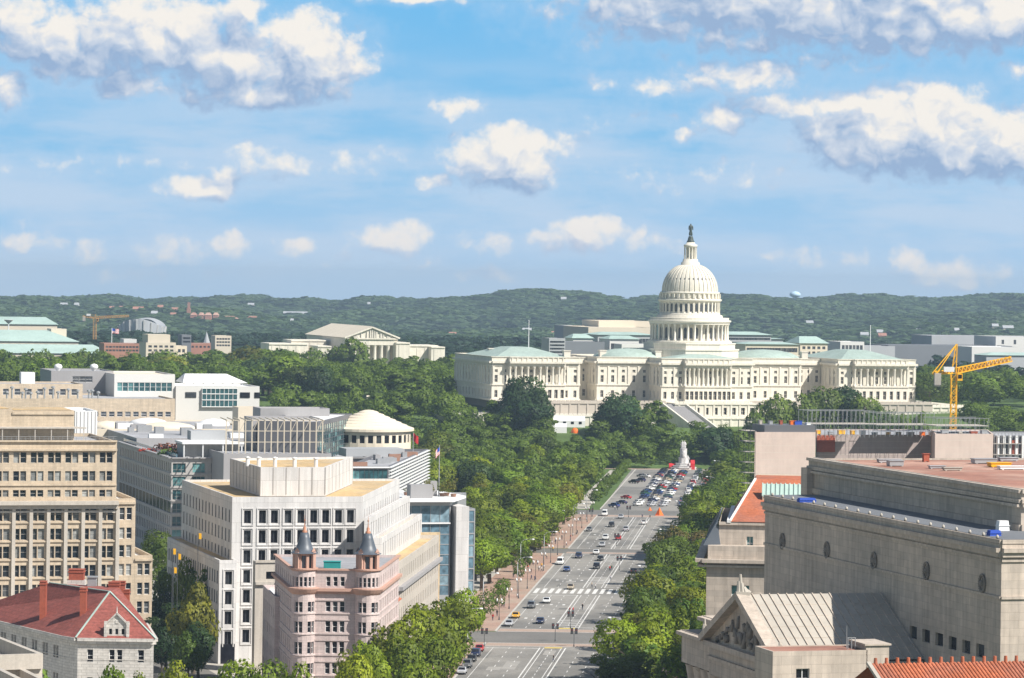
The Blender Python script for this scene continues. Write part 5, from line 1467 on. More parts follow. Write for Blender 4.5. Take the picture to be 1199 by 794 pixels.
t.part('plant_room', mb, 'grey_panel'); mb = MB(); mb.box(q - SOUTH * (Lw * .12) + EAST * 14, 1.2, 1.2, zr_ + .55, zr_ + 4.4, 0, SOUTH)
t.part('plant_room', mb, 'grey_panel'); t.flush()
zr_ += .55
for k, (px, h, w_) in enumerate([(499, 4.5, 2.6), (503, 3.6, 3.2), (523, 4.2, 3.4), (531, 5.2, 3.8), (518, 3.0, 2.8), (476, 1.6, 2)]):
    c = W(px, 575, D4 + 10 + 2 * (k % 3)); nm = ['thin upright', 'low spreading', 'rounded', 'tallest bushy', 'small round', 'tiny'][k]
    pl = Thing('potted_shrub', '%s olive shrub in a planter on the projecting roof wing' % nm, 'shrub', (c.x, c.y, zr_), 'shrubs on the roof wing')
    mb = MB(); mb.lathe((c.x, c.y), [(.6, zr_), (.8, zr_ + .8), (.01, zr_ + .8)], 12); pl.part('planter', mb, 'planter')
    V, Nn, att = crown_mesh(40 + k, 260, .5, 'young'); s = np.array([w_ / 6.6, w_ / 6.6, h / 8.0])
    o = link('crown', leaf_mesh('crown', (V - np.array([0, 0, 3.6])) * s + np.array([0, 0, .75]), Nn, att), pl.o); o.color = (.14, .14, .03, 1)
c = W(514, 566, D4 + 14); mb = MB(); fz1 = W(514, 521, D4 + 14).z; mb.tube((c.x, c.y, zr_), (c.x, c.y, fz1), .16, .10, 8)
fp = Thing('flagpole', 'flagpole with a small hanging striped flag on the glass building roof', 'flagpole', (c.x, c.y, zr_)); fp.part('pole', mb, 'steel')
def flag(t, c, z, w_, h_, dirv, us=True, drop=.35):
    n = 13; d = Vector(dirv).normalized()
    mb = MB()
    for k in range(n):
        for s in range(6):
            def q(u, v):
                p = c + d * (u * w_) + Vector((-d.y, d.x)) * (.12 * w_ * math.sin(u * 7 + v)); return (p.x, p.y, z - v * h_ - u * w_ * drop)
            u0_, u1_, v0_, v1_ = s / 6, (s + 1) / 6, k / n, (k + 1) / n
            mi = (2 if (us and s < 3 and k < 7) else (0 if k % 2 == 0 or not us else 1))
            mb.face([q(u0_, v1_), q(u1_, v1_), q(u1_, v0_), q(u0_, v0_)], mi)
    t.part('flag', mb, ['red_cloth', 'white_cloth', 'blue_cloth'])
flag(fp, Vector((c.x, c.y)), fz1 - .4, 1.3, 2.0, (-.6, -.5), True, .9)
c = W(484, 500, 1035); fz1 = W(484, 508, 1035).z + .5
fp = Thing('flagpole', 'pole with a plain red flag beside the round cream roof', 'flagpole', (c.x, c.y, 28)); mb = MB(); mb.tube((c.x, c.y, 27), (c.x, c.y, fz1), .14, .1, 8); fp.part('pole', mb, 'steel')
flag(fp, Vector((c.x, c.y)), fz1 - .2, 1.6, 2.4, (.9, -.3), False, .7)
# ---- pink turreted building
D5 = 650.0; s5 = D5 / F
t = Thing('turreted_building', 'pale pink stone building with two slate coned corner turrets', 'building', (pxx(392, D5, 700), D5, 0))
zp = W(392, 667, D5).z; zc_ = W(392, 691, D5).z
cLt, cRt = Vector((pxx(355, D5, 700), D5 + 1.6)), Vector((pxx(429.5, D5, 700), D5 + 1.6)); rT = 14.3 * s5
flz = 24.0 * s5
wr = [(W(392, b, D5).z, W(392, a, D5).z) for a, b in ((705, 717), (728, 741), (752, 766), (777, 790), (801, 815))]
att_rows = [(W(392, 687, D5).z, W(392, 676, D5).z)]
A = Vector((cLt.x + rT * .7, D5 + 1.1)); B = Vector((cRt.x - rT * .7, D5 + 1.1)); L = (B - A).length
mb = MB(); ops = []
for k in (-1.35, 0, 1.35):
    ops += [(L / 2 + k - .47, L / 2 + k + .47, a, b) for a, b in wr] + [(L / 2 + k - .4, L / 2 + k + .4, a, b) for a, b in att_rows]
o = mb.wall(A, B, 0, zp, ops, .35); t.win(A, B, o, .35, 'sash', 'glass_dark', 'white_metal')
# flanks
lb = Vector(W(322, 665, D5 + 34)[:2]); rb_ = Vector(W(467, 665, D5 + 36)[:2])
la = cLt + Vector((-rT * .96, .2)); ra = cRt + Vector((rT * .96, .2))
LL = (la - lb).length; lops = grid(LL, 8, .95, wr + att_rows, 1.5)
o = mb.wall(lb, la, 0, zp, lops, .35); t.win(lb, la, o, .35, 'sash', 'glass_dark', 'white_metal')
RL = (rb_ - ra).length; rops = grid(RL, 8, .95, wr + att_rows, 1.5)
o = mb.wall(ra, rb_, 0, zp, rops, .35); t.win(ra, rb_, o, .35, 'sash', 'glass_dark', 'white_metal')
mb.wall(rb_, lb, 0, zp)
t.part('wall', mb, 'pink_stone')
mb = MB(); mb.face([v3(p, zp - .5) for p in (A, B, ra, rb_, lb, la)]); t.part('roof', mb, 'roof_grey')
mb = MB()
for (a_, b_) in ((A + Vector((rT * .3, 0)), B - Vector((rT * .3, 0))), (lb, la), (ra, rb_)):
    cornice(mb, a_, b_, zc_ - .3, .75, .55); cornice(mb, a_, b_, zc_ - .8, .3, .5); cornice(mb, a_, b_, zp - .25, .35, .35)
t.part('cornice', mb, 'pink_trim')
mb = MB()
for (a_, b_) in ((A, B), (lb, la), (ra, rb_)):
    for (za, zb_) in wr: cornice(mb, a_, b_, za - .45, .16, .3); cornice(mb, a_, b_, zb_ + .12, .14, .25)
t.part('sill_bands', mb, 'pink_stone')
for c in (cLt, cRt):
    mb = MB(); n = 16
    for i in range(n):
        a0, a1 = 2 * math.pi * i / n, 2 * math.pi * (i + 1) / n
        Aw = c + Vector((math.cos(a0), math.sin(a0))) * rT; Bw = c + Vector((math.cos(a1), math.sin(a1))) * rT; l = (Bw - Aw).length
        o = []
        if i in (10, 11, 13, 14): o = [(l * .07, l * .93, a, b) for a, b in wr]
        if 7 < i < 16: o = o + [(l * .18, l * .82, a, b) for a, b in att_rows]
        o = mb.wall(Aw, Bw, 0, zp + .05, o, .3); 
        if o: t.win(Aw, Bw, o, .3, 'sash', 'glass_dark', 'white_metal')
    mb.face([v3(c + Vector((math.cos(2 * math.pi * i / n), math.sin(2 * math.pi * i / n))) * rT, zp + .05) for i in range(n)])
    bt = t.part('bay_tower', mb, 'pink_stone')
    mb = MB(); mb.lathe(c, [(rT, zc_ - .9), (rT + .35, zc_ - .5), (rT + .75, zc_ + .15), (rT + .75, zc_ + .35), (rT - .02, zc_ + .45)], 24); mb.lathe(c, [(rT, zp - .35), (rT + .4, zp - .1), (rT + .4, zp + .15), (rT * .8, zp + .2)], 24); t.part('tower_cornice', mb, 'pink_trim', bt)
    mb = MB()
    for (za, zb_) in wr: mb.lathe(c, [(rT, za - .45), (rT + .15, za - .4), (rT + .15, za - .2), (rT, za - .15)], 24)
    t.part('band_trim', mb, 'pink_stone', bt, kind='stuff')
    z0, z1, z2 = zp + .2, W(392, 649, D5).z, W(392, 625, D5).z
    mb = MB(); rl = rT * .86; mb.lathe(c, [(rl * .8, z0), (rl * .8, z1)], 16); t.part('turret_core', mb, 'slate', bt)
    mb = MB()
    for i in range(8):
        a0 = math.pi * 2 * (i + .5) / 8; q = c + Vector((math.cos(a0), math.sin(a0))) * rl * .92
        mb.box(q, .26, .26, z0, z1 + .05, 0, (math.cos(a0), math.sin(a0)))
    for i in range(4):
        a0 = math.pi * 2 * (i + .5) / 4 + .2; q = c + Vector((math.cos(a0), math.sin(a0))) * (rl + .25)
        mb.box(q, .22, .42, z0, z1 + .3, 0, (math.cos(a0), math.sin(a0)))
        mb.face([v3(q + Vector((-math.sin(a0), math.cos(a0))) * .7, z1 + .4), v3(q - Vector((-math.sin(a0), math.cos(a0))) * .7, z1 + .4), v3(q, z1 + 1.2)])
    mb.lathe(c, [(rl * .9, z1 - .35), (rl * 1.12, z1 - .1), (rl * 1.12, z1 + .1), (rl, z1 + .15)], 20)
    t.part('turret_dormers', mb, 'pink_trim', bt)
    H = z2 - z1; mb = MB(); mb.lathe(c, [(rl * 1.34, z1 + .05), (rl * 1.12, z1 + .3), (rl * .86, z1 + H * .2), (rl * .68, z1 + H * .45), (rl * .50, z1 + H * .75), (rl * .38, z2), (.01, z2 + .1)], 20)
    t.part('turret_roof', mb, 'slate', bt, smooth=True)
    mb = MB(); mb.lathe(c, [(.5, z2 - .05), (.52, z2 + .35), (.28, z2 + .5), (.3, z2 + 1.0), (.12, z2 + 1.2), (.05, z2 + 2.2), (.2, z2 + 2.4), (.04, z2 + 2.6), (.02, z2 + 3.4), (.01, z2 + 3.4)], 12)
    t.part('finial', mb, 'copper_rust', bt, smooth=True)
t.flush(most=100)
c = W(389, 664, D5 + 8); mb = MB(); mb.box(c, 1.6, 1.0, zp - .5, zp + .85); mb.box((c.x, c.y), 1.7, 1.1, zp + .85, zp + .95)
o = link('plant_cover', mb.mesh('plant_cover', ['teal_sheet'], (c.x, c.y, zp - .5))); o.location = (c.x, c.y, zp - .5); tag(o, 'teal green cover between the two slate turrets', 'roof cover')
mb = MB()
for (px, a_, b_) in ((352, 2.6, 2.2), (374, 1.0, 1.1), (405, .9, 1.4), (410, 1.4, .9)):
    pass
# old narrow house on its left and lower house on its right
P = W(322, 699, D5 + 24); q = Vector(P[:2]); P_b = W(308, 690, D5 + 50)
t = Thing('town_house', 'narrow weathered brown pink house squeezed beside the turreted building', 'house', (P.x, P.y, 0))
dv = (q - Vector(P_b[:2])); LL = dv.length; dv.normalize(); nn = Vector((-dv.y, dv.x))
pl = [q - dv * LL, q, q + nn * 6, q - dv * LL + nn * 6]
block(t, pl, 0, P.z, 'pink_stone', 'roof_white', {0: grid(LL, 6, 1.0, [(P.z - 4.5 - k * 4, P.z - 2.4 - k * 4) for k in range(6)], 1)}, rec=.3, style='sash', glass='glass_dark'); t.flush()
P = W(452, 712, D5 + 30); q = Vector(P[:2])
t = Thing('town_house', 'low house with a terracotta tiled roof behind the far turret', 'house', (P.x, P.y, 0))
pl = [q + Vector((-6, 0)), q, q + PEN * 22, q + PEN * 22 + Vector((-8, 0))]
block(t, pl, 0, P.z, 'pink_stone', 'roof_grey', {1: grid(22, 6, 1.0, [(P.z - 4.5 - k * 4, P.z - 2.4 - k * 4) for k in range(4)], 1)}, rec=.3, glass='glass_dark')
mb = MB(); e = [q + Vector((-3, 0)) + PEN * .0, q + SOUTH * .8, q + SOUTH * .8 + PEN * 21, q + Vector((-3, 0)) + PEN * 21]
mb.face([v3(e[1], P.z - .1), v3(e[2], P.z - .1), v3(e[3], P.z + 2.4), v3(e[0], P.z + 2.4)]); mb.face([v3(e[0], P.z - .1), v3(e[1], P.z - .1), v3(e[0], P.z + 2.4)])
t.part('tiled_roof', mb, 'tile_orange'); t.flush()
# ---- white stone building with the red hipped roof
D6 = 600.0; s6 = D6 / F
zE = W(130, 748, D6).z
t = Thing('stone_hall', 'white rusticated stone building with red hipped roof and brick chimneys', 'building', (pxx(130, D6, 750), D6 + 8, 0))
c0, c1 = Vector(W(91, 750, D6)[:2]), Vector(W(180, 750, D6)[:2])
cl = Vector(W(76, 748, D6 + 3)[:2])
far_l = W(-40, 717.5, D6); kx, kz = ray(-40, 717.5); Yf = (CZ - zE) / kz; lf_ = Vector((kx * Yf, Yf))
rb2 = c1 + Vector((-4.5, 26)); bk = lf_ + Vector((14, 12))
poly = [c0, c1, rb2, bk, lf_, cl]
mb = MB(); rws = [(zE - 1.9 - 2.3 + .1 - k * 4.9, zE - 1.9 - k * 4.9) for k in range(4)]
L = (c1 - c0).length
ux = lambda px: reach(Vector((c0.x, c0.y, 0)), Vector((1, 0)), px, 730)
ops = []
for px, w_ in ((106, 1.05), (131.5, .95), (140.5, .95), (165.5, 1.1)):
    ops += [(ux(px) - w_ / 2, ux(px) + w_ / 2, a, b) for a, b in rws]
o = mb.wall(c0, c1, 0, zE, ops, .35); t.win(c0, c1, o, .35, 'sash', 'glass_dark', 'white_metal')
LL = (cl - lf_).length; o2 = grid(LL, 9, 2.2, rws, 1.5, None, .3)
o = mb.wall(lf_, cl, 0, zE, o2, .35); t.win(lf_, cl, o, .35, 'sash', 'glass_dark', 'frame_grey')
mb.wall(cl, c0, 0, zE); mb.wall(c1, rb2, 0, zE); mb.wall(rb2, bk, 0, zE); mb.wall(bk, lf_, 0, zE)
for k in range(9):
    z = zE - 1.0 - k * 2.45
    for A_, B_ in ((c0, c1), (cl, c0), (lf_, cl)): cornice(mb, A_, B_, z - .3, .06, .1) if k % 2 else None
t.part('wall', mb, 'white_stone')
mb = MB()
for A_, B_ in ((c0, c1), (cl, c0), (lf_, cl), (c1, rb2)): cornice(mb, A_, B_, zE - .9, .45, .5); cornice(mb, A_, B_, zE - .4, .75, .55)
t.part('cornice', mb, 'white_stone')
ap = W(128.5, 693, D6 + 11); r2_ = W(58, 681, D6 + 27)
apx = Vector((ap.x, ap.y, ap.z)); ridge2 = Vector((r2_.x, r2_.y, ap.z))
ev = [Vector((*p, zE + .15)) for p in (c0 + Vector((-.3, -.5)), c1 + Vector((.4, -.5)), rb2 + Vector((.4, 0)), bk, lf_ + Vector((-.5, -.2)), cl + Vector((-.5, -.3)))]
mb = MB()
mb.face([ev[0], ev[1], apx]); mb.face([ev[1], ev[2], apx + Vector((.6, 9, 0))]); mb.face([ev[1], apx + Vector((.6, 9, 0)), apx]); mb.face([ev[2], ev[3], ridge2, apx + Vector((.6, 9, 0))])
mb.face([apx, apx + Vector((.6, 9, 0)), ridge2]); mb.face([ev[5], ev[0], apx]); mb.face([ev[4], ev[5], apx, ridge2]); mb.face([ev[3], ev[4], ridge2])
rf = t.part('roof', mb, 'roof_red')
mb = MB()
for a_, b_ in ((ev[0], apx), (apx, ridge2), (ev[1], apx), (ev[5], apx)):
    if a_ is not ev[5]: mb.beam(a_ + Vector((0, 0, .08)), b_ + Vector((0, 0, .08)), .28, .14)
t.part('ridge_flashing', mb, 'copper_green', rf)
def chimney(px, pt, pb, Y, w_, d_, lab=None, mat='brick_red', cap_=True):
    a_ = W(px, pt, Y); b_ = W(px, pb, Y); m_ = MB(); m_.box(a_, w_ / 2, d_ / 2, b_.z - 2, a_.z); m_.box(a_, w_ / 2 + .12, d_ / 2 + .12, a_.z - .5, a_.z - .25, 0); m_.box(a_, w_ / 2 + .1, d_ / 2 + .1, a_.z, a_.z + .12, 0); t.part('chimney', m_, mat, rf, label=lab)
chimney(51, 681, 718, D6 + 17, 1.1, 1.6); chimney(98, 689, 724, D6 + 8, 1.1, 1.5); chimney(134, 682, 703, D6 + 20, 2.0, 1.4); chimney(148.5, 691, 712, D6 + 19, 1.0, 1.3); chimney(139, 681, 700, D6 + 24, 2.4, 1.3)
chimney(90, 667, 684, D6 + 26, 2.7, 2.2)
m_ = MB(); q = W(90, 681, D6 + 26); m_.box(q, 1.6, 1.4, q.z - .9, q.z + .35); t.part('chimney_base', m_, 'white_stone', rf)
m_ = MB(); q = W(108, 676, D6 + 22); m_.box(q, .8, .7, q.z - 2.2, q.z); m_.box(q, 1.0, .9, q.z, q.z + .2); t.part('roof_vent', m_, 'steel', rf)
# stone dormer on the front eave
dA = Vector(W(123.5, 748, D6)[:2]) + Vector((0, .12)); dB = Vector(W(149.5, 748, D6)[:2]) + Vector((0, .12)); zD = W(136, 731, D6).z; zK = W(136, 719, D6).z
Ld = (dB - dA).length; mb = MB(); mid = Ld / 2
dz = W(136, 743, D6).z
o = mb.wall(dA, dB, zE, zD, [(mid + k - .26, mid + k + .26, dz, dz + 1.0) for k in (-1.1, 0, 1.1)], .25); t.win(dA, dB, o, .25, 'bare', 'glass_dark')
m3 = (dA + dB) / 2
mb.face([v3(dA, zD), v3(dB, zD), v3(m3, zK)]); bkA, bkB = dA + Vector((0, 5)), dB + Vector((0, 5))
mb.face([v3(bkA, zE), v3(dA, zE), v3(dA, zD), v3(bkA, zD)]); mb.face([v3(dB, zE), v3(bkB, zE), v3(bkB, zD), v3(dB, zD)])
for sx in (-1, 1):
    mb.beam(v3(m3 + Vector((sx * (Ld / 2 + .15), -.12)), zD - .1), v3(m3 + Vector((0, -.12)), zK + .15), .4, .25)
    mb.box(m3 + Vector((sx * (Ld / 2), -.1)), .25, .25, zE, zD + .5)
mb.tube((m3.x, m3.y - .1, zK), (m3.x, m3.y - .1, zK + 1.3), .16, .05, 8)
mb.box(m3 + Vector((0, -.05)), .24, .06, zD + .15, zD + .75)
dm = t.part('dormer', mb, 'white_stone', rf)
mb = MB(); mb.face([v3(dA, zD + .02), v3(m3, zK + .02), v3(m3 + Vector((0, 8)), zK + .02), v3(bkA, zD + .02)]); mb.face([v3(m3, zK + .02), v3(dB, zD + .02), v3(bkB, zD + .02), v3(m3 + Vector((0, 8)), zK + .02)]); t.part('dormer_roof', mb, 'roof_red', rf)
t.flush()
# ---- stepped stone parapet in the lower corner
D7 = 430.0
t = Thing('stepped_terrace', 'weathered beige stone terraces stepping down in the lower corner', 'terrace', (pxx(10, D7, 780), D7, 0))
for (pa, pb, Y, name) in (((-30, 736), (43, 765), 452, 'a'), ((-30, 757), (46, 795), 440, 'b'), ((-20, 775), (30, 800), 425, 'c')):
    z = W(pb[0], pb[1], Y).z; k1 = ray(*pa); Ya = (CZ - z) / k1[1]; A_ = Vector((k1[0] * Ya, Ya)); B_ = Vector(W(pb[0], pb[1], Y)[:2])
    d = (B_ - A_); LL = d.length; d.normalize(); n_ = Vector((d.y, -d.x))
    mb = MB(); mb.prism([A_ + n_ * .0, B_ + n_ * .0, B_ - n_ * .7, A_ - n_ * .7], z - 2.0, z); mb.prism([A_ + n_ * 9, B_ + n_ * 9, B_ - n_ * .8, A_ - n_ * .8], 0, z - 1.9); mb.prism([B_ + n_ * 9, B_ + n_ * 9 + d * .6, B_ - n_ * .7 + d * .6, B_ - n_ * .7], z - 2, z)
    t.part('terrace_step', mb, 'beige_pier')
    mb = MB()
    for k in range(6): mb.box(A_ + d * (LL * (.1 + k * .16)) + n_ * 3, 1.1, .5, z - 1.9, z - 1.0, 0, d)
    t.part('plinth', mb, 'beige_stone')
# amber hanging banners/lamps on the side-street lamp posts
for k, (px, py) in enumerate(((202, 646), (208, 652), (203, 668), (232, 628))):
    p = W(px, py, 730); mb = MB(); zg = 0
    ft = Thing('street_banner', '%s orange pole banner in the shady side street' % ['upper', 'twin', 'lower', 'small far'][k], 'banner', (p.x, p.y, 0), 'orange banners in the side street')
    mb.tube((p.x, p.y, 0), (p.x, p.y, p.z + .8), .09, .07, 8); ft.part('pole', mb, 'steel_dark')
    mb = MB(); mb.box((p.x + .45, p.y - .02), .28, .03, p.z - .6, p.z + .6); mb.box((p.x + .3, p.y - .02), .35, .02, p.z + .6, p.z + .66); ft.part('cloth', mb, 'crane_yellow')
# ================================================================== the columned archive on the right
DA = 430.0
P = W(1173, 633, DA); q = Vector(P[:2]); zt = P.z
Lw = reach(P, EAST, 896, 587)
t = Thing('columned_hall', 'massive shaded stone hall with carved wreaths and a columned side portico', 'building', (q.x, q.y, 0))
far_e = q + EAST * Lw
WID_ = 60
mb = MB()
rows = [(zt - 15.2, zt - 13.6)]
poly = [q, q + SOUTH * WID_, far_e + SOUTH * WID_, far_e]
ops = [(Lw - (5.0 + 4.5 * k) - 2.6, Lw - (5.0 + 4.5 * k), zt - 15.4, zt - 13.7) for k in range(6)]
o = mb.wall(far_e, q, 0, zt, ops, .4); t.win(far_e, q, o, .4, 'bare', 'glass_dark')
mb.wall(q, q + SOUTH * WID_, 0, zt); mb.wall(q + SOUTH * WID_, far_e + SOUTH * WID_, 0, zt); mb.wall(far_e + SOUTH * WID_, far_e, 0, zt)
t.part('wall', mb, 'archive_stone')
mb = MB()
for A_, B_ in ((far_e, q), (q, q + SOUTH * WID_)):
    cornice(mb, A_, B_, zt - 1.5, .75, .55); cornice(mb, A_, B_, zt - 2.1, .45, .6); cornice(mb, A_, B_, zt - .4, .3, .5); cornice(mb, A_, B_, zt - 2.7, .2, .35)
    cornice(mb, A_, B_, zt - 7.4, .22, .35); cornice(mb, A_, B_, zt - .95, .2, .5)
t.part('cornice', mb, 'archive_stone')
mb = MB(); inset = 9.0
mb.face([v3(q, zt + .1), v3(q + SOUTH * WID_, zt + .1), v3(far_e + SOUTH * WID_, zt + .1), v3(far_e, zt + .1)]); t.part('ledge_roof', mb, 'far_dark')  # shadow on the ledge painted in as a dark colour
# antefix row on the parapet: one carved ornament each
ab = MB(); ab.lathe((0, 0), [(.01, 0), (.19, 0), (.21, .18), (.15, .36), (.06, .45), (.01, .46)], 10); am = ab.mesh('antefix', ['archive_roof'], smooth=True)
for k in range(20):
    c = far_e + (q - far_e) * ((k + .5) / 20) + SOUTH * .35; link('antefix', am, t.o, Vector((c.x, c.y, zt + .12)) - t.loc)
# wreath medallions
def wreath():
    b = MB()
    for i in range(22):
        a0 = 2 * math.pi * i / 22
        b.lathe((0, 0), [(.01, 0)], 3) if False else None
        x, z = math.cos(a0) * .82, math.sin(a0) * 1.02
        b.tube((x - .12 * math.sin(a0) * 1.3, -.05, z + .12 * math.cos(a0) * 1.3), (x + .3 * math.sin(a0 + .5), -.22, z - .3 * math.cos(a0 + .5)), .2, .06, 6)
    b.tube((-.1, 0, 0), (.1, -.14, 0), .45, .3, 10)
    b.tube((0, -.02, -.7), (0, -.02, .7), .12, .12, 6)
    return b.mesh('wreath_relief', ['archive_dark'])
wm = wreath(); dW = (q - far_e).normalized()
for px, py in ((917, 634), (969, 644), (1024, 656.5), (1085.5, 668.5), (1151, 683)):
    u = reach(Vector((far_e.x, far_e.y, 0)), dW, px, py); c = far_e + dW * u; z = W(px, py, c.y).z
    n_ = Vector((dW.y, -dW.x)); o = link('wreath_relief', wm, t.o, Vector((c.x + n_.x * .02, c.y + n_.y * .02, z)) - t.loc); o.rotation_euler = (0, 0, math.atan2(dW.y, dW.x))
# attic block
Pa = W(1196, 575, 446); qa = Vector(Pa[:2]); za = Pa.z; La = reach(Pa, EAST, 947, 534)
fa_ = qa + EAST * La
mb = MB(); pa = [qa, qa + SOUTH * 46, fa_ + SOUTH * 46, fa_]
for i in range(4): mb.wall(pa[i], pa[(i + 1) % 4], zt - 1, za)
for A_, B_ in ((fa_, qa), (qa, qa + SOUTH * 46)):
    cornice(mb, A_, B_, za - .3, .4, .45); cornice(mb, A_, B_, za - 1.6, .35, .5); cornice(mb, A_, B_, za - 2.1, .6, .35); cornice(mb, A_, B_, zt + .1, .3, .8)
t.part('attic', mb, 'archive_stone')
mb = MB(); mb.box(fa_ + SOUTH * .2 + WEST * 1, 1.3, 1.3, zt - 1, za - 1.4, 0, EAST); t.part('attic_pier', mb, 'archive_stone')
mb = MB(); mb.face([v3(p + (Vector((0, 0))), za - .25) for p in (qa + SOUTH * .6 + EAST * .6, qa + SOUTH * 45 + EAST * .6, fa_ + SOUTH * 45 - EAST * .6, fa_ + SOUTH * .6 - EAST * .6)]); t.part('attic_roof', mb, 'roof_brown')
mb = MB(); mb.beam(v3(qa + SOUTH * .9 + EAST * .9, za - .1), v3(fa_ + SOUTH * .9, za - .1), .35, .5)
t.part('roof_flashing', mb, 'archive_roof')
# tan patch on the near roof
mb = MB(); mb.face([v3(qa + SOUTH * 2 + EAST * 2, za - .2), v3(qa + SOUTH * 44 + EAST * 2, za - .2), v3(qa + SOUTH * 44 + EAST * 9, za - .2), v3(qa + SOUTH * 2 + EAST * 9, za - .2)]); t.part('gravel_patch', mb, 'beige_stone')
# portico with gable
oW = -SOUTH                                                                # outwards from the shaded wall
cen = q + EAST * 40; hw = 14.5; out = 20.0
zR, zE_ = 40.2, 33.2
g0, g1 = cen + EAST * hw + oW * out, cen - EAST * hw + oW * out           # far and near ends of the gable front
mid = (g0 + g1) / 2
mb = MB(); mb.face([v3(g0, zE_), v3(g1, zE_), v3(mid, zR)])
mb.face([v3(g0 , zE_ - 4.8), v3(g1, zE_ - 4.8), v3(g1, zE_), v3(g0, zE_)])
mb.face([v3(g1, zE_ - 4.8), v3(g1 - oW * (out - .1), zE_ - 4.8), v3(g1 - oW * (out - .1), zE_), v3(g1, zE_)]); mb.face([v3(g0 - oW * (out - .1), zE_ - 4.8), v3(g0, zE_ - 4.8), v3(g0, zE_), v3(g0 - oW * (out - .1), zE_)])
gdir = (g1 - g0).normalized()
for a_, b_ in ((v3(g0 + oW * .5 - gdir * .8, zE_ + .1), v3(mid + oW * .5, zR + .45)), (v3(mid + oW * .5, zR + .45), v3(g1 + oW * .5 + gdir * .8, zE_ + .1))): mb.beam(a_, b_, 1.7, .9)
cornice(mb, g0, g1, zE_ - .7, 1.0, .7); cornice(mb, g0, g1, zE_ - 2.6, .4, .45); cornice(mb, g1, g1 - oW * (out - .3), zE_ - .7, 1.0, .7)
pf = t.part('pediment', mb, 'archive_stone')
rr_ = random.Random(4); mb = MB()
for k in range(46):
    u = rr_.uniform(-1, 1); v = rr_.random() ** 1.2 * (1 - abs(u)) * (zR - zE_ - 1.2)
    c = mid + gdir * (u * (hw - 2.4)) + oW * .25; z = zE_ + .35 + v * .55; h = rr_.uniform(.9, 2.6) * (1 - abs(u) * .8)
    mb.tube((c.x, c.y, z), (c.x + rr_.uniform(-.4, .4), c.y + rr_.uniform(-.2, .2), min(z + h, zE_ + (1 - abs(u)) * (zR - zE_) - .6)), rr_.uniform(.28, .5), rr_.uniform(.14, .3), 7)
t.part('carved_relief', mb, 'archive_dark', pf, smooth=True, kind='stuff')
mb = MB(); back = -oW * (out + 0)
mb.face([v3(g1 + oW * .3 + gdir * .9, zE_ + .25), v3(g1 + gdir * .9 + back, zE_ + .25), v3(mid + back, zR + .62), v3(mid + oW * .3, zR + .62)])
mb.face([v3(g0 - gdir * .9 + back, zE_ + .25), v3(g0 + oW * .3 - gdir * .9, zE_ + .25), v3(mid + oW * .3, zR + .62), v3(mid + back, zR + .62)])
pr = t.part('portico_roof', mb, 'archive_roof')
mb = MB()
for k in range(17):
    b_ = oW * .2 - oW * (out * k / 16 * .99); mb.beam(v3(g1 + gdir * .9 + b_, zE_ + .33), v3(mid + b_, zR + .70), .12, .16)
for k in range(1, 6):
    f_ = k / 6; p_ = g1 + gdir * .9; mb.beam(v3(p_.lerp(mid, f_) + oW * .2, zE_ + .27 + (zR - zE_ + .37) * f_), v3(p_.lerp(mid, f_) + back, zE_ + .27 + (zR - zE_ + .37) * f_), .05, .06)
t.part('roof_seams', mb, 'archive_stone', pr)
cb = MB(); cb.lathe((0, 0), [(1.15, 0), (1.15, .5), (.95, .9), (.92, 2), (.80, 14.2), (.9, 14.4), (.95, 15.0), (1.25, 16.4), (1.35, 16.6)], 20); cm = cb.mesh('column', ['archive_stone'], smooth=True)
for k in range(8):
    c = g0 + (g1 - g0) * ((k + .35) / 7.7) - oW * 1.2; link('column', cm, t.o, Vector((c.x, c.y, zE_ - 21.4)) - t.loc)
mb = MB(); bb = [g0 + oW * 2 - gdir * 4, g1 + oW * 2 + gdir * 4, g1 - oW * (out - .2) + gdir * 4, g0 - oW * (out - .2) - gdir * 4]
mb.prism(bb, 0, zE_ - 21.4); mb.prism([g0 - oW * 5, g1 - oW * 5, g1 - oW * (out - .3), g0 - oW * (out - .3)], zE_ - 21.4, zE_ - 4.9); t.part('portico_base', mb, 'archive_stone')
# flanking entablature blocks beyond and before the gable
mb = MB()
f0 = g0 - gdir * 1.2
for (a_, b_, zz0, zz1, dd_) in ((f0 - gdir * 14, f0, zE_ - 4.8, zE_ - .2, 1.0), (f0 - gdir * 12, f0 - gdir * 1, zE_ - .1, zE_ + 2.0, 3.5)):
    mb = MB(); p_ = [a_ - oW * dd_, b_ - oW * dd_, b_ - oW * (out - .2), a_ - oW * (out - .2)]; mb.prism(p_, zz0, zz1, bottom=True); cornice(mb, p_[0], p_[1], zz1 - .6, .9, .5); cornice(mb, p_[3], p_[0], zz1 - .6, .9, .5); t.part('flank_block', mb, 'archive_stone')
mb = MB()
n0 = g1 + gdir * .6
p_ = [n0 - oW * .5, n0 + gdir * 12 - oW * .5, n0 + gdir * 12 - oW * (out - .2), n0 - oW * (out - .2)]; mb.prism(p_, 0, zE_ - 3.2); cornice(mb, p_[0], p_[1], zE_ - 3.8, .9, .6)
t.part('flank_block', mb, 'archive_stone')
mb = MB()
for k in range(4):
    mb = MB(); c = f0 - gdir * (2 + k * 3.2) - oW * 2.2; mb.lathe(c, [(1.0, 8), (.95, zE_ - 7), (1.25, zE_ - 5.2), (1.35, zE_ - 4.9)], 16); t.part('column', mb, 'archive_stone', smooth=True)
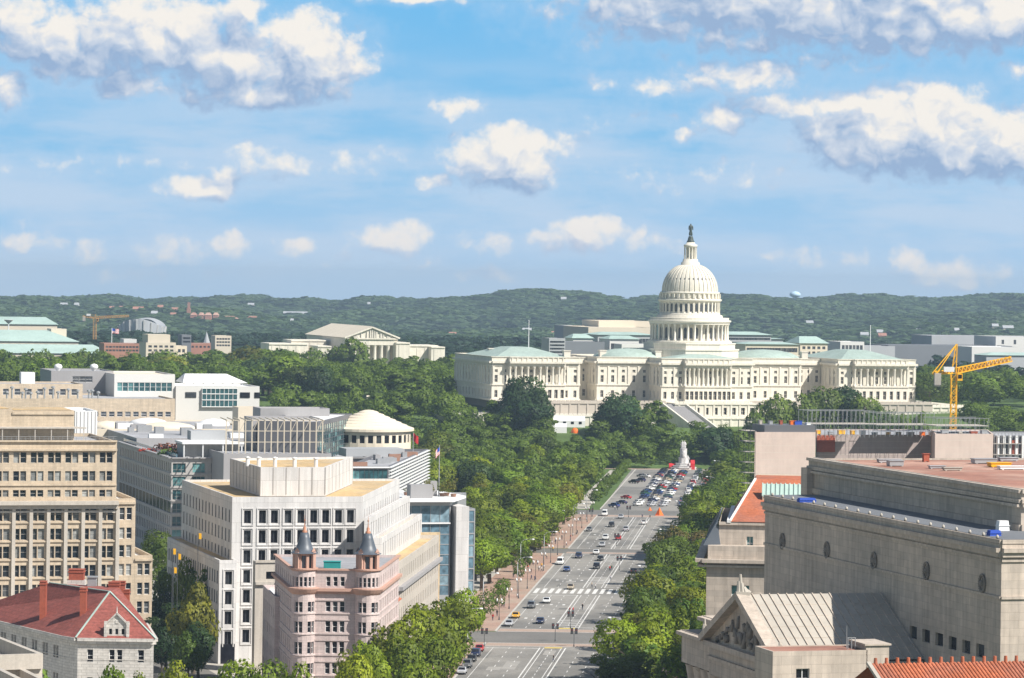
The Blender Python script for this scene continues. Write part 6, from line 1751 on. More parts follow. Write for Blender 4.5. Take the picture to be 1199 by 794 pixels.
def acro(c, z, s, name, lab):
    b = MB(); b.prism([Vector((c.x - .8 * s, c.y - .6 * s)), Vector((c.x + .8 * s, c.y - .6 * s)), Vector((c.x + .8 * s, c.y + .6 * s)), Vector((c.x - .8 * s, c.y + .6 * s))], z - .4, z + .35 * s)
    for u, h, r_ in ((-.45, 1.6, .32), (-.2, 2.4, .28), (0, 1.4, .4), (.4, .9, .42), (.8, .6, .3)): b.tube((c.x + u * s, c.y, z + .2), (c.x + (u * .7 - .15) * s, c.y, z + h * s), r_ * s, r_ * s * .55, 8)
    t.part(name, b, 'archive_roof', smooth=False, label=lab)
acro(mid + oW * .3, zR + .6, 1.15, 'roof_ornament', None); acro(g0 - gdir * .2 + oW * .4, zE_ + .9, .8, 'roof_ornament', None); acro(g1 + gdir * 1 + oW * .3, zE_ + .8, .8, 'roof_ornament', None)
t.flush()
# loose things on the two roofs
r_ = random.Random(6)
for k, (px, py, w_, d_, h_, m_, nm, lab) in enumerate([(1041, 540, 3.6, 1.0, .5, 'roof_grey', 'roof_hatch', 'flat grey hatch on the brown roof near its far edge'), (1048, 544, 2.2, 1.4, .8, 'steel', 'roof_unit', 'small steel unit beside the grey hatch on the brown roof'), (1084, 539, .9, .7, 1.2, 'brick_red', 'roof_vent', 'dark red vent standing on the brown roof'), (1097, 547, 2.4, .7, .4, 'roof_grey', 'roof_hatch', 'long low grey hatch in the middle of the brown roof'), (1115, 549, 2.8, .8, .4, 'concrete', 'roof_hatch', 'pale low hatch beside the long grey one on the brown roof'), (1152, 541, 3.6, 1.6, .7, 'steel', 'pallet_load', 'long steel pallet load at the back of the brown roof'), (1170, 545, 3.2, 1.6, .6, 'crane_yellow', 'pallet_load', 'yellow pallet load on the brown roof'), (1185, 548, 4.2, 1.2, .5, 'white_metal', 'pallet_load', 'white pallet load beside the yellow one on the brown roof'), (1180, 538, 3, 1.2, .5, 'roof_grey', 'pallet_load', 'grey pallet load behind the yellow one on the brown roof')]):
    b_ = ray(px, py)[1]; Y = (CZ - za) / b_; c = W(px, py, Y)
    mb = MB(); z0 = za - .25
    mb.box(c, w_ / 2, d_ / 2, z0 + .12, z0 + h_, 0, SOUTH, True); mb.box(c, w_ / 2 + .12, d_ / 2 + .12, z0 + h_, z0 + h_ + .1, 0, SOUTH, True)
    for sx in (-.8, .8): mb.box(Vector(c[:2]) + SOUTH * (w_ / 2 * sx), .1, d_ / 2, z0, z0 + .12, 0, SOUTH)
    o = link(nm, mb.mesh(nm, [m_], (c.x, c.y, z0))); o.location = (c.x, c.y, z0); tag(o, lab, nm.replace('_', ' '))
for k, (px, py, m_, lab, w_, h_) in enumerate([(1176, 618, 'white_metal', 'white wrapped crate on the ledge of the columned hall', 1.5, 1.3), (1166, 624, 'blue_cloth', 'blue covered bundle on the ledge of the columned hall', 1.6, .7), (946, 585, 'blue_cloth', 'blue tarpaulin bundle at the far end of the ledge', 2.6, .6)]):
    b_ = ray(px, py)[1]; Y = (CZ - zt - .5) / b_; c = W(px, py, Y); z0 = zt + .1
    mb = MB(); mb.frustum(rect(Vector(c[:2]) - SOUTH * w_ / 2, SOUTH, w_, EAST, 1.2), z0, rect(Vector(c[:2]) - SOUTH * (w_ / 2 - .12) + EAST * .1, SOUTH, w_ - .24, EAST, 1.0), z0 + h_); mb.beam(v3(Vector(c[:2]) - SOUTH * (w_ / 2 + .04) + EAST * .6, z0 + h_ * .5), v3(Vector(c[:2]) + SOUTH * (w_ / 2 + .04) + EAST * .6, z0 + h_ * .5), 1.32, .08)
    o = link('covered_bundle', mb.mesh('covered_bundle', [m_], (c.x, c.y, z0))); o.location = (c.x, c.y, z0); tag(o, lab, 'bundle')
# ---- near penthouse with red-brown roof, and orange tiled roof in the corner
D = 385.0
P = W(905, 763, D); q = Vector(P[:2]); Ln = reach(P, SOUTH, 1016, 763)
t = Thing('rooftop_house', 'plain beige rooftop block with one small window and brown roof', 'building', (q.x, q.y, 0))
u = reach(P, SOUTH, 940, 788); zw = W(940, 784, D).z
block(t, rect(q, SOUTH, Ln, EAST, 6), 0, P.z, 'archive_stone', 'roof_brown', {0: [(u - .8, u + .8, zw - 2.3, zw)]}, par=.12, thick=.2, style='cross', glass='glass_dark')
mb = MB(); mb.box(q + SOUTH * (Ln + 1.2) + EAST * 2.4, 1.4, 2.4, 0, P.z + .5, 0, SOUTH); mb.box(q + SOUTH * (Ln + 1.2) + EAST * 2.4, 1.6, 2.6, P.z + .5, P.z + .7, 0, SOUTH, True); t.part('stair_head', mb, 'archive_stone')
mb = MB(); c = q + SOUTH * (Ln - 1.2) + EAST * 2
for sx in (-.45, 0, .45): mb.tube(v3(c + SOUTH * sx, P.z - .2), v3(c + SOUTH * sx, P.z + 1.2), .06, .06, 6)
mb.beam(v3(c - SOUTH * .5, P.z + 1.2), v3(c + SOUTH * .5, P.z + 1.2), .08); mb.tube(v3(c - SOUTH * .6, P.z), v3(c - SOUTH * .6, P.z + 2.6), .05, .03, 6); t.part('vent_pipes', mb, 'steel')
t.flush()
P = W(1020, 778, 340); q = Vector(P[:2])
t = Thing('tiled_roof_house', 'orange pantile roof with stubby ridge tiles in the lower corner', 'building', (q.x + 8, q.y, 0))
zq = P.z; Lr = reach(P, SOUTH, 1210, 779)
mb = MB(); mb.prism([q + WEST * 10, q + WEST * 10 + SOUTH * Lr, q + SOUTH * Lr + EAST * 4, q + EAST * 4], 0, zq - 4.2); t.part('wall', mb, 'archive_stone')
mb = MB(); n = 44
for k in range(n):
    a_ = Lr * k / n; w_ = Lr / n
    segs = 5
    for s in range(segs):
        t0, t1 = math.pi * s / segs, math.pi * (s + 1) / segs
        x0, x1 = a_ + w_ * .5 - math.cos(t0) * w_ * .42, a_ + w_ * .5 - math.cos(t1) * w_ * .42; h0, h1 = math.sin(t0) * .12, math.sin(t1) * .12
        p0, p1 = q + SOUTH * x0, q + SOUTH * x1
        mb.face([v3(p0 + WEST * 10, zq - 4.2 + h0), v3(p1 + WEST * 10, zq - 4.2 + h1), v3(p1, zq + h1), v3(p0, zq + h0)])
mb.face([v3(q + WEST * 10, zq - 4.22), v3(q + WEST * 10 + SOUTH * Lr, zq - 4.22), v3(q + SOUTH * Lr, zq - .02), v3(q, zq - .02)])
mb.face([v3(q + SOUTH * Lr, zq), v3(q + SOUTH * Lr + EAST * 8, zq - 3.4), v3(q + EAST * 8, zq - 3.4), v3(q, zq)])
rf = t.part('tiled_roof', mb, 'tile_orange')
rb_ = MB(); rb_.tube((0, 0, -.1), (0, 0, .55), .2, .16, 8); rm = rb_.mesh('ridge_tile', ['tile_orange'])
for k in range(15): 
    c = q + SOUTH * (Lr * (k + .4) / 15); link('ridge_tile', rm, rf, Vector((c.x, c.y, zq + .08)) - t.loc)
mb = MB(); mb.beam(v3(q + WEST * 10.2 - SOUTH * .5, zq - 4.1), v3(q - SOUTH * .3, zq + .15), .4, .3); t.part('verge', mb, 'archive_roof', rf)
t.flush()
# ---- stone building with mansard and orange hipped roof beyond the archive
D = 600.0
P = W(822, 655, D); q = Vector(P[:2]); zc0 = P.z
t = Thing('mansard_building', 'stone building with a dark metal mansard and orange hipped tile roof', 'building', (q.x, q.y, 0))
Ln = 24.0; dp = 46.0
EA, SO = PEN, PENR
poly = [q + SO * .8, q + SO * Ln, q + SO * Ln + EA * dp, q + SO * .8 + EA * dp]
u1_ = reach(P, SO, 863, 700) - .8; u2_ = reach(P, SO, 878, 700) - .8; z1_, z2_ = W(870, 708, D).z, W(870, 688, D).z
block(t, poly, 0, zc0, 'archive_stone', 'roof_grey', {0: [(u1_ - 1.0, u2_ - .1, z1_, z2_ + .4)], 3: grid(dp, 9, 1.6, [(zc0 - 6.6, zc0 - 3.2), (zc0 - 12, zc0 - 8.5)], 2)}, rec=.8, style='cross', glass='glass_teal')
mb = MB()
for A_, B_ in ((q, q + SO * Ln), (q + EA * dp, q)): cornice(mb, A_, B_, zc0 - .5, 1.2, .6); cornice(mb, A_, B_, zc0 - 1.3, .8, .4)
pl_ = [q + SO * 1.0 + EA * .4, q + SO * Ln + EA * .4, q + SO * Ln + EA * dp, q + SO * 1.0 + EA * dp]; mb.prism(pl_, zc0 - .4, zc0 + 2.4); t.part('parapet', mb, 'archive_stone')
Pu = W(842, 611, D + 3); qu = Vector(Pu[:2]); zu = Pu.z
wu = [(reach(Pu, SO, 874, 640), reach(Pu, SO, 882, 640))]
mb = MB(); pu = [qu, qu + SO * 22, qu + SO * 22 + EA * 38, qu + EA * 38]
o = mb.wall(pu[0], pu[1], zc0, zu, [(wu[0][0], wu[0][1], W(878, 644, D + 3).z, W(878, 628, D + 3).z)], .4); t.win(pu[0], pu[1], o, .4, 'cross', 'glass_teal')
mb.wall(pu[1], pu[2], zc0, zu); mb.wall(pu[2], pu[3], zc0, zu); mb.wall(pu[3], pu[0], zc0, zu); cornice(mb, pu[0], pu[1], zu - .5, .4, .5); t.part('attic', mb, 'archive_stone')
# metal mansard leaning in on the shaded long side
mb = MB(); a0_, a1_ = q + SO * .2 + EA * 2, q + SO * .2 + EA * dp
zs0 = zc0 + 2.3; b0_, b1_ = qu + SO * .02 - SO * .3, qu + EA * 38 - SO * .3
mb.face([v3(a1_, zs0), v3(a0_, zs0), v3(b0_, zu), v3(b1_, zu)]); mb.face([v3(a0_, zs0), v3(b0_ + SO * .6, zs0), v3(b0_, zu)])
for k in range(14): f_ = k / 13; mb.beam(v3(a0_.lerp(a1_, f_) - SO * .05, zs0), v3(b0_.lerp(b1_, f_) - SO * .05, zu), .22, .25)
t.part('mansard', mb, 'slate')
mb = MB(); zr1 = W(892, 560, D + 30).z
e_ = [qu + (-EA) * .5 + SO * 1.9, qu + SO * 22 + (-EA) * .5, qu + SO * 22 + EA * 38, qu + EA * 38 + SO * 1.9]
i_ = [qu + SO * 6.0 + EA * 24, qu + SO * 22 + EA * 24, qu + SO * 22 + EA * 38, qu + SO * 6.0 + EA * 38]
mb.frustum(e_, zu + .1, i_, zr1); t.part('tiled_roof', mb, 'tile_orange')
mb = MB(); mb.beam(v3(e_[0] - SO * .15, zu + .15), v3(e_[3] - SO * .15, zu + .2), .7, .5); mb.beam(v3(e_[0], zu + .15), v3(i_[0], zr1 + .1), .35, .3); t.part('verge', mb, 'roof_white')
mb = MB(); c = Vector(W(915, 574, D + 14)[:2]); zz = W(915, 582, D + 14).z; zz2 = W(915, 568, D + 14).z
mb.prism(rect(c - SO * 3.4, SO, 9, EA, 3.5), zz - 4, zz); t.part('skylight_curb', mb, 'beige_stone')
mb = MB(); mb.face([v3(c - SO * 3.4, zz), v3(c + SO * 5.6, zz), v3(c + SO * 5.6 + EA * 3.4, zz2), v3(c - SO * 3.4 + EA * 3.4, zz2)])
for k in range(12): mb.beam(v3(c + SO * (-3.4 + 9 * k / 11), zz + .1), v3(c + SO * (-3.4 + 9 * k / 11) + EA * 3.4, zz2 + .1), .2, .2)
t.part('skylight', mb, 'copper_green')
mb = MB(); c = Vector(W(925, 566, D + 44)[:2]); zz = W(925, 572, D + 44).z; mb.box(c, 6, 4, zz - 3, zz + 2.4, 0, SO); t.part('roof_house', mb, 'beige_stone')
t.flush()
# ---- museum under repair: pink marble blocks, scaffolds, clutter
D = 1000.0
def pinkblock(px0, px1, pt, Y, dep, mat, lab, z0=0):
    P = W(px0, pt, Y); q = Vector(P[:2]); L = reach(P, SOUTH, px1, pt)
    t = Thing('marble_block', lab, 'building', (q.x, q.y, z0)); block(t, [q, q + SOUTH * L, q + SOUTH * L + PEN * dep, q + PEN * dep], z0, P.z, mat, 'roof_grey', {}, par=.3)
    mb = MB()
    for k in range(1, 14): cornice(mb, q, q + SOUTH * L, P.z - k * 2.0, .02, .05)
    t.part('stone_joints', mb, 'marble_shade'); return t, q, L, P.z
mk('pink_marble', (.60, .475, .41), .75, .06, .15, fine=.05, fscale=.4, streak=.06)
mk('pink_marble_shaded', (.40, .335, .31), .75, .08, .15, fine=.05, fscale=.4, streak=.10)  # darker copy of pink_marble, shade of the recessed wall put into the colour
t, q1, L1_, z1_ = pinkblock(884, 955, 506, D, 30, 'pink_marble', 'pale pink marble tower wall of the museum under repair, beside the trees')
mb = MB(); mb.box(q1 + SOUTH * (L1_ / 2) + EAST * 6 + SOUTH * 1.6, L1_ / 2 - 1.5, 5.6, z1_ - .2, z1_ + 2.0, 0, SOUTH); t.part('roof_wall', mb, 'dark_panel')
t, q2_, L2_, z2_ = pinkblock(956, 1095, 509, D + 26, 40, 'pink_marble_shaded', 'shaded mauve marble wall of the museum between its two pink towers')
mb = MB(); mb.box(q2_ + SOUTH * 3 + WEST * .15, 2.9, .15, z2_ - 5.2, z2_ - .2, 0, SOUTH); t.part('red_panel', mb, 'brick_red')
t, q3_, L3_, z3_ = pinkblock(1095, 1163, 508, D + 6, 30, 'pink_marble', 'pale pink marble tower wall of the museum beside the scaffold bay')
t, q4_, L4_, z4_ = pinkblock(1164, 1215, 510, D + 28, 30, 'dark_panel', 'dark open bay with white columns at the end of the museum')
for k in range(7): mb = MB(); mb.box(q4_ + SOUTH * (1 + k * 2.0) + WEST * .6, .35, .35, 0, z4_, 0, SOUTH); t.part('column', mb, 'white_metal')
mb = MB(); mb.box(q4_ + SOUTH * 6.6 + WEST * .3, 1.2, .25, z4_ - 6, z4_ - 1.4, 0, SOUTH); t.part('red_panel', mb, 'brick_red')
def scaffold(name, lab, A_, B_, dep_dir, dep, z0, z1, nb, nl, mat='steel', w_=.11):
    t = Thing('scaffold', lab, 'scaffold', (A_.x, A_.y, z0), 'scaffolds on the museum'); mb = MB(); pk = MB(); d = B_ - A_
    for i in range(nb + 1):
        for k in (0, 1):
            c = A_ + d * (i / nb) + dep_dir * (dep * k); mb.tube((c.x, c.y, z0), (c.x, c.y, z1), w_ * .5, w_ * .5, 5)
    for l in range(1, nl + 1):
        z = z0 + (z1 - z0) * l / nl
        for k in (0, 1): mb.beam(v3(A_ + dep_dir * dep * k, z - .1), v3(B_ + dep_dir * dep * k, z - .1), w_ * .8)
        for i in range(nb + 1): c = A_ + d * (i / nb); mb.beam(v3(c, z - .15), v3(c + dep_dir * dep, z - .15), w_ * .7)
    for i in range(0, nb, 2): mb.beam(v3(A_ + d * (i / nb), z0), v3(A_ + d * ((i + 1) / nb), z1), w_ * .6)
    t.part('frame', mb, mat)
    for l in range(1, nl): z = z0 + (z1 - z0) * l / nl; pk.prism([A_, B_, B_ + dep_dir * dep, A_ + dep_dir * dep], z, z + .08, bottom=True)
    if pk.v: t.part('deck', pk, 'beige_pier')
    return t
sA = Vector(W(872, 560, D - 2)[:2]); scaffold('s', 'tall steel scaffold tower on the flank of the pink museum wall', sA, sA + SOUTH * 3.2, EAST, 6, 0, W(875, 492, D).z, 2, 14, 'steel_dark')
Pz = W(946, 497, D + 12); sA = Vector(Pz[:2]); lS = reach(Pz, SOUTH, 1023, 490); scaffold('s', 'long light steel scaffold frame over the middle museum roof', sA, sA + SOUTH * lS, EAST, 8, z2_ - .3, W(980, 481, D + 12).z, 15, 2)
Pz = W(1026, 497, D + 24); sA = Vector(Pz[:2]); lS = reach(Pz, SOUTH, 1094, 490); scaffold('s', 'steel scaffold frame left of the yellow crane mast', sA, sA + SOUTH * lS, EAST, 10, z2_ - .3, W(1060, 484, D + 24).z, 13, 2)
Pz = W(1096, 502, D + 14); sA = Vector(Pz[:2]); lS = reach(Pz, SOUTH, 1158, 495); scaffold('s', 'lower steel scaffold frame behind the second pink tower', sA, sA + SOUTH * lS, EAST, 10, z3_ - .3, W(1130, 490, D + 14).z, 11, 2)
Pz = W(1164, 540, D + 26); sA = Vector(Pz[:2]); scaffold('s', 'tall thin scaffold in front of the dark end bay', sA, sA + SOUTH * 9, EAST, 2, 0, W(1170, 507, D + 26).z, 8, 12)
r_ = random.Random(15)
CLUT = [(890, 503, 'beige_pier'), (902, 502, 'steel'), (914, 501, 'brick_red'), (928, 499, 'orange_safety'), (934, 500, 'blue_cloth'), (946, 503, 'white_metal'), (958, 505, 'crane_yellow'), (972, 506, 'steel'), (985, 506, 'crane_yellow'), (998, 507, 'crane_yellow'), (1010, 506, 'white_metal'), (1024, 508, 'steel'), (1040, 506, 'crane_yellow'), (1052, 507, 'beige_pier'), (1066, 505, 'steel'), (1080, 508, 'orange_safety'), (1092, 506, 'white_metal'), (1106, 506, 'steel'), (1124, 505, 'beige_pier'), (1140, 505, 'brick_red'), (1152, 505, 'steel')]
ordn = ['first', 'second', 'third', 'fourth', 'fifth', 'sixth', 'seventh', 'eighth', 'ninth', 'tenth', 'eleventh', 'twelfth', 'thirteenth', 'fourteenth', 'fifteenth', 'sixteenth', 'seventeenth', 'eighteenth', 'nineteenth', 'twentieth', 'last']
cname = {'beige_pier': 'beige', 'steel': 'steel grey', 'brick_red': 'rust red', 'orange_safety': 'orange', 'blue_cloth': 'blue', 'white_metal': 'white', 'crane_yellow': 'yellow'}
for k, (px, py, m_) in enumerate(CLUT):
    Y = D + (9 if px < 956 else 34 if px < 1096 else 14); zb_ = (z1_ + 2.0 if px < 956 else z2_ if px < 1096 else z3_) - .3
    c = Vector(W(px, py, Y)[:2]); h = r_.uniform(.6, 1.4); w_ = r_.uniform(.8, 2.2); mb = MB()
    mb.box(c, w_ / 2, .7, zb_ + .25, zb_ + h, 0, SOUTH, True); mb.box(c, w_ / 2 + .1, .8, zb_ + h, zb_ + h + .12, 0, SOUTH, True)
    for sx in (-.7, .7): mb.box(c + SOUTH * sx * w_ / 2, .12, .6, zb_, zb_ + .25, 0, SOUTH)
    o = link('site_container', mb.mesh('site_container', [m_], (c.x, c.y, zb_))); o.location = (c.x, c.y, zb_)
    tag(o, '%s site container, %s along the museum roof counted from the tree side' % (cname[m_], ordn[k]), 'container', 'builders containers on the museum roof')
# ---- tower crane
D = 1060.0; mpm = D / F
def crane(name, lab, base, ztop, mast_w, jib, tip, cj, apex, mat, z0):
    t = Thing('tower_crane', lab, 'crane', (base.x, base.y, z0))
    mb = MB(); h = mast_w / 2
    for sx in (-h, h):
        for sy in (-h, h): mb.beam((base.x + sx, base.y + sy, z0), (base.x + sx, base.y + sy, ztop), .30)
    n = max(4, int((ztop - z0) / 2.1))
    for k in range(n):
        a, b = z0 + (ztop - z0) * k / n, z0 + (ztop - z0) * (k + 1) / n
        for sx, sy, ex, ey in ((-h, -h, h, -h), (h, -h, h, h), (h, h, -h, h), (-h, h, -h, -h)):
            mb.beam((base.x + sx, base.y + sy, a), (base.x + ex, base.y + ey, b), .16); mb.beam((base.x + sx, base.y + sy, b), (base.x + ex, base.y + ey, b), .14)
    t.part('mast', mb, mat)
    def truss(a, b, w, hh, nm, n):
        m = MB(); a, b = Vector(a), Vector(b); d = (b - a); r = d.cross(Vector((0, 0, 1))).normalized() * (w / 2); up = Vector((0, 0, hh))
        m.beam(a - r, b - r, .30); m.beam(a + r, b + r, .30); m.beam(a + up, b + up * .8, .30)
        for k in range(n):
            p0, p1 = a + d * (k / n), a + d * ((k + 1) / n); pm = (p0 + p1) / 2 + up
            for s in (-1, 1): m.beam(p0 + r * s, pm, .2); m.beam(pm, p1 + r * s, .2)
            m.beam(p0 - r, p0 + r, .15); m.beam(p0 - r, p1 + r, .13)
        t.part(nm, m, mat)
    top = Vector((base.x, base.y, ztop))
    truss(top + jib * 1.0, tip, 1.5, 1.7, 'jib', 14); truss(top - jib * .8, cj, 1.5, 1.1, 'counter_jib', 5)
    m = MB()
    for s in (-.7, .7):
        m.beam(top + Vector((s, 0, 0)), apex + Vector((s * .3, 0, 0)), .30); m.beam(cj + Vector((s, 0, .3)), apex, .22)
    for k in range(4): p0 = top.lerp(apex, k / 4); m.beam(p0 + Vector((-.6 * (1 - k / 5), 0, 0)), top.lerp(apex, (k + 1) / 4) + Vector((.6 * (1 - k / 5), 0, 0)), .16)
    t.part('apex_frame', m, mat)
    m = MB(); m.box((cj.x + 1.0, cj.y), 1.0, 1.1, cj.z - 3.2, cj.z + .4, 0, None, True); m.box((cj.x + 1.0, cj.y), .8, .9, cj.z - 3.6, cj.z - 3.2, 0, None, True); t.part('counterweight', m, 'concrete')
    m = MB(); m.box((base.x + mast_w, base.y - .8), .8, .9, ztop - 2.3, ztop - .1, 0, None, True); t.part('cab', m, mat)
    m = MB(); m.box((base.x + mast_w, base.y - 1.72), .6, .02, ztop - 1.6, ztop - .4, 0, None, True); t.part('cab_window', m, 'glass_dark')
    m = MB(); m.box((cj.x + 4.5, cj.y), 1.6, .8, cj.z + .9, cj.z + 2.4, 0, None, True); t.part('winch_house', m, 'white_metal')
    return t
b = W(1116, 500, D); top = W(1118, 437, D); jibv = Vector((1, .15, 0)).normalized()
tip = W(1184, 423, D + 6); cj = W(1094, 438.5, D - 4); ap = W(1120, 403, D)
crane('c', 'bright yellow tower crane with raised jib beside the museum scaffolds', b, top.z, 1.7, jibv, tip, cj, ap, 'crane_yellow', 0)
D = 2700.0
b = W(111, 384, D); top = W(111, 373, D); crane('c', 'distant orange tower crane before the dark wooded ridge', b, top.z, 2.2, Vector((1, 0, 0)), W(151, 371, D), W(97, 371, D), W(112, 368, D), 'crane_far', hgt(b.x, D))

# ================================================================== the far city
def farbox(name, lab, cat, px0, px1, pt, pb, Y, dep, wallm, roofm='roof_grey', rows=0, n=0, group=None, ax=None, w_=1.6):
    P = W(px0, pt, Y); a = ax or SOUTH; L = reach(P, a, px1, pt); z0 = min(W(px0, pb, Y).z, P.z - 2); zg = min(z0, hgt(P.x, Y))
    t = Thing(name, lab, cat, (P.x, P.y, zg), group)
    H = P.z - z0
    ops = grid(L, n, w_, [(P.z - 1.2 - (k + .75) * (H - 1) / max(rows, 1), P.z - 1.2 - (k + .2) * (H - 1) / max(rows, 1)) for k in range(rows)], .8) if n else []
    b_ = Vector((-a.y, a.x))
    block(t, rect(P, a, L, b_, dep), zg, P.z, wallm, roofm, {0: ops}, par=.3, rec=.3, style='bare', glass='glass_far'); t.poly = rect(P, a, L, b_, dep); t.z1 = P.z; t.L = L; t.H = H
    return t
def hiproof(t, z1, k=.25, mat='copper_green', over=1.0, name='roof_slope'):
    p = t.poly; a = (p[1] - p[0]).normalized(); b_ = (p[3] - p[0]).normalized(); L = (p[1] - p[0]).length; Dp = (p[3] - p[0]).length; h = min(L * k, Dp * .45)
    e = [p[0] - a * over - b_ * over, p[1] + a * over - b_ * over, p[2] + a * over + b_ * over, p[3] - a * over + b_ * over]
    i = [p[0] + a * h + b_ * Dp * .45, p[1] - a * h + b_ * Dp * .45, p[1] - a * h + b_ * Dp * .55, p[0] + a * h + b_ * Dp * .55]
    mb = MB(); mb.frustum(e, t.z1 + .05, i, z1); t.part(name, mb, mat)
# green-roofed halls, far left
t = farbox('station_hall', 'lowest and longest of the green roofed pale halls', 'building', -40, 131, 413, 421, 2150, 40, 'far_cream', rows=0, n=0); hiproof(t, W(60, 403, 2190).z, .1); t.flush()
t = farbox('station_hall', 'middle green roofed pale hall with a row of dark openings', 'building', -60, 92, 399, 405, 2250, 60, 'far_cream', rows=1, n=14, w_=3); hiproof(t, W(60, 387, 2290).z, .2); t.flush()
t = farbox('station_hall', 'topmost set back green roofed pale hall', 'building', -60, 67, 379, 386, 2400, 60, 'far_cream', n=0); hiproof(t, W(40, 371.5, 2430).z, .06); t.flush()
t = farbox('station_hall', 'cream stepped end pavilion beside the topmost green roof', 'building', 60, 78, 385, 392, 2300, 20, 'far_cream'); t.flush()
p = W(10, 378, 2390); o = MB(); o.lathe((p.x, p.y), [(.01, p.z - 1), (3.2, p.z + 1.8), (3.4, p.z + 2.2), (.01, p.z - .6)], 18); o.tube((p.x, p.y, p.z - 5), (p.x, p.y, p.z - 1), .4, .4, 8)
x = link('satellite_dish', o.mesh('satellite_dish', ['white_metal'], (p.x, p.y, p.z - 5))); x.location = (p.x, p.y, p.z - 5); tag(x, 'white satellite dish on the topmost green roof', 'dish')
t = farbox('apartment_tower', 'square stone office tower with rows of small windows above the trees', 'building', 171, 206, 401, 431, 1960, 24, 'far_cream', rows=6, n=5, w_=2.0)
mb = MB(); p_ = t.poly; mb.prism([p_[0] + SOUTH * 1.4 + EAST * 2, p_[1] - SOUTH * 3 + EAST * 2, p_[2] - SOUTH * 3 - EAST * 2, p_[3] + SOUTH * 1.4 - EAST * 2], t.z1 - .2, W(190, 392, 1960).z); t.part('upper_storeys', mb, 'far_cream'); t.flush()
t = farbox('office_annexe', 'cream annexe beside the square stone tower', 'building', 206, 219, 405, 428, 1990, 16, 'far_cream', rows=3, n=2); t.flush()
t = farbox('brick_building', 'orange brick block left of the square stone tower', 'building', 122, 164, 402, 412, 2060, 20, 'brick_far', rows=2, n=10); t.flush()
t = farbox('brick_building', 'low brick block with a pale parapet near the church spire', 'building', 222, 262, 402, 408, 2350, 20, 'brick_far', rows=1, n=8); t.flush()
t = farbox('apartment_tower', 'small cream apartment block right of the church spire', 'building', 252, 271, 393, 406, 2300, 16, 'far_cream', rows=3, n=5); t.flush()
t = farbox('office_annexe', 'small dark office block behind the square stone tower', 'building', 213, 224, 392, 402, 2320, 16, 'far_dark', rows=2, n=4); t.flush()
t = farbox('office_annexe', 'white low shed beside the flag among the far trees', 'building', 145, 160, 397, 403, 2300, 16, 'far_white'); t.flush()
p = W(242, 388, 2420); zg = hgt(p.x, 2420); t = Thing('church', 'small church with a thin pale spire among the far roofs', 'church', (p.x, p.y, zg))
mb = MB(); mb.box(p, 2.2, 2.2, zg, p.z - 8); mb.lathe((p.x, p.y), [(2.4, p.z - 8), (.01, p.z)], 8); t.part('spire', mb, 'far_grey'); mb = MB(); mb.box((p.x + 9, p.y + 2), 8, 5, zg, p.z - 14); mb.face([(p.x + 1, p.y - 3, p.z - 14), (p.x + 17, p.y - 3, p.z - 14), (p.x + 17, p.y + 2, p.z - 10), (p.x + 1, p.y + 2, p.z - 10)]); t.part('nave', mb, 'brick_far')
p = W(131, 384, 2300); fp = Thing('flagpole', 'flagpole with a large striped flag among the far trees', 'flagpole', (p.x, p.y, hgt(p.x, 2300))); mb = MB(); mb.tube((p.x, p.y, hgt(p.x, 2300)), (p.x, p.y, p.z), .35, .2, 8); fp.part('pole', mb, 'white_metal'); flag(fp, Vector((p.x, p.y)), p.z - .3, 4.8, 3.2, (1, .2), True, .1)
# stadium with its wavy rim
p = W(160, 384, 3900); zg = hgt(p.x, 3900); t = Thing('stadium', 'pale far stadium with an arched ribbed rim', 'stadium', (p.x, p.y + 60, zg)); mb = MB(); rb_ = MB(); Rx = 27 * 3900 / F; nS = 40
for i in range(nS):
    a0, a1 = math.pi * 2 * i / nS, math.pi * 2 * (i + 1) / nS
    def sp(a, k): return (p.x + math.cos(a) * Rx * k, p.y + 60 + math.sin(a) * 60 * k)
    zz = lambda a: W(160, 383, 3900).z + 9.0 * math.cos(a) ** 2 * 0 + 9.5 * (1 - math.cos(a) ** 2)
    mb.face([(*sp(a0, .92), zg), (*sp(a1, .92), zg), (*sp(a1, 1), zz(a1)), (*sp(a0, 1), zz(a0))]); mb.face([(*sp(a0, 1), zz(a0)), (*sp(a1, 1), zz(a1)), (*sp(a1, .7), zz(a1) - 1.5), (*sp(a0, .7), zz(a0) - 1.5)])
    if i % 2 == 0: rb_.beam((*sp(a0, .95), zg), (*sp(a0, 1.02), zz(a0) - .8), 1.6)
t.part('bowl', mb, 'far_grey'); t.part('rib_pattern', rb_, 'far_white', kind='stuff')
# courthouse with pediment
D = 2050.0
P = W(405, 396, D); q = Vector(P[:2])
t = Thing('columned_court', 'white columned courthouse with a broad pediment above the trees', 'building', (q.x, q.y, 21))
Lg = reach(P, SOUTH, 466, 398); dG = reach(P, EAST, 359, 391.5)
zE_ = P.z; apx_ = q + SOUTH * (Lg / 2); zA = W(433, 383.5, D).z
poly = [q, q + SOUTH * Lg, q + SOUTH * Lg + EAST * dG, q + EAST * dG]
mb = MB()
mb.prism([poly[0] + EAST * 9, poly[1] + EAST * 9, poly[2], poly[3]], 21, zE_, top=False); mb.prism([q, q + SOUTH * Lg, q + SOUTH * Lg + EAST * 9, q + EAST * 9], zE_ - 4, zE_, bottom=True)
mb.prism([q + SOUTH * -1, q + SOUTH * (Lg + 1), q + SOUTH * (Lg + 1) + EAST * 10, q + EAST * 10 - SOUTH], 20, zE_ - 22)
t.part('wall', mb, 'marble')
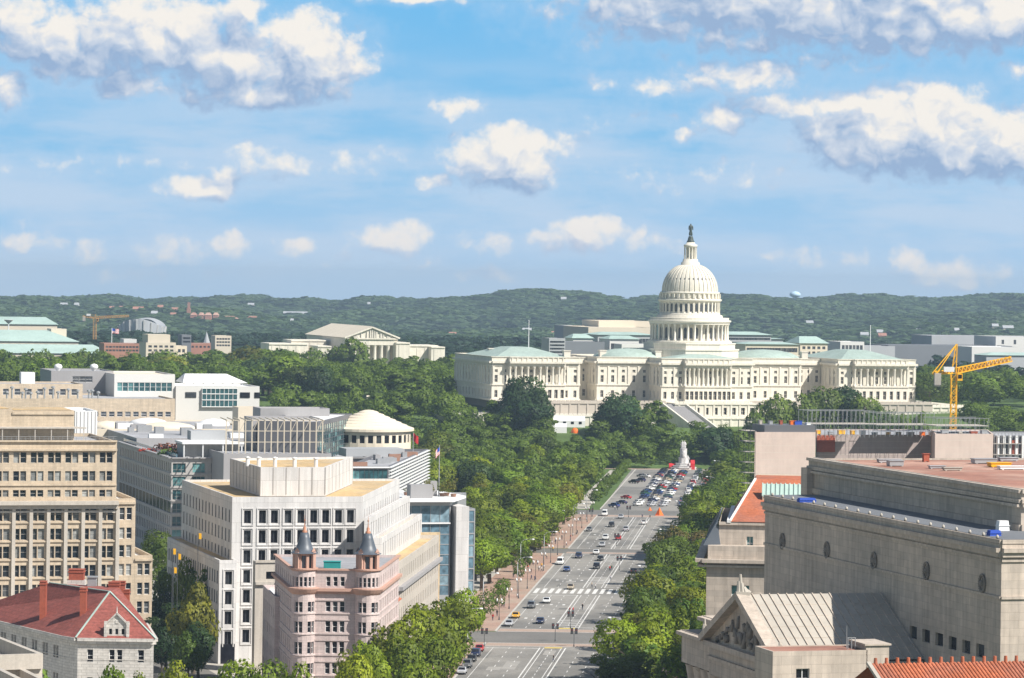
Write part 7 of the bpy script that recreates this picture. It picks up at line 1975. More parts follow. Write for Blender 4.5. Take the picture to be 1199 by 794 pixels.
mb = MB(); mb.face([v3(q, zE_), v3(q + SOUTH * Lg, zE_), v3(apx_, zA - .4)]); cornice(mb, q, q + SOUTH * Lg, zE_ - .6, .8, .8); mb.beam(v3(q - SOUTH + WEST * .5, zE_ + .2), v3(apx_ + WEST * .5, zA + .1), 1.6, .9); mb.beam(v3(apx_ + WEST * .5, zA + .1), v3(q + SOUTH * (Lg + 1) + WEST * .5, zE_ + .2), 1.6, .9)
pd = t.part('pediment', mb, 'marble')
rr_ = random.Random(9); mb = MB()
for k in range(22):
    u = rr_.uniform(-1, 1); c = apx_ + SOUTH * u * (Lg * .4) + WEST * .3; h = (1 - abs(u)) * (zA - zE_) * .7; mb.tube((c.x, c.y, zE_ + .3), (c.x, c.y, zE_ + .6 + h), .55, .3, 6)
t.part('carved_relief', mb, 'marble_shade', pd, kind='stuff')
mb = MB(); E2 = EAST * (dG + .5)
mb.face([v3(q - SOUTH * 1.2 + E2, zE_ + .3), v3(q - SOUTH * 1.2 + WEST * .6, zE_ + .3), v3(apx_ + WEST * .6, zA + .7), v3(apx_ + E2, zA + .7)]); mb.face([v3(q + SOUTH * (Lg + 1.2) + WEST * .6, zE_ + .3), v3(q + SOUTH * (Lg + 1.2) + E2, zE_ + .3), v3(apx_ + E2, zA + .7), v3(apx_ + WEST * .6, zA + .7)])
t.part('roof', mb, 'roof_cream')
cb = MB(); cb.lathe((0, 0), [(1.5, 0), (1.2, .8), (1.0, 16.3), (1.5, 17.6), (1.6, 18)], 12); cm = cb.mesh('column', ['marble'], smooth=True)
for k in range(8): c = q + SOUTH * (Lg * (k + .4) / 7.8) + EAST * 1.6; link('column', cm, t.o, Vector((c.x, c.y, zE_ - 22)) - t.loc)
for (x0, x1, pt, Y, m_) in ((315, 360, 402, D + 16, 'marble'), (341, 382, 398, D + 34, 'marble'), (464, 480, 401, D + 4, 'marble'), (466, 513, 404, D + 10, 'marble'), (505, 521, 406, D + 8, 'marble'), (372, 388, 405, D + 4, 'marble')):
    Pq = W(x0, pt, Y); Lq = reach(Pq, SOUTH, x1, pt); mb = MB(); mb.prism(rect(Pq, SOUTH, Lq, EAST, 26), 21, Pq.z)
    for k in range(int(Lq / 5)): mb.box(Vector(Pq[:2]) + SOUTH * (2.5 + 5 * k) + WEST * .1, .8, .15, 22, Pq.z - 1.5, 0, SOUTH)
    cornice(mb, Pq, Vector(Pq[:2]) + SOUTH * Lq, Pq.z - .8, .5, .7); t.part('wing', mb, m_)
mb = MB(); c = q + SOUTH * (Lg * .6) + WEST * 12
for k in range(10): mb.box(c + EAST * k * .9, 14 - k * .1, .5, 18, zE_ - 26.5 + k * .45, 0, SOUTH)
t.part('steps', mb, 'marble')
# blocks behind the dome
for (nm, lab, cat, x0, x1, pt, pb, Y, dep, wm_, rm_, rows, n, hr) in [
    ('library_building', 'cream modern library block with a stepped pale roof behind the dome', 'building', 689, 764, 383, 398, 2300, 60, 'far_cream', 'roof_cream', 0, 0, 0),
    ('library_building', 'grey windowless block beside the cream library', 'building', 668, 690, 381.5, 396, 2360, 40, 'far_grey', 'roof_grey', 0, 0, 0),
    ('library_building', 'upper cream storey of the library reaching behind the dome', 'building', 701, 764, 375.5, 384, 2340, 40, 'far_cream', 'roof_cream', 0, 0, 0),
    ('office_annexe', 'plain grey square tower behind the shaded wing roof', 'building', 643, 662, 396, 414, 1990, 16, 'far_grey', 'roof_grey', 4, 6, 0),
    ('office_annexe', 'dark blue grey block between the square tower and the dome', 'building', 662, 708, 400, 414, 2020, 20, 'far_dark', 'roof_grey', 0, 0, 0),
    ('library_wing', 'long dark windowed wing with a green roof behind the dome', 'building', 700, 765, 392, 404, 2120, 30, 'far_grey', 'copper_green', 1, 16, 389),
    ('library_pavilion', 'small columned pavilion with a green hipped roof before the dome', 'building', 714, 748, 397, 413, 2040, 20, 'far_white', 'copper_green', 1, 9, 393),
    ('library_pavilion', 'pale low pavilion close to the dome foot', 'building', 728, 766, 403, 414, 2015, 16, 'far_white', 'roof_grey', 1, 9, 0),
    ('library_pavilion', 'pale attic with a small green roof above the dark blue block', 'building', 671, 694, 396, 401, 2080, 16, 'far_white', 'copper_green', 0, 0, 391),
    ('office_building', 'long grey office block with a green roof right of the dome', 'building', 850, 903, 392, 404, 2120, 30, 'far_grey', 'copper_green', 2, 16, 388.5),
    ('office_building', 'low pale block with a green roof in front of the long grey office', 'building', 873, 935, 403, 414, 2040, 24, 'far_cream', 'copper_green', 1, 18, 400.5),
    ('office_building', 'pale pavilion with a green pyramid roof and three square windows', 'building', 937, 969, 402, 416, 2080, 24, 'far_cream', 'copper_green', 2, 5, 394),
    ('office_building', 'narrow grey block beside the long green roof', 'building', 903, 917, 397, 408, 2150, 20, 'far_grey', 'copper_green', 1, 4, 396),
    ('office_building', 'pale sawtooth roofed building behind the sunlit end wing', 'building', 984, 1012, 400, 412, 2250, 24, 'far_white', 'roof_white', 1, 6, 0),
    ('office_building', 'long low blue grey roof behind the sunlit end wing', 'building', 1010, 1048, 405, 414, 2260, 24, 'far_grey', 'roof_grey', 0, 0, 0),
    ('warehouse', 'long dark roofed warehouse beyond the yellow crane', 'building', 1040, 1185, 404, 411, 2450, 40, 'far_dark', 'far_dark', 0, 0, 0),
    ('warehouse', 'blue grey windowless block above the long dark warehouse', 'building', 1091, 1166, 393, 403, 2560, 40, 'far_grey', 'roof_grey', 0, 0, 0),
    ('warehouse', 'white block at the picture edge beyond the crane', 'building', 1166, 1225, 394, 405, 2500, 40, 'far_white', 'roof_grey', 1, 4, 0),
    ('warehouse', 'bright white slab right behind the crane jib', 'building', 1138, 1194, 406, 426, 2300, 30, 'far_white', 'roof_white', 0, 0, 0),
    ('warehouse', 'pale green roofed low shed beyond the crane jib', 'building', 1155, 1225, 416, 424, 2250, 20, 'far_grey', 'copper_green', 0, 0, 413)]:
    t = farbox(nm, lab, cat, x0, x1, pt, pb, Y, dep, wm_, rm_, rows, n, w_=2.0)
    if hr: hiproof(t, W((x0 + x1) / 2, hr, Y + dep / 2).z, .18)
    t.flush()
# houses on the ridge
def on_hill(px, py, lift=9.0):
    a, b = ray(px, py); Y = 4150.0
    while Y < 6600 and CZ - b * Y > hgt(a * Y, Y) + lift: Y += 20
    return Y
r_ = random.Random(21)
HOUSES = [(75, 357, 'far_white', 8), (90, 357, 'far_white', 5), (131, 361, 'brick_far', 5), (147, 361, 'brick_far', 14), (162, 362, 'brick_far', 12), (181, 367, 'far_cream', 7), (188, 360, 'brick_far', 6), (205, 363, 'brick_far', 7), (203, 369, 'brick_far', 6), (294, 357, 'far_cream', 7), (346, 367, 'far_cream', 28), (342, 376, 'far_white', 3), (432, 356, 'far_white', 3), (948, 378, 'far_cream', 8), (1012, 392, 'far_white', 9), (1030, 389, 'far_white', 7), (1033, 393, 'brick_far', 9), (1120, 387, 'far_cream', 5), (1165, 382, 'far_cream', 7), (1180, 384, 'far_cream', 12), (1075, 388, 'far_cream', 4), (617, 387, 'far_white', 10), (651, 391, 'brick_far', 10), (530, 392, 'brick_far', 8), (660, 350, 'far_white', 6)]
for i, (px, py, m_, w_) in enumerate(HOUSES):
    Y = on_hill(px, py + 1); P = W(px, py, Y); L = w_ * Y / F; h = 7.0
    z0 = hgt(P.x, Y)
    lab = '%s on the wooded ridge, %s of the far houses counting across' % ({'far_white': 'tiny white house', 'far_cream': 'tiny cream house', 'brick_far': 'tiny brick red house'}[m_], ordw(sorted(h_[0] for h_ in HOUSES).index(px)).replace(' nearest', '').replace('nearest', 'first'))
    t = Thing('ridge_house', lab, 'house', (P.x, P.y, z0), 'houses on the ridge'); mb = MB(); mb.box(P, L / 2, 6, z0 - 2, P.z); t.part('wall', mb, m_)
    mb = MB(); mb.face([(P.x - L / 2 - .5, P.y - 6.6, P.z), (P.x + L / 2 + .5, P.y - 6.6, P.z), (P.x + L / 2 + .5, P.y, P.z + 3.5), (P.x - L / 2 - .5, P.y, P.z + 3.5)]); mb.face([(P.x + L / 2 + .5, P.y + 6.6, P.z), (P.x - L / 2 - .5, P.y + 6.6, P.z), (P.x - L / 2 - .5, P.y, P.z + 3.5), (P.x + L / 2 + .5, P.y, P.z + 3.5)])
    for sx in (-1, 1): mb.face([(P.x + sx * L / 2, P.y - 6, P.z), (P.x + sx * L / 2, P.y + 6, P.z), (P.x + sx * L / 2, P.y, P.z + 3.3)])
    t.part('roof', mb, 'brick_far' if m_ == 'brick_far' else 'far_grey')
for i, (px, w_) in enumerate(((227, 7), (236, 6), (244, 7), (253, 6), (268, 22), (296, 14))):
    Y = on_hill(px, 373); P = W(px, 369 if w_ < 10 else 373, Y); L = w_ * Y / F; z0 = hgt(P.x, Y)
    t = Thing('brick_apartments', '%s red brick apartment block on the far hillside behind the spire' % ['first', 'second', 'third', 'fourth', 'long low', 'gabled last'][i], 'building', (P.x, P.y, z0), 'brick apartments on the hillside'); mb = MB()
    mb.box(P, L / 2, 8, z0 - 2, P.z); t.part('wall', mb, 'brick_far'); mb = MB(); mb.frustum([(P.x - L / 2 - .4, P.y - 8.4), (P.x + L / 2 + .4, P.y - 8.4), (P.x + L / 2 + .4, P.y + 8.4), (P.x - L / 2 - .4, P.y + 8.4)], P.z, [(P.x - L / 4, P.y - 1), (P.x + L / 4, P.y - 1), (P.x + L / 4, P.y + 1), (P.x - L / 4, P.y + 1)], P.z + 3.5); t.part('roof', mb, 'roof_brown')
P = W(221, 366, 4620); t = Thing('chimney_tower', 'tall thin brick chimney tower on the far hillside', 'tower', (P.x, P.y, hgt(P.x, 4620))); mb = MB(); mb.box(P, 2.6, 2.6, hgt(P.x, 4620) - 2, W(221, 361, 4620).z); mb.box(P, 1.7, 1.7, W(221, 361, 4620).z, W(221, 354, 4620).z); t.part('shaft', mb, 'brick_far')
P = W(931, 348, 6500); t = Thing('water_tower', 'pale blue domed water tower on the ridge line', 'water tower', (P.x, P.y, hgt(P.x, 6500))); mb = MB(); zt_ = W(931, 341, 6500).z; mb.lathe((P.x, P.y), [(.01, zt_), (5, zt_ - .8), (9.5, zt_ - 3.5), (11, zt_ - 7), (9, zt_ - 10), (3, zt_ - 12), (2.6, hgt(P.x, 6500))], 24)
mk('tank_blue', (.50, .68, .82), .5, .04, .5); t.part('tank', mb, 'tank_blue', smooth=True)
# ================================================================== monument, tents, cars, people, lamps
P = G(800, 549, .0); t = Thing('monument', 'white marble monument with figures on a tall pedestal in the roundabout', 'monument', P)
s = P.y / F; mb = MB()
for k, (w_, h0, h1) in enumerate(((12.2, 0, .8), (10.0, .8, 1.6), (7.4, 1.6, 2.6), (4.6, 2.6, 5.2), (3.3, 5.2, 9.0))): mb.lathe(P, [(w_ / 2 * 1.0, h0 if k else -.2), (w_ / 2, h1 - .2), (w_ / 2 * 1.04, h1 - .15), (w_ / 2 * 1.04, h1), (.01, h1)], 8, 0, .39)
t.part('pedestal', mb, 'white_concrete')
J = [(0, 0, 1.2), (0, 0, 2.0), (0, 0, 2.7), (0, 0, 3.1), (0, 0, 3.6), (.5, 0, 2.5), (.75, -.2, 1.8), (.5, -.5, 1.6), (-.5, 0, 2.5), (-.8, 0, 1.9), (-.6, -.3, 1.4), (.28, 0, .7), (.3, 0, 0), (-.28, 0, .7), (-.3, 0, 0)]
E = [(0, 1), (1, 2), (2, 3), (3, 4), (2, 5), (5, 6), (6, 7), (2, 8), (8, 9), (9, 10), (0, 11), (11, 12), (0, 13), (13, 14)]
fm = figure_mesh('figure', ['white_concrete'], J, E, [.5, .45, .38, .17, .26, .2, .17, .13, .2, .17, .13, .42, .45, .42, .45])
for dx, dy, z in ((.45, 0, 9), (-.45, .1, 9), (0, -2.2, 5.2), (1.9, -.5, 2.6)): link('figure', fm, t.o, (dx, dy, z))
def ground_at(px, py):
    a, b = ray(px, py); Y = 1200.0
    while Y < 1690 and CZ - b * Y > hgt(a * Y, Y): Y += 1.0
    return Y
def gabled_tent(name, lab, cat, px, py, Y, w_, d_, h_, mat, z=None, rot=0.0, windows=0):
    if z is None: Y = ground_at(px, py + 1)
    P = W(px, py, Y); z0 = hgt(P.x, Y) if z is None else z
    t = Thing(name, lab, cat, (P.x, P.y, z0)); a = Vector((math.cos(rot), math.sin(rot))); b_ = Vector((-a.y, a.x)); c = Vector(P[:2]); mb = MB()
    p = rect(c - a * w_ / 2 - b_ * d_ / 2, a, w_, b_, d_); mb.prism(p, z0 - 1, z0 + h_ * .62, top=False)
    m0, m1 = (p[0] + p[3]) / 2, (p[1] + p[2]) / 2
    for pts in ([v3(p[0] , z0 + h_ * .62), v3(p[1], z0 + h_ * .62), v3(m1, z0 + h_), v3(m0, z0 + h_)], [v3(p[2], z0 + h_ * .62), v3(p[3], z0 + h_ * .62), v3(m0, z0 + h_), v3(m1, z0 + h_)], [v3(p[1], z0 + h_ * .62), v3(p[2], z0 + h_ * .62), v3(m1, z0 + h_)], [v3(p[3], z0 + h_ * .62), v3(p[0], z0 + h_ * .62), v3(m0, z0 + h_)]): mb.face(pts)
    t.part('canopy', mb, mat)
    for k in range(windows):
        m = MB(); cc = p[0] + a * (w_ * (k + .7) / (windows + .3)) - b_ * .04; m.box(cc, .7, .05, z0 + h_ * .3, z0 + h_ * .52, 0, a); t.part('opening', m, 'glass_dark')
    return t
gabled_tent('marquee', 'long white marquee on the lawn below the domed building', 'tent', 665, 499, 1560, 16, 8, 5.2, 'white_cloth', windows=4)
gabled_tent('marquee', 'small white tent in front of the long marquee', 'tent', 656, 505, 1545, 6, 5, 4.0, 'white_cloth')
gabled_tent('marquee', 'low white tent partly behind the dark trees on the lawn', 'tent', 702, 506, 1550, 9, 4, 3.0, 'white_cloth')
gabled_tent('site_cabin', 'small blue cabin on the lawn among dark trees', 'cabin', 755, 506, 1545, 3.0, 2.4, 2.6, 'blue_cloth')
gabled_tent('red_tent', 'red tent on the plaza left of the white monument', 'tent', 788, 543, 1522, 3.6, 3, 2.4, 'red_cloth', 0)
gabled_tent('red_tent', 'tall narrow red tent right of the white monument', 'tent', 811, 543, 1518, 1.9, 1.9, 4.2, 'red_cloth', 0)
gabled_tent('site_cabin', 'tan gate hut among the trees beyond the round cream roof', 'cabin', 440, 462, 1560, 9, 5, 4.0, 'far_cream')
Yd = ground_at(673, 507); P = W(673, 507, Yd); mb = MB(); z0 = hgt(P.x, Yd); mb.lathe((P.x, P.y), [(1.7, z0 - 1), (1.7, z0 + .5), (1.5, z0 + 1.3), (.9, z0 + 2.0), (.01, z0 + 2.3)], 18)
o = link('dome_tent', mb.mesh('dome_tent', ['orange_safety'], (P.x, P.y, z0), True)); o.location = (P.x, P.y, z0); tag(o, 'orange dome tent in front of the white marquee', 'tent')
for k, (px, py, lab) in enumerate(((772, 602, 'orange road works pyramid in front of the crowded car park'), (761, 596.5, 'second smaller orange cone at the far crossing'))):
    P = G(px, py + 1.5); mb = MB(); s_ = 1.5 if k == 0 else .7; mb.box(P, s_, s_, .02, .18); mb.lathe(P, [(s_ * .95, .18), (s_ * .5, 1.0 * s_), (.05, 1.9 * s_)], 4 if k == 0 else 12); o = link('traffic_cone', mb.mesh('traffic_cone', ['orange_safety'], P)); o.location = P; tag(o, lab, 'traffic cone')
# ---- cars
def car_body(kind):
    """side profile swept across the width, rounded in plan and tumblehome"""
    prof = {'sedan': [(-2.25, .45), (-2.25, .80), (-1.75, .93), (-1.05, .98), (-.45, 1.42), (.75, 1.45), (1.45, 1.02), (2.1, .95), (2.28, .75), (2.28, .42)],
            'suv': [(-2.35, .50), (-2.35, .95), (-1.7, 1.08), (-1.1, 1.12), (-.6, 1.70), (1.6, 1.74), (2.15, 1.15), (2.35, 1.05), (2.35, .50)],
            'van': [(-2.5, .45), (-2.5, 1.0), (-2.1, 1.2), (-1.5, 2.0), (-1.0, 2.15), (2.5, 2.15), (2.55, 1.1), (2.55, .45)]}[kind]
    bm = bmesh.new(); W_ = {'sedan': .90, 'suv': .96, 'van': .98}[kind]; rows = []
    for yk in (-1, -.86, -.5, 0, .5, .86, 1):
        row = []
        for x, z in prof:
            up = max(0, (z - .95)) * .16; y = yk * (W_ - up * (1 if abs(yk) > .8 else .6)); xx = x * (1 - .035 * abs(yk) ** 3)
            zz = z - (.05 if abs(yk) > .95 and z > .6 else 0)
            row.append(bm.verts.new((xx, y, zz)))
        rows.append(row)
    for a, b in zip(rows, rows[1:]):
        for i in range(len(prof) - 1): bm.faces.new((a[i], a[i + 1], b[i + 1], b[i]))
        bm.faces.new((a[-1], a[0], b[0], b[-1]))
    bm.faces.new(rows[0][::-1]); bm.faces.new(rows[-1])
    bmesh.ops.recalc_face_normals(bm, faces=bm.faces)
    me = bpy.data.meshes.new('body'); bm.to_mesh(me); bm.free(); me.materials.append(M['car_paint'])
    g = MB()
    def side(x0, x1, z0, z1, xa, xb):
        for s in (-1, 1):
            y0 = s * (W_ - max(0, z0 - .95) * .16 + .012); y1 = s * (W_ - max(0, z1 - .95) * .16 + .012)
            q = [(x0, y0, z0), (x1, y0, z0), (xb, y1, z1), (xa, y1, z1)]; g.face(q if s < 0 else q[::-1])
    if kind == 'sedan':
        side(-.95, .1, 1.0, 1.36, -.45, .1); side(.16, 1.3, 1.0, 1.36, .16, .8)
        g.face([(-1.06, -.74, 1.0), (-1.06, .74, 1.0), (-.47, .64, 1.42), (-.47, -.64, 1.42)][::-1]); g.face([(1.44, -.74, 1.05), (1.44, .74, 1.05), (.78, .64, 1.46), (.78, -.64, 1.46)])
    elif kind == 'suv':
        side(-1.0, 0, 1.16, 1.58, -.6, 0); side(.06, 1.1, 1.16, 1.58, .06, 1.1); side(1.16, 1.95, 1.16, 1.58, 1.16, 1.7)
        g.face([(-1.12, -.78, 1.15), (-1.12, .78, 1.15), (-.63, .68, 1.68), (-.63, -.68, 1.68)][::-1]); g.face([(2.14, -.76, 1.2), (2.14, .76, 1.2), (1.68, .68, 1.70), (1.68, -.68, 1.70)])
    else:
        side(-1.7, -.9, 1.25, 1.85, -1.35, -.9); side(-.8, 2.3, 1.35, 1.8, -.8, 2.3)
        g.face([(-2.1, -.78, 1.24), (-2.1, .78, 1.24), (-1.54, .72, 1.98), (-1.54, -.72, 1.98)][::-1]); g.face([(2.54, -.7, 1.3), (2.54, .7, 1.3), (2.53, .66, 1.9), (2.53, -.66, 1.9)])
    gm_ = g.mesh('windows', ['glass_dark'])
    xb = prof[0][0]; xe = prof[-1][0]
    hb = MB(); hb.box((0, 0), .05, .17, .0, .14, 0, None, True); hl = hb.mesh('headlight', ['lens_white']); tl = hb.mesh('tail_light', ['lens_red'])
    return me, gm_, hl, tl, W_, xb, xe
wb = MB(); wb.tube((0, -.11, 0), (0, .11, 0), .33, .33, 14); wheel_me = wb.mesh('wheel', ['tyre']); wb = MB(); wb.tube((0, -.115, 0), (0, .115, 0), .2, .2, 10); rim_me = wb.mesh('rim', ['rim'])
CARS = {k: car_body(k) for k in ('sedan', 'suv', 'van')}
CCOL = {'white': (.75, .75, .73), 'silver': (.45, .46, .48), 'black': (.018, .018, .02), 'grey': (.14, .145, .15), 'blue': (.03, .07, .20), 'dark blue': (.02, .03, .08), 'red': (.42, .02, .02), 'yellow': (.72, .38, .02), 'green': (.03, .09, .06), 'tan': (.42, .35, .25)}
def car(kind, colour, x, y, ang, label, group, z=.01, lights=True):
    body, gl, hl, tl, W_, xb, xe = CARS[kind]
    e = bpy.data.objects.new('car' if kind != 'van' else 'van', None); COL.objects.link(e); e.location = (x, y, z); e.rotation_euler = (0, 0, ang)
    tag(e, label, 'car' if kind != 'van' else 'van', group)
    b = link('body', body, e); b.color = (*CCOL[colour], 1); link('windows', gl, e)
    for sx in (-1.42, 1.42):
        for sy in (-1, 1): w = link('wheel', wheel_me, e, (sx, sy * (W_ - .10), .33)); link('rim', rim_me, w)
    if lights:
        for sy in (-.62, .62): link('headlight', hl, e, (xb + .02, sy, .66)); link('tail_light', tl, e, (xe - .02, sy, .72))
    return e
AAV = math.atan2(PEN.y, PEN.x)                                              # the car nose is on -x
TOWARDS, AWAY = AAV, AAV + math.pi
GM = 'cars on the avenue'
def car_px(kind, colour, px, py, ang, label, group=GM):
    p = G(px, py); car(kind, colour, p.x, p.y, ang, label, group)
car_px('sedan', 'silver', 596, 733, TOWARDS, 'silver car at the kerb just behind the yellow taxi'); car_px('sedan', 'yellow', 604, 723.5, TOWARDS, 'yellow taxi beside the brick pavement before the near junction')
car_px('sedan', 'dark blue', 632.5, 730, TOWARDS, 'dark car stopped alone in the middle lane before the near junction')
car_px('sedan', 'blue', 663.5, 669, TOWARDS, 'blue car driving towards the zebra crossing'); car_px('van', 'white', 656, 661, TOWARDS, 'white van along the kerb beyond the zebra crossing'); car_px('suv', 'dark blue', 677.5, 653.5, TOWARDS, 'dark blue car in the open lane beside the white van')
car_px('suv', 'black', 698.5, 666, TOWARDS, 'black car beside the bicycle lanes beyond the zebra crossing'); car_px('sedan', 'black', 703, 656.5, TOWARDS, 'black car directly behind another beside the bicycle lanes')
car_px('sedan', 'white', 698, 649, TOWARDS, 'white car crossing the pale band beyond the zebra crossing'); car_px('sedan', 'silver', 705, 640, TOWARDS, 'silver car following the white one'); car_px('suv', 'white', 709, 632, TOWARDS, 'white car last in the middle queue'); car_px('sedan', 'white', 754, 614, AWAY, 'white car far down beside the right trees')
car_px('van', 'white', 708, 604, TOWARDS, 'white van waiting at the far junction beside the car park')
car_px('sedan', 'black', 742, 671, AWAY, 'dark car half hidden by trees at the far kerb')
car_px('sedan', 'black', 747, 688, AWAY, 'dark car at the far kerb before the zebra crossing')
for k, (px, py, kd, c, an, lb) in enumerate(((640, 706, 'sedan', 'white', TOWARDS, 'white car alone in the middle lane short of the zebra crossing'), (622, 712, 'suv', 'grey', TOWARDS, 'grey car in the second lane short of the zebra crossing'), (724, 632, 'sedan', 'red', AWAY, 'small red car driving away past the pale band'), (733, 622, 'suv', 'silver', AWAY, 'silver car driving away beside the shaded trees'), (690, 622, 'sedan', 'grey', TOWARDS, 'grey car nearing the pale band from the far junction'), (716, 617, 'suv', 'black', TOWARDS, 'black car leaving the far junction in the middle lane'), (668, 690, 'sedan', 'tan', TOWARDS, 'tan car stopped on the far side of the zebra crossing'), (727, 607, 'sedan', 'silver', TOWARDS, 'silver car waiting beside the white van at the far junction'))): car_px(kd, c, px, py, an, lb)
for k, (px, py, kd, c) in enumerate(((541, 789, 'sedan', 'silver'), (547, 781.5, 'suv', 'grey'), (552.5, 774.5, 'sedan', 'black'), (557, 768.5, 'suv', 'dark blue'), (561.5, 762.5, 'sedan', 'red'))):
    car_px(kd, c, px, py, TOWARDS, '%s parked car, %s in the row along the near brick pavement' % (c, ['first', 'second', 'third', 'fourth', 'last'][k]), 'cars parked along the near kerb')
for k, (px, py, kd, c) in enumerate(((719, 594, 'suv', 'blue'), (728, 590, 'sedan', 'dark blue'), (733, 584, 'sedan', 'red'), (742, 566, 'suv', 'black'), (750, 564, 'suv', 'dark blue'), (751, 558.5, 'sedan', 'grey'), (756, 559, 'sedan', 'white'))):
    car_px(kd, c, px, py, AWAY + .9, '%s car parked aslant by the grass strip, %s one from the junction' % (c, ['first', 'second', 'third', 'fourth', 'fifth', 'sixth', 'seventh'][k]), 'cars parked by the grass strip')
r_ = random.Random(33); n = 0
cl_ = ['white', 'silver', 'black', 'grey', 'blue', 'dark blue', 'red', 'white', 'silver', 'black', 'white', 'tan', 'green']
for row in range(23):
    Y = 1266 + row * 10.6
    left = G(0, 0)[0] if False else None
    for col in range(5):
        if r_.random() < .04: continue
        c = cl_[r_.randrange(len(cl_))]
        base = 17.5 if col < 3 else 19.5
        x = kerb_x(Y) + 11.6 + base * 0 + col * 4.6 + (2.2 if col > 2 else 0) + r_.uniform(-.3, .3); y = Y + (0 if col < 3 else 3) + r_.uniform(-.7, .7)
        car(r_.choice(['sedan', 'suv', 'sedan', 'suv']), c, x, y, AAV + math.pi / 2 * (1 if col < 3 else -1) * .78 + math.pi / 2 * .9, '%s car in the crowded car park, row %d from the junction, place %d' % (c, row + 1, col + 1), 'cars in the car park', lights=row < 4); n += 1
# cars on the plaza of the domed building and beside the end wing
for k, (px, py, Y, c) in enumerate(((544, 466, 1640, 'black'), (551, 466.5, 1640, 'blue'), (556, 466, 1640, 'dark blue'), (562, 467, 1640, 'red'), (537, 465, 1640, 'white'))):
    p = W(px, py, Y); car('suv', c, p.x, p.y, 0, '%s car parked below the shaded end wing of the domed building' % c, 'cars below the shaded end wing', hgt(p.x, Y) + .02, False)
# ---- street lamps: tall curved arm lamps and short twin lamps
def arm_lamp():
    a = MB(); a.tube((0, 0, 0), (0, 0, .9), .22, .16, 10); a.tube((0, 0, .9), (0, 0, 9.2), .12, .08, 8)
    pts = [(0, 0, 9.2), (.25, 0, 9.8), (.8, 0, 10.25), (1.8, 0, 10.5), (3.0, 0, 10.55)]
    for p, q in zip(pts, pts[1:]): a.tube(p, q, .07, .06, 6)
    h = MB(); h.lathe((3.4, 0), [(.05, 10.7), (.34, 10.66), (.46, 10.5), (.4, 10.36), (.01, 10.3)], 12)
    return a.mesh('pole', ['steel'], smooth=True), h.mesh('lamp_head', ['white_metal'], smooth=True)
pm, hm = arm_lamp()
LAMPS = [(kerb_x(Y) - o_, Y, AAV - math.pi / 2, 'arm') for Y, o_ in ((700, 2), (752, 2), (843, 6.5), (893, 2.2), (955, 6.5), (985, 2.2), (1076, 6.5), (1110, 2.2), (1185, 2.5))] + [(kerb_x(Y) + WID + 2, Y, AAV + math.pi / 2, 'arm') for Y in (735, 870, 1000, 1130)] + [(kerb_x(1275) + 40, 1275, AAV + math.pi / 2, 'arm'), (kerb_x(1390) + 40, 1390, AAV + math.pi / 2, 'arm')]
li = 0
for k, (x, y, a, _) in enumerate(LAMPS):
    if not (0 < proj(x, y, 10)[0] < 1199): continue
    side_ = 'sunlit brick pavement' if k < 9 else 'tree shaded far pavement' if k < 13 else 'edge of the car park'
    kk = k if k < 9 else k - 9 if k < 13 else k - 13
    e = bpy.data.objects.new('street_lamp', None); COL.objects.link(e); e.location = (x, y, .13); e.rotation_euler = (0, 0, a)
    tag(e, '%s tall curved arm lamp on the %s' % (ordw(kk), side_), 'street lamp', 'curved arm street lamps'); link('pole', pm, e); link('lamp_head', hm, e)
a = MB(); a.tube((0, 0, 0), (0, 0, .7), .2, .12, 8); a.tube((0, 0, .7), (0, 0, 4.4), .08, .06, 8); a.beam((-.55, 0, 4.35), (.55, 0, 4.35), .07)
for sx in (-.55, .55): a.tube((sx, 0, 4.3), (sx, 0, 4.55), .05, .08, 6)
tp = a.mesh('pole', ['steel_dark']); b = MB(); b.lathe((0, 0), [(.08, 4.55), (.2, 4.68), (.24, 4.9), (.16, 5.15), (.04, 5.3), (.01, 5.4)], 10); tg = b.mesh('lantern', ['white_metal'], smooth=True)
for k in range(19):
    Y = 690 + k * 28.5
    if 768 < Y < 818 or 1036 < Y < 1060: continue
    e = bpy.data.objects.new('twin_lamp', None); COL.objects.link(e); e.location = (kerb_x(Y) - 1.6, Y, .13); e.rotation_euler = (0, 0, .1)
    tag(e, '%s short dark twin lantern along the sunlit kerb' % ordw(k), 'street lamp', 'twin lanterns along the kerb'); link('pole', tp, e)
    for sx in (-.55, .55): link('lantern', tg, e, (sx, 0, 0))
# ---- traffic signals
b = MB(); b.tube((0, 0, 0), (0, 0, .5), .16, .1, 8); b.tube((0, 0, .5), (0, 0, 3.6), .07, .06, 8); b.beam((-.5, 0, 3.3), (.5, 0, 3.3), .06); sp = b.mesh('pole', ['steel_dark'])
b = MB(); b.box((0, -.02), .2, .16, 2.6, 3.75, 0, None, True); b.box((0, -.02), .3, .04, 2.5, 3.85, 0, None, True); sh = b.mesh('signal_head', ['steel_dark'])
b = MB(); b.box((0, -.2), .1, .02, 3.35, 3.55, 0, None, True); sl = b.mesh('red_lens', ['lens_red'])
for k, (px, py) in enumerate(((650, 751), (668, 736), (672, 757), (725, 668), (736, 606), (722, 640), (567, 757), (692, 609))):
    P = G(px, py); e = bpy.data.objects.new('traffic_signal', None); COL.objects.link(e); e.location = (P.x, P.y, .02)
    tag(e, 'dark traffic signal post, %s the camera along the avenue' % ordw(sorted([-q_[1] for q_ in ((650, 751), (668, 736), (672, 757), (725, 668), (736, 606), (722, 640), (567, 757), (692, 609))]).index(-py)), 'traffic signal', 'traffic signals on the avenue'); link('pole', sp, e)
    for sx in (-.5, .5): h_ = link('signal_head', sh, e, (sx, 0, .3)); link('red_lens', sl, h_)
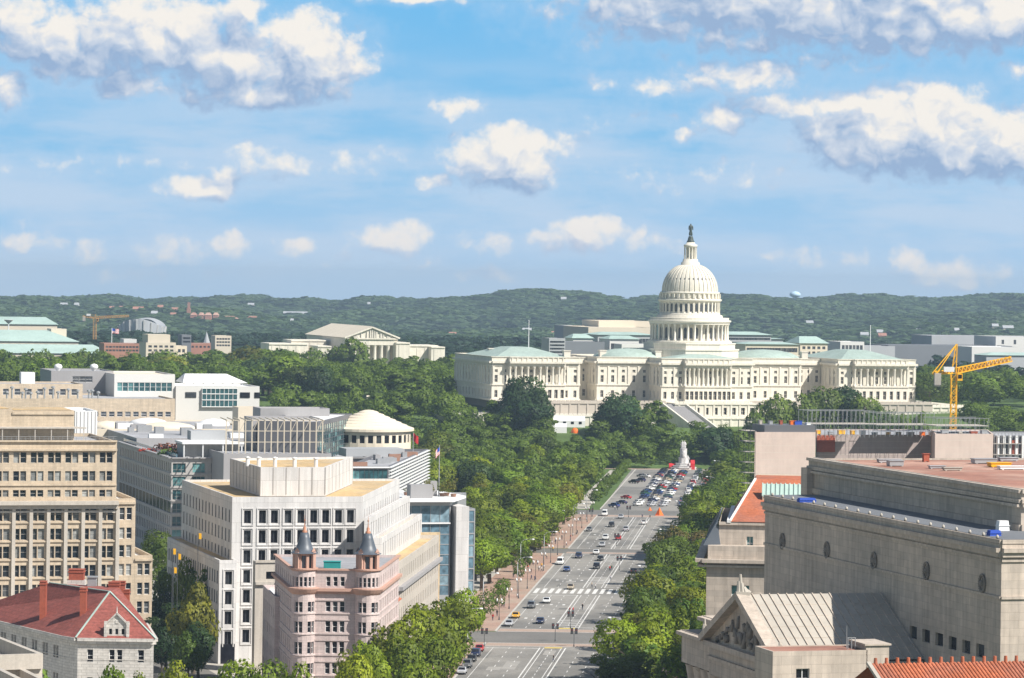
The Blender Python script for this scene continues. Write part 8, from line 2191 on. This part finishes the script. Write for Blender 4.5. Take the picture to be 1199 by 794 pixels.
# ---- people
J = [(0, 0, .95), (0, .01, 1.15), (0, .01, 1.38), (0, 0, 1.52), (0, -.02, 1.66), (.19, .01, 1.40), (.24, .02, 1.12), (.23, -.08, .88), (-.19, .01, 1.40), (-.25, .0, 1.13), (-.24, .10, .9), (.10, -.02, .90), (.11, -.16, .50), (.11, -.22, .08), (.11, -.36, .04), (-.10, .02, .90), (-.11, .08, .50), (-.11, .26, .10), (-.11, .14, .04)]
E = [(0, 1), (1, 2), (2, 3), (3, 4), (2, 5), (5, 6), (6, 7), (2, 8), (8, 9), (9, 10), (0, 11), (11, 12), (12, 13), (13, 14), (0, 15), (15, 16), (16, 17), (17, 18)]
RR = [.15, .14, .16, .06, .10, .07, .05, .04, .07, .05, .04, .095, .07, .045, .04, .095, .07, .045, .04]
pme = figure_mesh('person', ['cloth_any', 'trousers', 'skin', 'hair'], J, E, RR)
idx = []
for p in pme.polygons:
    c = p.center; idx.append(3 if c.z > 1.68 or (c.z > 1.58 and c.y > .03) else 2 if c.z > 1.47 or (abs(c.x) > .18 and c.z < 1.1 and c.z > .8) else 0 if c.z > .95 else 1)
pme.polygons.foreach_set('material_index', idx)
PEOPLE = [(618, 668, 'red'), (622, 672, 'black'), (626, 681, 'blue'), (631, 669, 'white'), (634, 670, 'white'), (629, 662, 'dark blue'), (640, 655, 'tan'), (582, 722, 'black'), (577, 727, 'red'), (588, 712, 'white'), (596, 703, 'tan'), (537, 772, 'red'), (551, 748, 'black'), (560, 741, 'dark blue'), (714, 669, 'red'), (716, 668, 'green'), (715, 680, 'silver'), (693, 688, 'tan'), (697, 690, 'white'), (682, 714, 'black'), (667, 718, 'red'), (671, 718, 'red'), (648, 775, 'black'), (752, 607, 'dark blue'), (761, 608, 'black'), (720, 597, 'white'), (723, 597, 'dark blue'), (668, 632, 'red'), (676, 626, 'black'), (663, 640, 'white')]
r_ = random.Random(77)
for k in range(34):
    Yp = r_.uniform(700, 1190); o_ = r_.uniform(2.2, 9)
    if 775 < Yp < 813: continue
    q_ = proj(kerb_x(Yp) - o_, Yp, .15); PEOPLE.append((round(q_[0], 1), round(q_[1], 1), r_.choice(list(CCOL))))
ordp = sorted(range(len(PEOPLE)), key=lambda i: -PEOPLE[i][1])
r_ = random.Random(5)
for i, (px, py, c) in enumerate(PEOPLE):
    P = G(px, py, .1); on_pave = P.x < kerb_x(P.y) - .2
    e = link('person', pme, None, (P.x, P.y, .15 if on_pave else .02)); e.rotation_euler = (0, 0, r_.uniform(0, 6.28)); e.color = (*CCOL[c], 1)
    tag(e, 'pedestrian in a %s top walking on the %s, %s the camera' % (c, 'brick pavement' if on_pave else 'roadway', ordw(ordp.index(i))), 'person', 'pedestrians on the avenue')
# ================================================================== air
hb = MB(); hb.prism([(-10500, -900), (10500, -900), (10500, 15000), (-10500, 15000)], min(v[2] for v in gv) - 1.0, 117.0, bottom=True)
hz = bpy.data.materials.new('haze'); hz.use_nodes = True; t_ = hz.node_tree; t_.nodes.clear()
pv = t_.nodes.new('ShaderNodeVolumePrincipled'); pv.inputs['Color'].default_value = (.60, .80, 1.0, 1); pv.inputs['Density'].default_value = 0.00007; pv.inputs['Anisotropy'].default_value = .1
t_.links.new(pv.outputs[0], t_.nodes.new('ShaderNodeOutputMaterial').inputs['Volume'])
M['haze'] = hz
structure_haze = link('haze', hb.mesh('haze', ['haze'])); structure_haze['kind'] = 'stuff'
